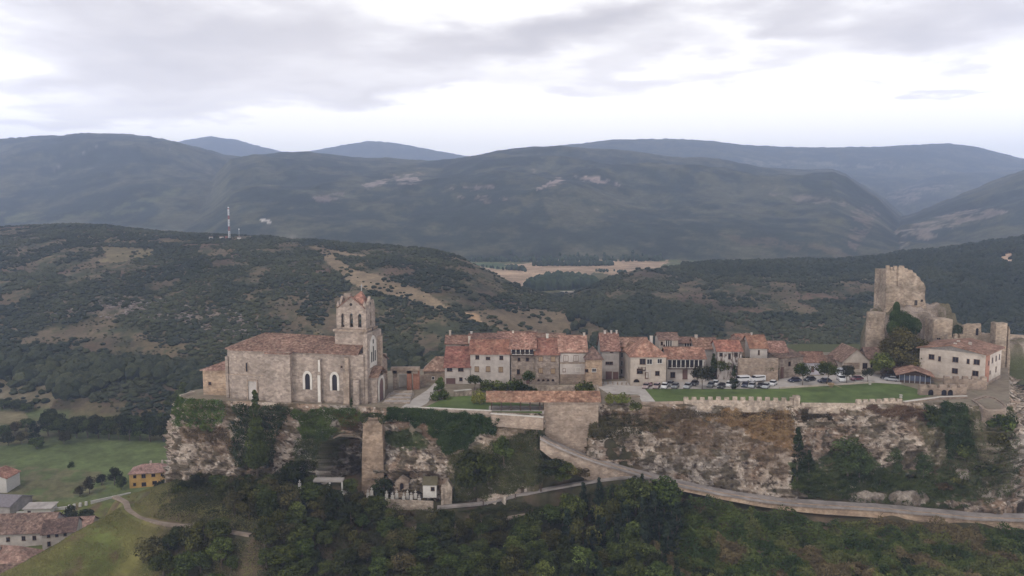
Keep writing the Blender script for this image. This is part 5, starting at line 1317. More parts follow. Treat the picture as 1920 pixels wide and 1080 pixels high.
# ---------------------------------------------------------------- the lower town at the left and the ochre house
def lower_town():
    z_g = lambda x, y: float(terr_z(x, y))
    def vh(label, px, py, D, w, d, h, kind, rise, wm, rm, yaw, wins=(), chim=(), oh=.5, side=(), zoff=0):
        x, y, z = P(px, py, D)
        for _ in range(12): y = y + .7 * ((z_g(x, y) - CZ) / float(ray(px, py)[1]) - y); x = float(ray(px, py)[0]) * y
        z = z_g(x, y)
        o = empty('house', (x, y, z), R(yaw)); tag(o, label, 'house', 'houses of the lower town')
        MBw = wall_mb(w, d, h, kind, rise, -6); part('wall', MBw, wm, o)
        rf = part('roof', roof_mb(w, d, h, kind, rise, oh), rm, o)
        for u, v, a, b in wins: window(o, u, v, a, b)
        for u, v, a, b in side: window(o, u, v, a, b, y=w, axis='x')
        for (cx, cy, s, ht) in chim: MB().box(cx - s / 2, cx + s / 2, cy - s / 2, cy + s / 2, h, h + rise + ht).build('chimney', M_CREAM, rf)
        return o
    vh('ochre yellow two-storey house with a pink hipped roof alone beside the green field', 243, 916, 343, 15.5, 9, 6.2, 'hip', 2.4, M_OCHRE, M_TILEP, 12,
       [(2, 1.6, .9, 1.1), (5.6, 1.4, 1.6, 1.5), (9.8, 1.8, 1.6, 1.3), (13.2, 1.8, 1.4, 1.3), (2.2, 4.9, 1, 1.1), (5.6, 4.9, 1.4, 1.5), (9.4, 5.0, 1.3, 1.1), (13, 5, 1.2, 1.0)], [(7.5, 5, .7, 1.2), (12, 5, .7, 1.2)])
    vh('long brown-red tiled house with two roof hatches over a white wall at the lower left', -45, 1030, 270, 24.5, 12, 5.2, 'gable_x', 4.6, M_WHITE, M_TILE3, 6,
       [(6, 3, 1, 1.4), (10.5, 3, 1, 1.4), (15.5, 3.2, 1, 1.4), (19, 3.2, 1, 1.4), (22.5, 3.2, 1, 1.4), (26, 3.2, 1, 1.4)], [(3, 6, .8, 1.0)])
    vh('white gabled house with tall windows and a dark roof beside the grassy spur', 80, 1032, 266, 10, 10, 5.6, 'gable_x', 3.0, M_WHITE, M_TILE3, 16, [(2, 5, .8, 1.5), (4.5, 5, .8, 1.5), (7, 5, .8, 1.5), (2, 2, .8, 1.5)], [])
    vh('broad salmon tiled hipped house nearest to the camera in the lower left corner', -95, 1098, 243, 25, 15, 5.0, 'hip', 5.0, M_PINKW, M_TILEP, -6, [(5, 3, 1, 1.4), (12, 3, 1, 1.4)], [(12, 6, .9, .5)])
    vh('pink tiled low house peeping over the crest of the grassy spur', 95, 1010, 280, 13, 9, 3.0, 'gable_x', 2.6, M_TANW, M_TILEP, 10, [], [])
    vh('brown roofed house in the very corner below the salmon hipped roof', -60, 1118, 236, 20, 12, 2.6, 'gable_x', 3.6, M_TANW, M_TILE3, 14, [], [])
    vh('white walled house with a red verge cut by the left edge beside the field', -42, 922, 330, 12, 9, 5.6, 'gable_y', 2.2, M_FRAMEW, M_TILE4, 0, [], [])
    vh('grey-roofed long shed beside the white walled house at the left edge', -60, 956, 310, 18, 12, 2.2, 'gable_x', 2.2, M_GREYW, mat_flat('grey_roofing', (.16, .14, .15), var=.25), -8, [], [])
    vh('low white walled shed with a pale yard behind the brown-red tiled house', 45, 966, 300, 10, 5, 2.4, 'shed', .5, M_FRAMEW, M_GREYW, 4, [(2, 1, 1, 1.2)], [])
    # white garden walls along the lane
    def gz(px, py, D): x, y, z = PZ(px, py, 2.5); return (x, y, z_g(x, y))
    a, b, c = gz(30, 950, 316), gz(125, 940, 322), gz(215, 925, 333)
    a2, e = gz(245, 917, 338), gz(170, 933, 328)
    wallbox('lane_wall', 'white rendered wall along the lane, its stretch nearest to the lower town roofs', a, b, a[2] - .5, a[2] + 1.6, .5, M_FRAMEW)
    wallbox('lane_wall', 'white rendered wall along the lane, its stretch nearest to the ochre house', e, a2, e[2] - .5, e[2] + 1.3, .5, M_FRAMEW)
    for i, t in enumerate((.1, .3, .55, .8)):
        x = b[0] + (e[0] - b[0]) * t; y = b[1] + (e[1] - b[1]) * t
        MB_ = MB().box(-.5, .5, -.4, .4, 0, 1.5, .1, .1); o = MB_.build('gate_post', M_FRAMEW); o.location = (x, y, float(terr_z(x, y))); tag(o, 'short white post beside the lane between the white walls', 'post', 'white posts along the lane')
lower_town()

# ---------------------------------------------------------------- mast on the hill
def mast():
    x, y, z = P(430, 452, 990); z = float(terr_z(x, y))
    o = empty('antenna_mast', (x, y, z)); tag(o, 'red and white banded lattice mast on the hilltop left of the church tower', 'mast')
    red = mat_flat('mast_red', (.30, .07, .06)); wh = mat_flat('mast_white', (.72, .72, .74))
    H = ZP(388, 990) - z; bands = [(0, .26, wh), (.26, .40, red), (.40, .62, wh), (.62, .74, red), (.74, .93, wh), (.93, .96, red), (.96, 1.0, wh)]
    for a, b, m in bands:
        q = MB(); r0 = 1.25 - a * .5; r1 = 1.25 - b * .5
        n = max(2, int((b - a) * 16)); cs = [(1, 0), (-.5, .866), (-.5, -.866)]
        for j in range(3):
            c = cs[j]; q.tube((c[0] * r0, c[1] * r0, a * H), (c[0] * r1, c[1] * r1, b * H), .17, .17, 5)
        for i in range(n):
            t0, t1 = a + (b - a) * i / n, a + (b - a) * (i + 1) / n
            for j in range(3):
                c, d_ = cs[j], cs[(j + 1) % 3]; rr0, rr1 = 1.25 - t0 * .5, 1.25 - t1 * .5
                q.tube((c[0] * rr0, c[1] * rr0, t0 * H), (d_[0] * rr1, d_[1] * rr1, t1 * H), .09, .09, 4)
        q.build('lattice_band', m, o)
    q = MB().box(-4.5, -1.9, -1.5, 1.5, 0, 4.0); q.build('equipment_cabin', mat_flat('cabin_red', (.22, .08, .06)), o)
    for k, (px, py, D, h, lab) in enumerate([(448, 431, 1010, 10, 'thin white-headed pole right of the tall banded mast')]):
        x, y, z = P(px, py, D); z = float(terr_z(x, y)); o = empty('pole', (x, y, z)); tag(o, lab, 'pole')
        MB().tube((0, 0, 0), (0, 0, h), .16, .12, 6).build('shaft', wh, o); MB().tube((0, 0, h), (0, 0, h + 1.5), .7, .5, 8).build('head', wh, o)
    for k, (px, D, lab) in enumerate([(394, 985, 'small white hut on the hilltop left of the banded mast'), (414, 992, 'small pale hut on the hilltop just left of the mast foot'), (447, 990, 'small pale hut on the hilltop right of the mast foot')]):
        x = XP(px, D, 98); z = float(terr_z(x, D)); o = empty('hut', (x, D, z)); tag(o, lab, 'hut')
        MB().box(-2, 2, 0, 3, -2, 2.6).build('wall', M_FRAMEW, o); part('roof', roof_mb(4, 3, 2.6, 'gable_x', .8, .3), M_TILE3, o).location = (-2, 0, 0)
mast()
# ================================================================ VEGETATION
M_LEAF = mat_attr('leaves', var=.0, objvar=.28, huevar=.022)
M_LEAF0 = mat_attr('leaves_plain', var=.0)
M_BARK = mat_noise('bark', [(.3, (.07, .052, .038)), (.7, (.14, .11, .085))], scale=3, bump=.4)
def leaf_tris(rs, centers, normals, size, jitter=.6, quad=True):
    """small leaf-sprays: one bent quad per centre, turned mostly outward"""
    n = len(centers)
    nn = normals + rs.normal(0, jitter, (n, 3)); nn /= np.linalg.norm(nn, axis=1)[:, None] + 1e-9
    r = rs.normal(0, 1, (n, 3)); u = np.cross(nn, r); u /= np.linalg.norm(u, axis=1)[:, None] + 1e-9; w = np.cross(nn, u)
    s = size * rs.uniform(.6, 1.3, n)[:, None]
    a = centers + u * s; b = centers + w * s * .8; c = centers - u * s * .9; d = centers - w * s * .75
    b = b + nn * s * .25; d = d + nn * s * .2
    V = np.stack([a, b, c, d], 1).reshape(-1, 3)
    f = np.arange(4 * n).reshape(-1, 4)
    return V, f
def crown_mesh(name, seed, h, w, n_clump, n_leaf, leaf, col0, col1, shape='round', base=.18, gaps=.25):
    rs = np.random.RandomState(seed)
    # clump centres on a lumpy surface and inside it
    cs, rr = [], []
    for i in range(n_clump):
        t = rs.uniform(0, 1)
        if shape == 'round':
            ph = rs.uniform(0, 2 * math.pi); ct = rs.uniform(-.75, 1); st = math.sqrt(1 - ct * ct); k = rs.uniform(.55, .9)
            c = np.array([st * math.cos(ph) * w / 2 * k, st * math.sin(ph) * w / 2 * k, h * (base + (1 - base) * (.5 + .44 * ct * k / .85))]); r = rs.uniform(.16, .28) * w
        elif shape == 'cone':
            z = t ** 1.3; rad = (1 - z) ** .8 * w / 2; ph = rs.uniform(0, 2 * math.pi); k = rs.uniform(.4, .85)
            c = np.array([math.cos(ph) * rad * k, math.sin(ph) * rad * k, h * (base + (1 - base) * z * .97)]); r = max(.12 * w, rad * .45)
        elif shape == 'column':
            z = t; rad = (math.sin(min(1, (1 - z) * 1.35) * math.pi / 2) ** .9 * min(1, .55 + z * 2)) * w / 2; ph = rs.uniform(0, 2 * math.pi); k = rs.uniform(.3, .7)
            c = np.array([math.cos(ph) * rad * k, math.sin(ph) * rad * k, h * (base + (1 - base) * z * .95)]); r = max(.12 * w, rad * .55)
        elif shape == 'spire':
            z = t; rad = (1 - z) ** .7 * min(1, z * 5 + .5) * w / 2; ph = rs.uniform(0, 2 * math.pi); k = rs.uniform(.3, .75)
            c = np.array([math.cos(ph) * rad * k, math.sin(ph) * rad * k, h * (base + (1 - base) * z * .97)]); r = max(.07 * w, rad * .5)
        elif shape == 'low':
            ph = rs.uniform(0, 2 * math.pi); k = math.sqrt(rs.uniform(0, 1)) * .8
            c = np.array([math.cos(ph) * w / 2 * k, math.sin(ph) * w / 2 * k, h * rs.uniform(.25, .75) * (1 - .4 * k)]); r = rs.uniform(.16, .28) * w
        cs.append(c); rr.append(r)
    cs = np.array(cs); rr = np.array(rr)
    which = rs.randint(0, n_clump, n_leaf)
    d = rs.normal(0, 1, (n_leaf, 3)); d /= np.linalg.norm(d, axis=1)[:, None]
    rad = rr[which] * rs.uniform(.72, 1.02, n_leaf)
    sq = np.array([1, 1, .8 if shape != 'column' else 1.3])
    p = cs[which] + d * rad[:, None] * sq
    # drop leaves deep inside the whole crown
    V, f = leaf_tris(rs, p, d * np.array([1, 1, 1.2]) + np.array([0, 0, .35]), leaf)
    tone = (rs.uniform(0, 1, n_clump)[which] * .6 + rs.uniform(0, 1, n_leaf) * .4) ** 1.5
    c = np.array(col0) * .6 + (np.array(col1) * 1.45 - np.array(col0) * .6) * tone[:, None]  # leaf colour varies by clump; the widened range imitates highlights and shadows
    return np_mesh(name, V, f, np.repeat(c, 4, 0))
def trunk_mesh(name, h, w, seed, r=.18, limbs=4, low=0.35):
    rs = random.Random(seed); m = MB(); pts = [(0, 0, -1.2)]
    x = y = 0
    for i in range(1, 5):
        x += rs.uniform(-.06, .06) * w; y += rs.uniform(-.06, .06) * w; pts.append((x, y, h * .75 * i / 4))
    for i in range(4): m.tube(pts[i], pts[i + 1], r * (1 - i * .2), r * (.8 - i * .2) + .02, 7)
    for k in range(limbs):
        b = pts[rs.choice((1, 2, 3))]; a = rs.uniform(0, 6.28); m.tube(b, (b[0] + math.cos(a) * w * .3, b[1] + math.sin(a) * w * .3, b[2] + h * .25), r * .45, r * .12, 5)
    me = bpy.data.meshes.new(name); me.from_pydata(m.v, [], m.f); me.materials.append(M_BARK); return me
G_DK = ((.015, .021, .006), (.042, .048, .014)); G_MD = ((.026, .038, .009), (.068, .084, .021)); G_OL = ((.036, .037, .010), (.088, .084, .024))
G_LT = ((.045, .062, .014), (.090, .112, .030)); G_YL = ((.085, .098, .020), (.17, .18, .045)); G_CY = ((.016, .026, .009), (.036, .048, .016)); G_BR = ((.050, .034, .018), (.095, .068, .034))
TREES = {}
def kind(key, *a, trunk=None, mat=None, **k):
    me = crown_mesh(key + '_crown', *a, **k); me.materials.append(mat or M_LEAF)
    tm = trunk_mesh(key + '_trunk', a[1], a[2], a[0], **(trunk or {}))
    TREES[key] = (me, tm, a[1], a[2])
kind('wood0', 1, 6.0, 5.0, 26, 2600, .23, *G_DK); kind('wood1', 2, 7.0, 4.6, 28, 2600, .23, *G_MD); kind('wood2', 3, 5.5, 5.2, 24, 2400, .22, *G_OL)
kind('wood3', 4, 6.5, 4.4, 26, 2400, .21, *G_MD); kind('wood4', 5, 6.0, 4.8, 24, 2300, .22, *G_LT); kind('wood5', 6, 5.2, 4.6, 22, 2000, .21, (.040, .036, .016), (.080, .068, .028))
kind('pine', 7, 9.0, 4.4, 34, 2600, .20, (.012, .020, .012), (.028, .038, .020), shape='cone', base=.1)
kind('pine1', 17, 10.0, 4.8, 36, 2600, .20, (.013, .022, .012), (.030, .040, .020), shape='cone', base=.08)
kind('round', 8, 5.0, 4.0, 22, 2400, .15, *G_MD, base=.42, trunk=dict(r=.11)); kind('round_dark', 9, 5.0, 4.0, 22, 2400, .15, (.020, .022, .013), (.046, .044, .025), base=.42, trunk=dict(r=.11))
kind('cypress', 10, 22, 7.0, 110, 12000, .22, (.020, .032, .009), (.050, .066, .018), shape='spire', base=.13, trunk=dict(r=.35)); kind('cypress1', 11, 9, 2.6, 30, 2600, .18, *G_CY, shape='column', base=.04)
kind('chestnut', 12, 15, 14, 52, 9000, .32, (.046, .041, .014), (.105, .090, .030), base=.16, trunk=dict(r=.45, limbs=8))
kind('bush0', 13, 2.0, 3.0, 12, 800, .17, *G_DK, shape='low', base=0); kind('bush1', 14, 2.0, 3.0, 12, 800, .17, *G_MD, shape='low', base=0); kind('bush2', 15, 1.8, 3.2, 12, 800, .17, *G_OL, shape='low', base=0)
kind('bush3', 16, 1.6, 2.8, 12, 700, .16, *G_BR, shape='low', base=0); kind('bush_lt', 18, 2.6, 3.4, 14, 1000, .16, *G_LT, shape='low', base=0); kind('bush_yl', 19, 2.6, 3.2, 14, 1000, .15, *G_YL, shape='low', base=0)
kind('cone', 20, 6.5, 5.6, 34, 3600, .18, *G_MD, shape='cone', base=.02)
kind('slender', 21, 9, 5.2, 34, 3600, .18, (.036, .054, .018), (.075, .098, .034), base=.04)
BUSHY = ('bush',)
def plant(key, x, y, z, h=None, w=None, label=None, cat='tree', group=None, name=None, rz=None, rnd=random.Random(3)):
    me, tm, h0, w0 = TREES[key]
    h = h or h0; w = w or w0 * h / h0
    bush = key.startswith('bush')
    nm = name or ('shrub' if bush else 'tree')
    sx = w / w0; sz = h / h0
    if bush:
        o = bpy.data.objects.new(nm, me); link(o); o.location = (x, y, z - .1); o.scale = (sx, sx, sz); o.rotation_euler = (0, 0, rnd.uniform(0, 6.28)); return tag(o, label, cat if cat != 'tree' else 'shrub', group)
    o = bpy.data.objects.new(nm, None); link(o); o.location = (x, y, z); o.rotation_euler = (0, 0, rnd.uniform(0, 6.28) if rz is None else rz); o.scale = (sx, sx, sz)
    tag(o, label, cat, group)
    link(bpy.data.objects.new('crown', me), o); link(bpy.data.objects.new('trunk', tm), o)
    return o

# ---- the wood on the slope in front
def front_wood():
    rnd = random.Random(11); placed = []
    TOPX = [150, 250, 300, 330, 380, 450, 500, 560, 600, 640, 700, 740, 800, 860, 930, 1000, 1050, 1090, 1130, 1180, 1225, 1260, 1290, 1330, 1480, 1700, 1920, 2100]
    TOPY = [1010, 965, 930, 905, 885, 895, 880, 875, 905, 925, 925, 958, 955, 952, 962, 960, 920, 900, 893, 885, 890, 900, 925, 945, 972, 990, 1000, 1005]
    def reserved(x, y):
        for ln, w in ((TRACK, 2.4), (PATH, 2.6), (ROAD, 4.2), (TRACK_LOW, 1.8), (LANE, 3.5)):
            for i in range(len(ln) - 1):
                p, q = np.array(ln[i][:2]), np.array(ln[i + 1][:2]); d = q - p; t = max(0, min(1, ((x - p[0]) * d[0] + (y - p[1]) * d[1]) / (d @ d)))
                if math.hypot(x - p[0] - t * d[0], y - p[1] - t * d[1]) < w: return True
        return False
    n = 0
    for it in range(9000):
        if n >= 285: break
        D = rnd.uniform(166, 217); px = rnd.uniform(275, 1330 if rnd.random() < .93 else 1920)
        x = XP(px, D, 40); z = float(terr_z(x, D)); qx, qy = proj(x, D, z)
        if qy > 1125 or reserved(x, D): continue
        lim = float(np.interp(qx, TOPX, TOPY))
        if qx < 330 and (qy < 1000 or rnd.random() < .55): continue
        if 225 < qx < 420 and qy < 990 and qy > 925: continue
        dens = 2.55 if qx < 1330 else 4.5
        if any((x - a) ** 2 + (D - b) ** 2 < (dens * (1.0 if rnd.random() < .8 else .7)) ** 2 for a, b, _ in placed): continue
        if qx > 1270: hh = rnd.uniform(1.8, 3.6)
        elif 1060 < qx < 1290 and D > 188: hh = rnd.uniform(7, 11)
        else: hh = rnd.uniform(4.0, 7.2)
        # keep below the skyline of the wood
        top_z = CZ + float(ray(qx, lim)[1]) * D
        hh = min(hh, top_z - z)
        if hh < 1.3: continue
        placed.append((x, D, hh)); n += 1
        if 1055 < qx < 1290 and hh > 5.5 and rnd.random() < .75:
            plant(rnd.choice(('pine', 'pine1')), x, D, z, hh, hh * .46, 'dark narrow pine among the tall dark trees below the fork of the road', 'pine tree', 'dark pines below the road', 'pine_tree', rnd=rnd)
        elif hh < 3.2:
            k = rnd.choice(('bush0', 'bush1', 'bush2', 'bush3', 'bush1')); plant(k, x, D, z, hh, hh * rnd.uniform(1.2, 1.6), 'rounded shrub in the mixed scrub on the slope below the road and cemetery', 'shrub', 'shrubs on the front slope', rnd=rnd)
        else:
            k = rnd.choices(('wood0', 'wood1', 'wood2', 'wood3', 'wood4', 'wood5'), (4, 4, 3, 3, 1.1, 1.6))[0]
            plant(k, x, D, z, hh, hh * rnd.uniform(.72, .95), 'bushy broadleaf tree in the dense wood on the slope in front of the rock', 'tree', 'trees of the front wood', rnd=rnd)
    return placed
FW = front_wood()

# ---- undergrowth too dense to count
def scatter_leaves(name, label, cat, pts, nrm, size, cols, seed, mat=None, tone=None):
    rs = np.random.RandomState(seed)
    V, f = leaf_tris(rs, pts, nrm, size, .7)
    t = rs.uniform(0, 1, len(pts)) if tone is None else np.clip(tone + rs.uniform(-.3, .3, len(pts)), 0, 1)
    c = np.array(cols[0]) + (np.array(cols[1]) - np.array(cols[0])) * t[:, None]
    o = np_obj(name, V, f, mat or M_LEAF0, None, np.repeat(c, 4, 0)); return tag(o, label, cat, kind='stuff')
def undergrowth():
    rs = np.random.RandomState(5)
    def region(n, pxr, Dr, keep):
        D = rs.uniform(*Dr, n); px = rs.uniform(*pxr, n); x = (px - 960) / F * (D + 6); z = terr_z(x, D); qx, qy = proj(x, D, z)
        m = keep(qx, qy, x, D) & (qy < 1110); return x[m], D[m], z[m], qx[m], qy[m]
    def clear(x, y):
        m = np.ones(len(x), bool)
        for ln, w in ((TRACK, 1.6), (PATH, 1.9), (ROAD, 3.4), (TRACK_LOW, 1.2), (LANE, 3.0)):
            _, b = road_gap(x, y, ln, 1, .1, np.zeros(len(x))); m &= b > w
        return m
    # brambles on the right, with lumps
    def lumps(x, y, s, seed): return fbm(x / s, y / s, 0, 3, seed)
    x, y, z, qx, qy = region(230000, (1120, 2150), (160, 219), lambda a, b, c, d: (b > np.interp(a, [1100, 1200, 1290, 1480, 1700, 1920, 2150], [930, 915, 935, 968, 985, 998, 1000])))
    l = lumps(x, y, 3.2, 201); m = clear(x, y) & (l > .18 + .12 * rs.rand(len(l))); x, y, z, l = x[m], y[m], z[m], l[m]
    hgt = np.clip(l - .25, 0.03, 1) * 6.0 * rs.uniform(.15, 1, len(x)) ** .6
    tone = np.clip((lumps(x, y, 2.6, 202) - .32) * 2.6, 0, 1)
    kinds = lumps(x, y, 9, 203)
    for k, (lo, hi, cc, nm, lb) in enumerate([(0, .47, ((.024, .040, .010), (.078, .096, .026)), 'bramble_thicket', 'dark green bramble thicket covering the slope below the road'), (.47, .58, ((.050, .060, .016), (.115, .118, .038)), 'scrub_cover', 'olive green scrub between the brambles on the right slope'), (.58, 1, ((.075, .056, .028), (.145, .112, .055)), 'dry_bracken', 'brown dry bracken patches on the slope below the road')]):
        m = (kinds > lo) & (kinds <= hi)
        scatter_leaves(nm, lb, 'scrub', np.stack([x[m], y[m], z[m] + hgt[m]], 1), np.tile([0, -.35, 1.0], (m.sum(), 1)), .26, cc, 30 + k, tone=tone[m])
    # strips between the rock and the road
    for j, (poly, cc, lb) in enumerate([([(845, 905), (930, 900), (1010, 880), (1040, 858), (1110, 880), (1190, 890), (1150, 915), (1090, 940), (1000, 958), (900, 966), (840, 956)], ((.030, .036, .014), (.075, .072, .030)), 'mixed scrub between the garden slope and the footpath'), ([(1475, 915), (1700, 915), (1900, 925), (1895, 962), (1740, 954), (1560, 940), (1475, 936)], ((.028, .040, .013), (.080, .084, .032)), 'low green scrub along the inner side of the road under the right cliff')]):
        x, y, z, qx, qy = region(90000, (820, 1230) if j == 0 else (1450, 1930), (197, 221), lambda a, b, c, d: inpoly(a, b, poly))
        l = lumps(x, y, 2.4, 215); m = clear(x, y) & (l > .30); x, y, z, l = x[m], y[m], z[m], l[m]
        hgt = np.clip(l - .3, 0, 1) * 4.0 * rs.uniform(.1, 1, len(x)) ** .7
        scatter_leaves('scrub_cover', lb, 'scrub', np.stack([x, y, z + hgt], 1), np.tile([0, -.4, 1.0], (len(x), 1)), .2, cc, 38 + j, tone=np.clip((lumps(x, y, 4, 216) - .3) * 2, 0, 1))
    # floor of the wood and slope on the left
    x, y, z, qx, qy = region(120000, (240, 1200), (162, 219), lambda a, b, c, d: b > np.interp(a, [250, 330, 420, 520, 600, 700, 850, 950, 1150, 1200], [1000, 900, 890, 890, 925, 935, 950, 962, 915, 900]))
    l = lumps(x, y, 3.0, 211); m = clear(x, y) & (l > .28) & ((qx + (lumps(x, y, 9, 231) - .5) * 260 + (rs.rand(len(x)) - .5) * 110 > 345) | (qy < 960)); x, y, z, l = x[m], y[m], z[m], l[m]
    hgt = np.clip(l - .34, 0, 1) * 5.0 * rs.uniform(.1, 1, len(x)) ** .7
    scatter_leaves('undergrowth', 'mixed green and brown undergrowth on the floor of the front wood', 'undergrowth', np.stack([x, y, z + hgt], 1), np.tile([0, -.3, 1.0], (len(x), 1)), .17, ((.024, .030, .011), (.070, .068, .026)), 33, tone=np.clip((lumps(x, y, 8, 212) - .3) * 2, 0, 1))
    # grass of the spur
    x, y, z, qx, qy = region(150000, (-250, 560), (160, 222), lambda a, b, c, d: (b > np.interp(a, [-100, 0, 150, 240, 330], [1110, 1070, 990, 930, 890])) & (a < 540))
    m = clear(x, y) & (lumps(x, y, 5, 221) + .1 * rs.rand(len(x)) > .38); x, y, z = x[m], y[m], z[m]
    scatter_leaves('grass', 'rough yellow green grass on the rounded spur at the lower left', 'grass', np.stack([x, y, z + rs.uniform(.02, .22, len(x))], 1), np.tile([0, -.8, .8], (len(x), 1)), .13, ((.085, .082, .030), (.165, .152, .058)), 34, tone=np.clip((lumps(x, y, 6, 222) - .25) * 2, 0, 1))
undergrowth()

# ---- creepers and bushes on the rock, taken from its surface
def on_cliff(poly, n, seed, out=(.1, .6), wob=9):
    rs = np.random.RandomState(seed)
    W = CL['W'].reshape(-1, 3); N_ = CL['N'].reshape(-1, 3)
    px, py = CL['px'].ravel(), CL['py'].ravel()
    xs = [p[0] for p in poly]; ys = [p[1] for p in poly]
    bb = (px > min(xs) - 20) & (px < max(xs) + 20) & (py > min(ys) - 20) & (py < max(ys) + 20)
    ii = np.where(bb)[0]
    wx = (fbm(W[ii, 0] / 2.2, W[ii, 2] / 2.2, 0, 3, seed) - .5) * wob * 3
    wy = (fbm(W[ii, 0] / 2.2 + 9, W[ii, 2] / 2.2, 0, 3, seed) - .5) * wob * 3
    ii = ii[inpoly(px[ii] + wx, py[ii] + wy, poly)]
    if len(ii) == 0: return np.zeros((0, 3)), np.zeros((0, 3))
    # weight by slope area so that the cover is even
    k = ii[rs.randint(0, len(ii), n)]
    lump = fbm(W[k, 0] / 1.7, W[k, 1] / 1.7, W[k, 2] / 1.7, 3, seed + 1)
    o = out[0] + (out[1] - out[0]) * np.clip((lump - .3) * 2.2, 0, 1) * rs.uniform(.3, 1, n)
    p = W[k] + N_[k] * o[:, None] + rs.normal(0, .18, (n, 3))
    return p, N_[k] + np.array([0, 0, .6])
IVY = [
 ('ivy', 'dense bright green ivy over the left shoulder of the rock below the church annex', [(328, 738), (370, 743), (420, 750), (432, 775), (415, 800), (395, 812), (365, 806), (330, 800)], 15000, (.3, 1.8), ((.034, .056, .014), (.080, .112, .028))),
 ('ivy', 'dark ivy behind the tall cypress on the rock', [(440, 762), (550, 762), (540, 790), (515, 830), (500, 880), (440, 870), (432, 800), (448, 785)], 12000, (.2, 1.4), ((.014, .022, .009), (.036, .048, .018))),
 ('creeper', 'mid green creeper hanging below the nave of the church', [(548, 765), (672, 768), (690, 790), (660, 800), (625, 790), (622, 815), (600, 825), (575, 820), (560, 800), (545, 785)], 11000, (.15, 1.1), ((.028, .042, .012), (.066, .088, .025))),
 ('creeper', 'reddish brown creeper beside the arch pillar under the church', [(625, 772), (700, 772), (680, 790), (672, 815), (640, 800)], 3500, (.1, .6), ((.060, .036, .020), (.105, .066, .034))),
 ('ivy', 'long dark green hedge of ivy spilling from the edge of the garden', [(724, 766), (780, 768), (938, 778), (938, 812), (905, 812), (880, 838), (838, 845), (820, 815), (790, 798), (745, 788), (724, 790)], 26000, (.3, 2.0), ((.016, .029, .010), (.040, .058, .018))),
 ('scrub_cover', 'mixed brown green scrub on the slope below the garden wall', [(850, 850), (900, 835), (960, 820), (1005, 800), (1020, 850), (1085, 890), (1020, 905), (940, 930), (860, 935), (845, 900)], 20000, (.1, 1.1), ((.034, .040, .016), (.084, .086, .034))),
 ('ivy', 'dark ivy under the pale topped wall left of the bastion', [(1722, 762), (1762, 758), (1812, 755), (1822, 790), (1820, 840), (1780, 860), (1772, 810), (1740, 790)], 12000, (.3, 1.6), ((.018, .030, .010), (.042, .060, .020))),
 ('scrub_cover', 'green and brown scrub on the right flank of the rock', [(1785, 830), (1815, 780), (1830, 772), (1895, 768), (1912, 850), (1905, 920), (1860, 945), (1810, 925), (1760, 925), (1765, 870)], 16000, (.15, 1.3), ((.030, .040, .014), (.078, .084, .032))),
 ('scrub_cover', 'green scrub band at the foot of the right cliff above the road', [(1482, 905), (1500, 872), (1560, 880), (1640, 885), (1700, 895), (1790, 900), (1800, 930), (1700, 925), (1560, 918), (1490, 922)], 15000, (.3, 1.9), ((.024, .036, .011), (.066, .078, .024))),
 ('scrub_cover', 'dark brown bushes on the ledge under the parapet of the right cliff', [(1505, 768), (1545, 770), (1560, 785), (1505, 788)], 2500, (.2, .9), ((.024, .020, .012), (.055, .042, .025))),
 ('scrub_cover', 'rusty dry brush along the top of the right cliff', [(1610, 768), (1730, 764), (1760, 790), (1700, 785), (1650, 778)], 4000, (.1, .5), ((.070, .040, .026), (.12, .075, .048))),
 ('scrub_cover', 'olive brush on the ledges left of the crenellated wall', [(1085, 792), (1150, 778), (1230, 785), (1250, 800), (1180, 820), (1110, 822)], 5000, (.1, .7), ((.036, .034, .017), (.078, .068, .034))),
 ('scrub_cover', 'tufts of brown brush along the crest under the crenellated wall', [(1230, 772), (1300, 770), (1490, 772), (1490, 784), (1300, 784), (1240, 790)], 3500, (.1, .5), ((.060, .045, .026), (.12, .090, .050))),
 ('dry_grass', 'orange dry grass on the slope under the crenellated wall', [(1345, 775), (1480, 768), (1492, 800), (1480, 830), (1430, 820), (1380, 800)], 9000, (.03, .3), ((.17, .105, .052), (.27, .18, .095))),
 ('creeper', 'green creeper around the cave beneath the arch', [(556, 820), (592, 815), (604, 832), (594, 860), (590, 885), (560, 890), (550, 850)], 3500, (.1, .9), ((.026, .034, .013), (.060, .064, .026))),
 ('scrub_cover', 'brown green patch on the rock right of the pillar', [(724, 806), (765, 812), (790, 838), (755, 838), (724, 832)], 2600, (.1, .5), ((.034, .046, .016), (.062, .074, .028))),
 ('scrub_cover', 'brown brush on the left face of the rock below the bright ivy', [(335, 800), (420, 800), (440, 815), (430, 832), (380, 822), (340, 815)], 3000, (.1, .6), ((.060, .044, .026), (.11, .080, .045))),
]
for i, (nm, lb, poly, n, out, cc) in enumerate(IVY):
    p, q = on_cliff(poly, int(n * 1.0), 300 + i, out)
    if len(p): 
        o = scatter_leaves(nm, lb, 'ivy' if nm in ('ivy', 'creeper') else 'scrub', p, q, .17, cc, 400 + i, tone=np.clip((fbm(p[:, 0] / 2.5, p[:, 1] / 2.5, p[:, 2] / 2.5, 3, 9 + i) - .3) * 2, 0, 1))
def cliff_at(px, py):
    d = (CL['px'] - px) ** 2 + (CL['py'] - py) ** 2; k = np.unravel_index(np.argmin(d), d.shape); return CL['W'][k]
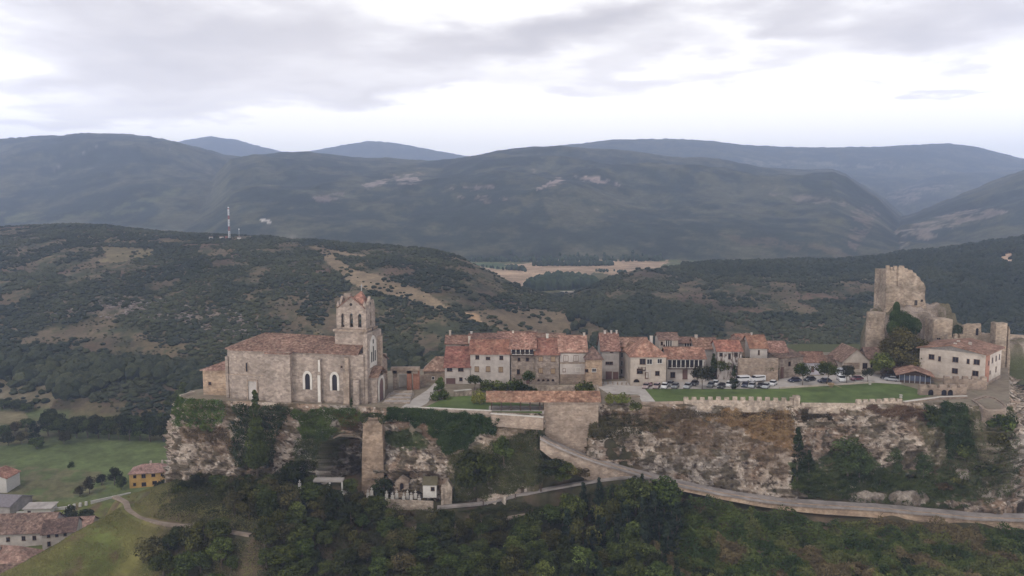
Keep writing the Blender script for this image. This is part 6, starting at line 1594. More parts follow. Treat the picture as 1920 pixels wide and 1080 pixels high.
def crack():
    """small scattered tufts growing from ledges"""
    rnd = random.Random(8); rs = np.random.RandomState(8); P_, N2 = [], []
    W = CL['W']; 
    for it in range(900):
        i, j = rnd.randrange(12, 112), rnd.randrange(30, 1120)
        if fbm(np.array([W[i, j, 0] / 7]), np.array([W[i, j, 2] / 5]), 0, 3, 44)[0] < .5: continue
        c = W[i, j] + CL['N'][i, j] * .15
        for _ in range(rnd.randint(6, 20)): P_.append(c + rs.normal(0, .38, 3)); N2.append((0, -.6, .8))
    scatter_leaves('rock_tufts', 'small tufts of dry plants growing from the ledges of the rock', 'tufts', np.array(P_), np.array(N2), .15, ((.045, .036, .018), (.110, .085, .045)), 45)
crack()

# ---- named trees and shrubs
def named():
    def at(key, px, py, D, h, w, label, cat=None, group=None, name=None, z=None):
        if 212 < D < 228 and key != 'cypress': D = min(D, float(cliff_at(px, py)[1]) - .3)
        x, y, z0 = P(px, py, D); z = z0 if z is None else z
        return plant(key, x, y, z, h, w, label, cat or ('shrub' if key.startswith('bush') else 'tree'), group, name)
    def onp(key, px, py, hpx, wpx, label, cat=None, group=None, name=None):
        """standing on the plateau: foot at a picture point, size from the picture"""
        x, y, z = PZ(px, py, ZT); k = y * 1.006 / F
        return plant(key, x, y, z, hpx * k * 1.03, wpx * k, label, cat or ('shrub' if key.startswith('bush') else 'tree'), group, name)
    at('cypress', 482, 893, 211.5, 24, 7.6, 'very tall dark cypress standing against the rock below the church', 'cypress', name='cypress_tree')
    onp('cypress1', 659, 764, 19, 7, 'tiny dark cypress at the foot of the church corner buttress', 'cypress', name='cypress_tree')
    onp('cone', 825, 749, 43, 38, 'dark green conical tree on the garden lawn in front of the brown garage door')
    onp('round', 888, 731, 26, 27, 'dark round bush-like tree in front of the long white house, left of the light bushes')
    onp('bush_lt', 922, 733, 24, 50, 'broad light green bush in front of the long white house')
    onp('bush_lt', 942, 732, 18, 22, 'small light green bush at the right of the broad light green one')
    onp('bush1', 965, 732, 28, 34, 'mid green bush before the timber gallery house')
    onp('round', 992, 731, 34, 22, 'upright leafy young tree in front of the stone house, left of the cellar holes')
    onp('bush0', 983, 735, 18, 44, 'dark low bush behind the left half of the tile-roofed shelter')
    onp('bush_yl', 898, 757, 31, 26, 'yellow green rounded shrub by the left end of the tile-roofed shelter')
    onp('bush1', 1096, 738, 30, 36, 'dark green bush behind the right end of the tile-roofed shelter')
    onp('bush_yl', 1143, 757, 24, 18, 'olive yellow shrub left of its twin below the paved square')
    onp('bush_yl', 1166, 757, 24, 30, 'olive yellow shrub right of its twin below the paved square')
    onp('bush1', 1192, 766, 19, 24, 'dark green round bush at the corner below the paved square')
    at('bush_lt', 1104, 795, 217.6, 5.0, 3.0, 'bright green shrub growing on the stone wall under the right end of the shelter roof')
    at('bush0', 1090, 792, 217.4, 2.4, 3.0, 'dark shrub on the rock at the corner of the shelter stone wall')
    # trees of the square
    for key, px, py, hp, wp, lb in [('round_dark', 1250, 714, 30, 27, 'leftmost round tree by the parked cars, in front of the white house piers'), ('round_dark', 1317, 731, 44, 38, 'purplish round tree among the cars at the right end of the wooden balcony house'),
        ('cypress1', 1337, 712, 50, 16, 'dark pointed conifer left of the flower balcony house'), ('round', 1352, 711, 34, 30, 'dark bushy tree under the flower balcony'), ('cypress1', 1376, 730, 46, 15, 'slim dark tree with a thin trunk right of the flower balcony'), ('round', 1439, 711, 29, 32, 'round clipped tree above the white vans, before the terrace wall'),
        ('round', 1504, 724, 41, 27, 'round greyish tree with a thin trunk left of the lilac white house'), ('round', 1548, 722, 41, 37, 'large round dark tree right of the lilac white house'), ('round_dark', 1587, 720, 34, 26, 'round purplish tree beside the white van'),
        ('round_dark', 1627, 717, 27, 21, 'small round purplish tree at the right end of the square'), ('round', 1294, 713, 15, 16, 'low clipped ball tree by the doorway of the balcony house')]: onp(key, px, py, hp, wp, lb)
    onp('bush1', 1395, 706, 24, 44, 'dark hedge bush over the stone terrace wall').location.z += 3.6
    x, y, z = PZ(1653, 706, ZT); plant('wood4', x, y, z, 7.6, 6.6, 'yellow green tree between the square and the large dark tree', 'tree')
    x, y, z = P(1697, 694, 264); plant('chestnut', x, y, ZT, 14.6, 14.0, 'very large dark olive tree below the castle', 'tree')
    # ivy on the castle rock
    rs = np.random.RandomState(77)
    def blob(name, label, pts, n, cc, size=.2):
        Pn, Nn = [], []
        for (px, py, D, rx, rz_) in pts:
            D = D - 7.5; c = np.array(P(px, py, D)); k = D / F; d = rs.normal(0, 1, (n, 3)); d /= np.linalg.norm(d, axis=1)[:, None]
            rr = rs.uniform(.75, 1.05, n)[:, None] * (1 + .25 * (fbm(d[:, 0] * 2, d[:, 1] * 2, d[:, 2] * 2, 3, int(px)) - .5))[:, None]
            Pn.append(c + d * rr * np.array([rx * k, min(rx, rz_) * k * .8, rz_ * k])); Nn.append(d)
        p = np.concatenate(Pn); return scatter_leaves(name, label, 'ivy', p, np.concatenate(Nn), size, cc, 78, tone=np.clip((fbm(p[:, 0] / 2.5, p[:, 1] / 2.5, p[:, 2] / 2.5, 3, 19) - .3) * 2, 0, 1))
    blob('ivy', 'deep green ivy mound climbing from the castle rock to the foot of the keep', [(1681, 578, 297.5, 6, 12), (1679, 594, 296, 11, 14), (1688, 600, 294, 20, 18), (1700, 605, 293, 18, 17), (1675, 615, 292, 12, 14), (1715, 612, 293, 12, 16)], 2600, ((.024, .042, .012), (.062, .088, .026)))
    blob('ivy', 'dark ivy inside the gap of the ruined castle hall', [(1795, 618, 292, 9, 9), (1788, 625, 290, 8, 6)], 900, ((.022, .032, .014), (.048, .060, .026)))
    px_ = [(1040, 872, 207.8, 2.2), (1058, 880, 208, 2.6), (1075, 886, 208.4, 2.4), (1092, 890, 208.8, 2.0), (1032, 890, 206.8, 2.4), (1052, 897, 206.8, 2.0)]
    for k, (a_, b_, D_, h_) in enumerate(px_): at(('bush0', 'bush1', 'bush2', 'bush3')[k % 4], a_, b_, D_, h_, 4.6, 'rounded shrub on the bank under the tall road wall', group='shrubs under the road wall')
    blob('creeper', 'dark creeper hanging over the top of the ochre masonry pillar', [(682, 784, 219, 8, 9), (716, 786, 219, 7, 10), (700, 778, 219.5, 14, 5)], 500, ((.024, .034, .012), (.058, .068, .024)), .14)
    # on and under the cliff
    for key, px, py, D, h, w, lb in [('slender', 1590, 898, 221.5, 12.5, 9.5, 'tall green tree against the middle of the right cliff'), ('slender', 1612, 897, 220.8, 8.5, 5.5, 'lower green tree leaning on the tall one against the right cliff'), ('cypress1', 1494, 893, 221, 14, 4.4, 'dark ivy-clad column at the left edge of the right cliff'), ('cypress1', 1516, 893, 221, 7.5, 3, 'short dark pointed bush beside the dark column on the right cliff'),
        ('slender', 1677, 897, 220.5, 9, 4, 'narrow green tree in the cleft of the right cliff'), ('slender', 1730, 898, 218.5, 7.5, 4.8, 'bright green small tree near the right end of the cliff foot'), ('slender', 1650, 905, 219, 4.5, 4.5, 'small green tree between the two clefts at the cliff foot'),
        ('wood1', 893, 925, 212.5, 11.5, 9.5, 'leafy tree on the slope just right of the pointed shrine'), ('wood4', 945, 870, 213.5, 7, 5, 'light green small tree on the scrub slope under the garden wall'), ('wood2', 872, 922, 212, 7.5, 6, 'olive tree beside the pointed shrine at the foot of the rock'), ('wood3', 915, 900, 213, 7, 6, 'rounded tree above the footpath left of the road fork'),
        ('wood0', 719, 940, 211.5, 6.6, 5.6, 'dark round tree in the cemetery between the pillar and the shrine'), ('wood1', 655, 930, 210, 5.0, 4.4, 'green tree in front of the cave arch'), ('wood0', 548, 912, 213, 6.5, 6.5, 'dark tree on the slope left of the cave arch'), ('wood0', 590, 935, 209, 4.5, 5, 'lower dark tree in front of the white pillared pavilion'),
        ('bush0', 1850, 888, 217, 3.6, 6, 'large dark shrub on the flank above the right bend of the road'), ('bush1', 1812, 852, 217, 4, 6, 'green shrub on the right flank below the bastion'), ('bush2', 1875, 835, 220, 4, 6.5, 'olive shrub near the right edge of the flank'), ('bush1', 1880, 800, 226, 4.5, 7, 'green shrub under the right side of the bastion'),
        ('bush2', 1800, 905, 214.5, 2.6, 5, 'olive shrub just above the road on the right'), ('bush3', 1770, 915, 215, 2.2, 5, 'brown shrub just above the road at the end of the green band'), ('bush1', 1745, 785, 222.5, 4, 5.5, 'dark green shrub hanging on the cliff below the lawn corner')]:
        at(key, px, py, D, h, w, lb)
    # right margin: slope beyond the rock
    rnd = random.Random(21)
    for i in range(34):
        D = rnd.uniform(236, 318); px = rnd.uniform(1897, 2010); x = XP(px, D, 45); z = float(terr_z(x, D))
        plant(rnd.choice(('wood0', 'wood1', 'wood3', 'wood5')), x, D, z, rnd.uniform(5, 9), rnd.uniform(5, 8), 'green tree in the thicket on the slope right of the castle rock', 'tree', 'trees right of the castle rock', rnd=rnd)
    # valley trees on the left
    hedge = [(15, 833, 8, 24, 'wood0'), (40, 830, 8, 22, 'wood5'), (65, 822, 12, 30, 'pine1'), (92, 815, 15, 34, 'wood0'), (110, 818, 12, 32, 'wood1'), (70, 838, 7, 26, 'wood1'), (120, 830, 8, 22, 'wood2'), (145, 819, 13, 30, 'wood0'), (163, 819, 12, 28, 'wood1'), (185, 820, 13, 32, 'wood0'), (205, 822, 12, 28, 'wood3'), (222, 822, 10, 24, 'wood2'), (243, 824, 14, 34, 'wood0'), (262, 824, 12, 30, 'wood1'), (283, 826, 16, 38, 'wood0'), (305, 826, 15, 36, 'wood0'), (322, 828, 11, 28, 'wood1'),
             (5, 822, 9, 26, 'wood1'), (28, 812, 8, 22, 'wood5'), (50, 806, 8, 24, 'wood3'), (135, 806, 9, 24, 'wood1'), (155, 803, 9, 24, 'wood3'), (178, 806, 10, 26, 'wood0'), (200, 808, 10, 26, 'wood1'), (225, 806, 10, 26, 'wood0'), (250, 808, 11, 28, 'wood3'), (275, 806, 12, 30, 'wood0'), (298, 808, 12, 30, 'wood1'), (318, 806, 11, 28, 'wood0'),
             (8, 765, 6, 24, 'wood3'), (30, 768, 6, 24, 'wood0'), (52, 770, 6, 22, 'wood1'), (95, 790, 9, 26, 'wood0'), (80, 800, 9, 26, 'pine1'), (112, 800, 9, 26, 'wood0'),
             (338, 770, 9, 24, 'wood4'), (322, 775, 8, 22, 'wood4'), (345, 760, 8, 20, 'wood4')]
    for k, (px, py, h, wp, key) in enumerate(hedge):
        x, y, z = PZ(px, py, 2.5); z = float(terr_z(x, y)); w_ = wp * y / F
        plant(key, x, y, z, h * .82, w_, 'leafy tree in the belt behind the green field' if key != 'wood4' else 'light green tree on the slope left of the church annex', 'tree', 'trees behind the green field' if key != 'wood4' else 'light trees left of the church')
    for k, (px, py, h, wp, key, lb) in enumerate([(133, 873, 4, 12, 'bush1', 'lone low bush in the middle of the green field'), (215, 905, 8, 24, 'wood0', 'dark tree just left of the ochre house'), (228, 912, 7, 18, 'wood1', 'second dark tree close to the left wall of the ochre house'), (190, 905, 5, 18, 'wood0', 'small dark conical tree by the lane left of the ochre house'),
        (168, 918, 8, 20, 'wood5', 'thin brownish tree by the lane between field and white wall'), (150, 922, 5, 20, 'wood5', 'brown shrubby tree beside the thin brownish one'), (312, 905, 5, 18, 'wood0', 'dark bush right of the ochre house'), (298, 912, 5, 20, 'bush0', 'low dark bush at the right corner of the ochre house'),
        (133, 962, 7, 24, 'wood0', 'dark tree behind the lower town roofs, left one of a pair'), (163, 968, 7, 26, 'wood1', 'dark tree behind the lower town roofs, right one of a pair'), (48, 965, 4, 16, 'bush1', 'round bush in front of the white garden wall'), (20, 962, 4, 16, 'bush0', 'dark shrub at the left edge above the brown-red roof'), (105, 985, 3, 14, 'bush2', 'small bush between the brown-red roof and the pink roof')]):
        x, y, z = PZ(px, py, 2.5); z = float(terr_z(x, y)); plant(key, x, y, z, h * .9, wp * y / F, lb, 'shrub' if key.startswith('bush') else 'tree')
named()

# ---- scrub and woods of the hills: far beyond counting
def ico():
    t = (1 + 5 ** .5) / 2; v = [(-1, t, 0), (1, t, 0), (-1, -t, 0), (1, -t, 0), (0, -1, t), (0, 1, t), (0, -1, -t), (0, 1, -t), (t, 0, -1), (t, 0, 1), (-t, 0, -1), (-t, 0, 1)]
    f = [(0, 11, 5), (0, 5, 1), (0, 1, 7), (0, 7, 10), (0, 10, 11), (1, 5, 9), (5, 11, 4), (11, 10, 2), (10, 7, 6), (7, 1, 8), (3, 9, 4), (3, 4, 2), (3, 2, 6), (3, 6, 8), (3, 8, 9), (4, 9, 5), (2, 4, 11), (6, 2, 10), (8, 6, 7), (9, 8, 1)]
    v = [np.array(p) / np.linalg.norm(p) for p in v]; cache = {}; f2 = []
    def mid(a, b):
        k = (min(a, b), max(a, b))
        if k not in cache: m = v[a] + v[b]; v.append(m / np.linalg.norm(m)); cache[k] = len(v) - 1
        return cache[k]
    for a, b, c in f:
        x, y, z = mid(a, b), mid(b, c), mid(c, a); f2 += [(a, x, z), (b, y, x), (c, z, y), (x, y, z)]
    return np.array(v), np.array(f2)
IV, IF = ico()
def blobs(name, label, cat, x, y, z, r, h, cols, seed, nv=8):
    rs = np.random.RandomState(seed); n = len(x)
    var = [IV * (1 + .38 * (rs.rand(len(IV), 1) - .5)) + rs.normal(0, .07, IV.shape) for _ in range(nv)]
    B = np.stack(var)[rs.randint(0, nv, n)]
    a = rs.uniform(0, 6.28, n); ca, sa = np.cos(a)[:, None], np.sin(a)[:, None]
    X = (B[..., 0] * ca - B[..., 1] * sa) * r[:, None] + x[:, None]; Y = (B[..., 0] * sa + B[..., 1] * ca) * r[:, None] + y[:, None]; Z = B[..., 2] * h[:, None] * .6 + (z + h * .42)[:, None]
    V = np.stack([X, Y, Z], -1).reshape(-1, 3)
    f = (IF[None] + (np.arange(n) * len(IV))[:, None, None]).reshape(-1, 3)
    c = np.repeat(cols, len(IV), 0) * (1 + .3 * (rs.rand(n * len(IV), 1) - .5))
    m = mat_attr(name + '_leaves', var=.4, nscale=.9, bump=.8, bscale=1.2) if name not in bpy.data.materials else bpy.data.materials[name]
    return tag(np_obj(name, V, f, m, None, c), label, cat, kind='stuff')
def hills():
    rs = np.random.RandomState(6)
    X, Y, H, ID, px, py = [TER[k] for k in ('X', 'Y', 'H', 'ID', 'px', 'py')]
    # visible faces of the hills only
    def field_mask(qx, qy):
        m = np.zeros(qx.shape, bool)
        for ids, poly, col, st in FIELDS:
            if st >= .95: m |= inpoly(qx, qy, poly)
        return m
    def sample(n, pxr, Dr, ids):
        D = Dr[0] * (Dr[1] / Dr[0]) ** rs.rand(n); p = rs.uniform(*pxr, n); a = ray(p, 450)[0]; x = a * D; z = terr_z(x, D)
        rr = np.clip(np.round(np.interp(D, TER['rows'], np.arange(len(TER['rows'])))).astype(int), 0, len(TER['rows']) - 1)
        cc = np.clip(np.round(np.interp(a, TER['cols'], np.arange(len(TER['cols'])))).astype(int), 0, len(TER['cols']) - 1)
        m = np.isin(ID[rr, cc], ids); qx, qy = proj(x, D, z); m &= ~(field_mask(qx, qy) & (rs.rand(len(x)) > .06))
        # face must look to the camera: the elevation angle grows with distance
        z2 = terr_z(a * (D + 6), D + 6); m &= ((z2 - CZ) / (D + 6) > (z - CZ) / D - .0008)
        return x[m], D[m], z[m], qx[m], qy[m]
    def place(x, y, sp, order=None):
        """thin to a spacing by a grid"""
        gx = np.floor(x / sp).astype(np.int64); gy = np.floor(y / sp).astype(np.int64); _, i = np.unique(gx * 100003 + gy, return_index=True); return i
    def cols(n, c0, c1, t): return np.array(c0) + (np.array(c1) - np.array(c0)) * t[:, None]
    # left hill: scrub above, denser wood below
    x, y, z, qx, qy = sample(120000, (-150, 1230), (430, 1250), (7,))
    dens = fbm(x / 26, y / 34, 0, 4, 21)
    low = np.clip((qy - np.interp(qx, [0, 300, 450, 800, 1200], [640, 660, 690, 640, 600])) / 50, 0, 1)
    low = low * (1 - sstep(722, 742, qy + (dens - .5) * 90) * (qx < 345))
    m = (dens + rs.normal(0, .035, len(x))) > (.455 - .24 * low); x, y, z, qx, qy, low, dens = [v[m] for v in (x, y, z, qx, qy, low, dens)]
    i = place(x, y, 3.5); x, y, z, low, dens = [v[i] for v in (x, y, z, low, dens)]
    r = rs.uniform(.8, 1.75, len(x)) ** 1.6 * 1.15 * (1 + .8 * low); t = np.clip((fbm(x / 40, y / 50, 0, 3, 71) - .3) * 2 + rs.normal(0, .2, len(x)), 0, 1)
    blobs('scrub', 'dark holm oak scrub and low woods covering the hill on the left', 'scrub', x, y, z, r, r * (.95 + .8 * low), cols(len(x), (.022, .027, .014), (.052, .055, .026), t), 61)
    n1 = len(x)
    x, y, z, qx, qy = sample(60000, (-150, 2050), (430, 1200), (7, 8)); dens = fbm(x / 26, y / 34, 0, 4, 21) + .3 * (fbm(x / 6, y / 8, 0, 3, 25) - .5)
    m = (dens < .52) & (fbm(x / 9, y / 12, 0, 3, 26) > .47); x, y, z = x[m], y[m], z[m]; i = place(x, y, 3.0)[:]; i = i[rs.permutation(len(i))[:8000]]; x, y, z = x[i], y[i], z[i]
    r = rs.uniform(.4, 1.2, len(x)); blobs('low_scrub', 'small low bushes dotted over the open ground of the hills', 'scrub', x, y, z, r, r * 1.0, cols(len(x), (.030, .034, .018), (.075, .068, .034), rs.rand(len(x))), 66)
    x, y, z, qx, qy = sample(80000, (930, 2100), (400, 1350), (8,))
    dens = fbm(x / 26, y / 34, 0, 4, 21)
    dark = np.clip((qx - np.interp(qy, [440, 500, 560, 700], [1560, 1640, 1700, 1700])) / 60, 0, 1); dark = np.maximum(dark, np.clip((525 - qy) / 15, 0, 1) * (qx > 1280) * .8)
    dark = np.maximum(dark, np.clip((qy - 560) / 40, 0, 1) * (qx < 1330) * .8)
    m = (dens + rs.normal(0, .035, len(x))) > (.468 - .30 * dark); x, y, z, qx, qy, dark = [v[m] for v in (x, y, z, qx, qy, dark)]
    i = place(x, y, 3.8); x, y, z, dark = [v[i] for v in (x, y, z, dark)]
    r = rs.uniform(.8, 1.75, len(x)) ** 1.6 * 1.15 * (1 + .6 * dark); t = np.clip((fbm(x / 40, y / 50, 0, 3, 72) - .3) * 2 + rs.normal(0, .2, len(x)), 0, 1) * (1 - .6 * dark)
    blobs('scrub', 'dark scrub and pine woods covering the hill behind the town on the right', 'scrub', x, y, z, r, r * (1.2 + .9 * dark), cols(len(x), (.020, .026, .015), (.052, .055, .028), t), 62)
    # river woods and hedges in the valley
    xs, ys, hs = [], [], []
    def row(px0, py0, px1, py1, n, h, zz=10.0, w=2):
        for k in range(n):
            t = rs.rand(); xx, yy, _ = PZ(px0 + (px1 - px0) * t, py0 + (py1 - py0) * t + rs.normal(0, w * .3), zz); xs.append(xx); ys.append(yy); hs.append(h * rs.uniform(.7, 1.1))
    for k in range(260):
        t = rs.rand(); pxx = 990 + 125 * t; pyy = 545 - 14 * math.sin(t * 3.1) * rs.rand() - (4 + 4 * t); xx, yy, _ = PZ(pxx, pyy, 8); xs.append(xx); ys.append(yy); hs.append(rs.uniform(13, 19))
    row(950, 505, 985, 507, 30, 10); row(1000, 499, 1150, 498, 170, 9); row(880, 490, 1240, 489, 260, 9, 12); row(1110, 507, 1175, 510, 30, 5); row(930, 520, 945, 530, 20, 7)
    row(900, 500, 945, 505, 14, 5)
    xs, ys, hs = map(np.array, (xs, ys, hs)); z = terr_z(xs, ys)
    blobs('river_wood', 'dark poplar copse and hedgerows on the pale fields of the valley', 'copse', xs, ys, z, hs * .38, hs, cols(len(xs), (.024, .036, .020), (.050, .066, .034), rs.rand(len(xs))), 63)
    # rock outcrops in the pale band of the left hill and specks on the mountain
    x, y, z, qx, qy = sample(30000, (60, 520), (430, 1000), (7,))
    m = (inpoly(qx, qy, [(100, 590), (240, 555), (300, 560), (420, 580), (510, 610), (480, 650), (380, 620), (250, 600)])) & (fbm(x / 12, y / 12, 0, 3, 91) > .52)
    x, y, z = x[m][:420], y[m][:420], z[m][:420]
    o = blobs('rocks', 'pale rock outcrops and screes in a band across the left hill', 'rocks', x, y, z, rs.uniform(.5, 1.8, len(x)), rs.uniform(.5, 1.5, len(x)), cols(len(x), (.13, .105, .090), (.24, .20, .18), rs.rand(len(x))), 64)
hills()

# ---- low rock ledges beside the road
def ledges():
    rs = np.random.RandomState(14)
    for k, (px0, px1, py, D, h, lb) in enumerate([(1590, 1668, 937, 214.6, 2.0, 'long low grey rock ledge beside the road, the left one'), (1668, 1746, 941, 213.6, 2.9, 'pale flat-topped rock ledge beside the road, right of the grey one'), (1835, 1900, 962, 211.2, 6.5, 'big pale jagged rock at the right bend of the road'), (1795, 1822, 893, 213.5, 1.8, 'small pale boulder on the right flank above the road')]):
        c0 = np.array(P(px0, py, D)); c1 = np.array(P(px1, py + 2, D)); L_ = c1[0] - c0[0]; nx, nz = 60, 22
        U, V_ = np.meshgrid(np.linspace(0, 1, nx), np.linspace(0, 1, nz))
        env = np.sin(np.clip(U, 0, 1) * math.pi) ** .35
        top = h * env * (.8 + .4 * fbm(U * 5, U * 0, k, 3, 7)); ang = V_ * math.pi
        X = c0[0] + U * L_; Y = D + 1.2 - np.cos(ang) * 1.6 * env; Z = c0[2] - 1 + np.sin(ang) ** .5 * (top + 1)
        n = ridged(X / 1.6, Z / 1.2 + Y, k, 3, 15) - .5; Y = Y - n * 1.6 * env; Z = Z + n * .8 * env
        cc = fbm(X / 1.5, Z / 1.5 + Y / 2, 0, 4, 16); C_ = np.array((.11, .088, .07)) + (np.array((.24, .205, .175)) - np.array((.11, .088, .07))) * sstep(.35, .6, cc)[..., None]
        o = np_obj('rock_ledge', np.stack([X, Y, Z], -1).reshape(-1, 3), grid_faces(nz, nx), bpy.data.materials['cliff_rock'], None, C_.reshape(-1, 3), True); tag(o, lb, 'rock')
ledges()
# ================================================================ CARS AND SMALL THINGS
M_TYRE = mat_flat('tyre_rubber', (.02, .02, .02)); M_RIM = mat_flat('wheel_rim', (.35, .35, .36), rough=.4)
M_LAMPG = mat_flat('headlight_glass', (.55, .55, .55), rough=.2, spec=.6); M_TAIL = mat_flat('tail_light_glass', (.3, .02, .02), rough=.3)
CARC = {'white': (.62, .62, .64), 'silver': (.34, .35, .38), 'grey': (.15, .155, .165), 'black': (.018, .018, .022), 'dark red': (.12, .03, .045), 'pinkish grey': (.33, .25, .25), 'dark blue': (.03, .035, .07)}
def paint(c):
    m = mat_flat('car_paint_' + c.replace(' ', '_'), CARC[c], rough=.28, spec=.5, var=.03); return m
PAINT = {c: paint(c) for c in CARC}
def car_meshes(L_=4.2, W=1.75, van=False):
    H1, H2 = (.95, 1.48) if not van else (1.15, 2.0)
    side = [(-L_ / 2, .35), (-L_ / 2 + .05, H1 - .15), (-L_ / 2 + .9, H1), (L_ / 2 - .35, H1 + .02), (L_ / 2, H1 - .2), (L_ / 2, .35)] if not van else [(-L_ / 2, .4), (-L_ / 2 + .1, H1 - .1), (-L_ / 2 + .7, H1 + .1), (-L_ / 2 + 1.3, H2 - .1), (-L_ / 2 + 1.6, H2), (L_ / 2 - .1, H2), (L_ / 2, H1), (L_ / 2, .4)]
    body = MB().prism([(a, b) for a, b in side], -W / 2, W / 2)
    body.box(-L_ / 2 - .06, -L_ / 2 + .3, -W / 2 + .05, W / 2 - .05, .3, .6).box(L_ / 2 - .3, L_ / 2 + .06, -W / 2 + .05, W / 2 - .05, .3, .6)
    cab = MB(); roof = MB()
    if not van:
        c = [(-L_ / 2 + 1.0, H1 - .01), (-L_ / 2 + 1.65, H2 - .04), (L_ / 2 - .95, H2 - .04), (L_ / 2 - .3, H1 - .01)]
        n = len(c); i_ = .14
        V = [(a, -W / 2 + .06 + (i_ if b > H1 else 0), b) for a, b in c] + [(a, W / 2 - .06 - (i_ if b > H1 else 0), b) for a, b in c]
        cab.add(V, [(0, 1, 2, 3), (7, 6, 5, 4), (0, 4, 5, 1), (1, 5, 6, 2), (2, 6, 7, 3), (3, 7, 4, 0)])
        roof.box(-L_ / 2 + 1.62, L_ / 2 - .92, -W / 2 + .2, W / 2 - .2, H2 - .039, H2 + .03)
    else:
        cab.box(-L_ / 2 + .95, L_ / 2 - .4, -W / 2 - .01, W / 2 + .01, H1 + .2, H2 - .25)
        cab.add([(-L_ / 2 + .68, -W / 2 + .1, H1 + .12), (-L_ / 2 + 1.26, -W / 2 + .1, H2 - .12), (-L_ / 2 + 1.26, W / 2 - .1, H2 - .12), (-L_ / 2 + .68, W / 2 - .1, H1 + .12)], [(0, 1, 2, 3)])
        roof.box(-L_ / 2 + 1.7, L_ / 2 - .3, -W / 2 + .1, W / 2 - .1, H2 + .001, H2 + .05)
    return body, cab, roof
def make_car(colour, van=False):
    L_, W = (4.2, 1.75) if not van else (4.9, 1.95)
    o = bpy.data.objects.new('parked_van' if van else 'parked_car', None); link(o)
    b, c, r = car_meshes(L_, W, van)
    bo = b.build('body', PAINT[colour], o); r.build('roof_panel', PAINT[colour], o); c.build('windows', M_GLASS, o)
    for sx in (-L_ / 2 + .8, L_ / 2 - .8):
        for sy in (-1, 1):
            w = MB().tube((sx, sy * (W / 2 - .18), .32), (sx, sy * (W / 2 + .02), .32), .32, .32, 12).build('wheel', M_TYRE, o)
            MB().tube((sx, sy * (W / 2 + .015), .32), (sx, sy * (W / 2 + .04), .32), .19, .19, 8).build('rim', M_RIM, w)
    for sy in (-1, 1):
        MB().box(-L_ / 2 - .03, -L_ / 2 + .12, sy * .62 - .2, sy * .62 + .2, .62, .78).build('headlight', M_LAMPG, o)
        MB().box(L_ / 2 - .05, L_ / 2 + .03, sy * .68 - .13, sy * .68 + .13, .66, .84).build('tail_light', M_TAIL, o)
    return o
PROTO = {}
def car(colour, px, py, ang, label, van=False):
    k = (colour, van)
    if k not in PROTO: o = PROTO[k] = make_car(colour, van)
    else:
        src = PROTO[k]; o = src.copy(); COL.objects.link(o)
        for ch in src.children:
            c = ch.copy(); COL.objects.link(c); c.parent = o
            for g in ch.children: g2 = g.copy(); COL.objects.link(g2); g2.parent = c
    o.location = PZ(px, py, ZT + .02); o.rotation_euler = (0, 0, R(ang)); tag(o, label, 'van' if van else 'car', 'cars parked along the square')
for a in [('pinkish grey', 1211, 727, 72, 'pinkish grey car, the leftmost of the parked cars'), ('dark red', 1219, 722, 70, 'dark red car just behind the leftmost parked car'), ('pinkish grey', 1231, 727, 68, 'pinkish car, second from the left in the front row'),
          ('white', 1246, 727, 70, 'white car with a dark roof, third from the left in the front row'), ('grey', 1266, 727, 66, 'dark grey car left of the silver one with a pale bonnet'), ('silver', 1289, 727, 64, 'silver car at the right end of the first group, before the open stretch'),
          ('grey', 1333, 725, 62, 'dark grey car left of the white one behind the lamp-thin tree'), ('white', 1341, 722, 66, 'white car between the dark grey one and the black one'), ('black', 1353, 727, 60, 'black car in the middle of the square, left of a white one'), ('white', 1367, 724, 62, 'white car right of the black one'),
          ('dark blue', 1397, 725, 64, 'dark blue car left of the silver one, below the terrace wall'), ('silver', 1410, 726, 62, 'silver car right of the dark blue one'), ('black', 1426, 726, 60, 'black car left of the last two pale cars of the front row'), ('silver', 1436, 727, 60, 'silver car, second last of the front row'),
          ('white', 1449, 722, 56, 'white car with a blue window line at the right end of the front row'), ('dark blue', 1490, 716, 20, 'dark car with a pale nose in front of the stone house of the lane'), ('black', 1518, 714, 30, 'black car by the lilac white house'), ('dark blue', 1546, 717, 10, 'dark blue car under the large round dark tree'),
          ('grey', 1257, 723, 66, 'dark grey car squeezed behind the third and fourth cars from the left'), ('black', 1302, 722, 60, 'black car in the shade of the purplish round tree'), ('grey', 1380, 723, 62, 'dark grey car just right of the two pale cars at the middle of the square'), ('dark red', 1606, 713, 20, 'dark red car between the purplish trees in front of the porch'),
          ('black', 1664, 711, -35, 'black car at the right end of the square under the yellow green tree'), ('silver', 1672, 714, -35, 'silver car beside the glazed pavilion')]: car(*a)
for a in [('white', 1391, 716, 14, 'white van behind the cars, left of two, under the terrace wall'), ('white', 1420, 715, 18, 'white van behind the cars, right of two, under the terrace wall'), ('white', 1577, 714, 80, 'white van parked crosswise near the porch of the cream gabled house'), ('silver', 1575, 702, 40, 'pale van with a dark windscreen behind the crosswise white van')]: car(*a, van=True)
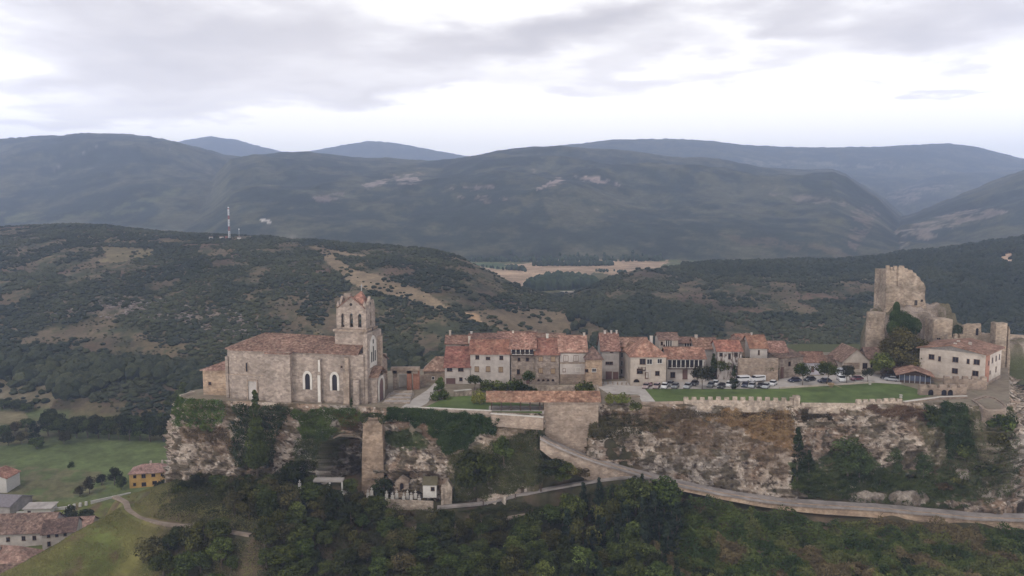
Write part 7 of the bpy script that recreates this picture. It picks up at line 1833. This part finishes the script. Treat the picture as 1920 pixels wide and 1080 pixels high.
# small things on the lawn
def small():
    x, y, z = PZ(1558, 726, ZT)
    o = empty('wooden_cart', (x, y, z), R(-25)); tag(o, 'small pale wooden cart with a drawbar standing on the lawn edge', 'cart')
    MB().box(-.9, .9, -.5, .5, .75, .85).box(-.9, .9, -.55, -.5, .85, 1.3).box(-.9, .9, .5, .55, .85, 1.3).build('bed', M_SHUT, o)
    for s in (-1, 1):
        w = MB()
        for i in range(14):
            a, b = 2 * math.pi * i / 14, 2 * math.pi * (i + 1) / 14
            w.prism([(.62 * math.cos(a), .68 + .62 * math.sin(a)), (.68 * math.cos(a), .68 + .68 * math.sin(a)), (.68 * math.cos(b), .68 + .68 * math.sin(b)), (.62 * math.cos(b), .68 + .62 * math.sin(b))], s * .68 - .04, s * .68 + .04)
        for i in range(4):
            a = math.pi * i / 4; w.tube((.62 * math.cos(a), s * .68, .68 + .62 * math.sin(a)), (-.62 * math.cos(a), s * .68, .68 - .62 * math.sin(a)), .03, .03, 4)
        w.build('wheel', M_SHUT, o)
    MB().tube((.9, 0, .8), (3.0, 0, .15), .06, .05, 6).build('drawbar', M_SHUT, o)
    for px, py, lb in ((1631, 721, 'small white stone post on the lawn near the last purplish tree'), (1689, 746, 'small white stone on the lawn edge by the short crenellated wall')):
        x, y, z = PZ(px, py, ZT); o = empty('stone_post', (x, y, z)); tag(o, lb, 'post'); MB().box(-.32, .32, -.3, .3, 0, .8, .06, .06).build('shaft', M_DRESS, o); MB().box(-.38, .38, -.36, .36, .801, .95).build('cap', M_DRESS, o)
    for k, px in enumerate((1120, 1131, 1140, 1149, 1158, 1166, 1174)):
        x, y, z = PZ(px, 720 + k * .35, ZT); o = empty('bollard', (x, y, z)); tag(o, 'short stone bollard along the upper edge of the paved square', 'bollard', 'bollards of the paved square')
        MB().tube((0, 0, 0), (0, 0, .8), .2, .16, 8).build('shaft', M_RUBBLE, o); MB().tube((0, 0, .8), (0, 0, .95), .19, .08, 8).build('cap', M_RUBBLE, o)
    rnd = random.Random(2)
    for k, t in enumerate((.12, .2, .3, .38)):
        n = len(PATH) - 1; i = int(t * n) + 1; p = PATH[i]
        o = empty('path_post', (p[0] + rnd.uniform(-1, 1), p[1] - 1.3, p[2])); tag(o, 'short dark post on the outer edge of the footpath', 'post', 'posts along the footpath')
        MB().tube((0, 0, -.3), (0, 0, .9), .16, .14, 6).build('shaft', M_WOOD, o); MB().tube((0, 0, .9), (0, 0, 1.02), .2, .12, 6).build('cap', M_WOOD, o)
small()
# ================================================================ AIR
def build_haze():
    m = bpy.data.materials.new('haze_air'); m.use_nodes = True
    nt = m.node_tree; nt.nodes.clear()
    out = nt.nodes.new('ShaderNodeOutputMaterial'); v = nt.nodes.new('ShaderNodeVolumePrincipled')
    v.inputs['Color'].default_value = (.55, .68, 1.0, 1)
    v.inputs['Density'].default_value = HAZE
    v.inputs['Anisotropy'].default_value = 0.0
    nt.links.new(v.outputs[0], out.inputs['Volume'])
    b = MB().box(-12000, 12000, -300, 12600, -8, float(TER['H'].max()) + 30)
    o = b.build('haze', m); tag(o, 'thin blue haze over the valley and mountains', 'haze', kind='stuff')
HAZE = 0.000118
build_haze()
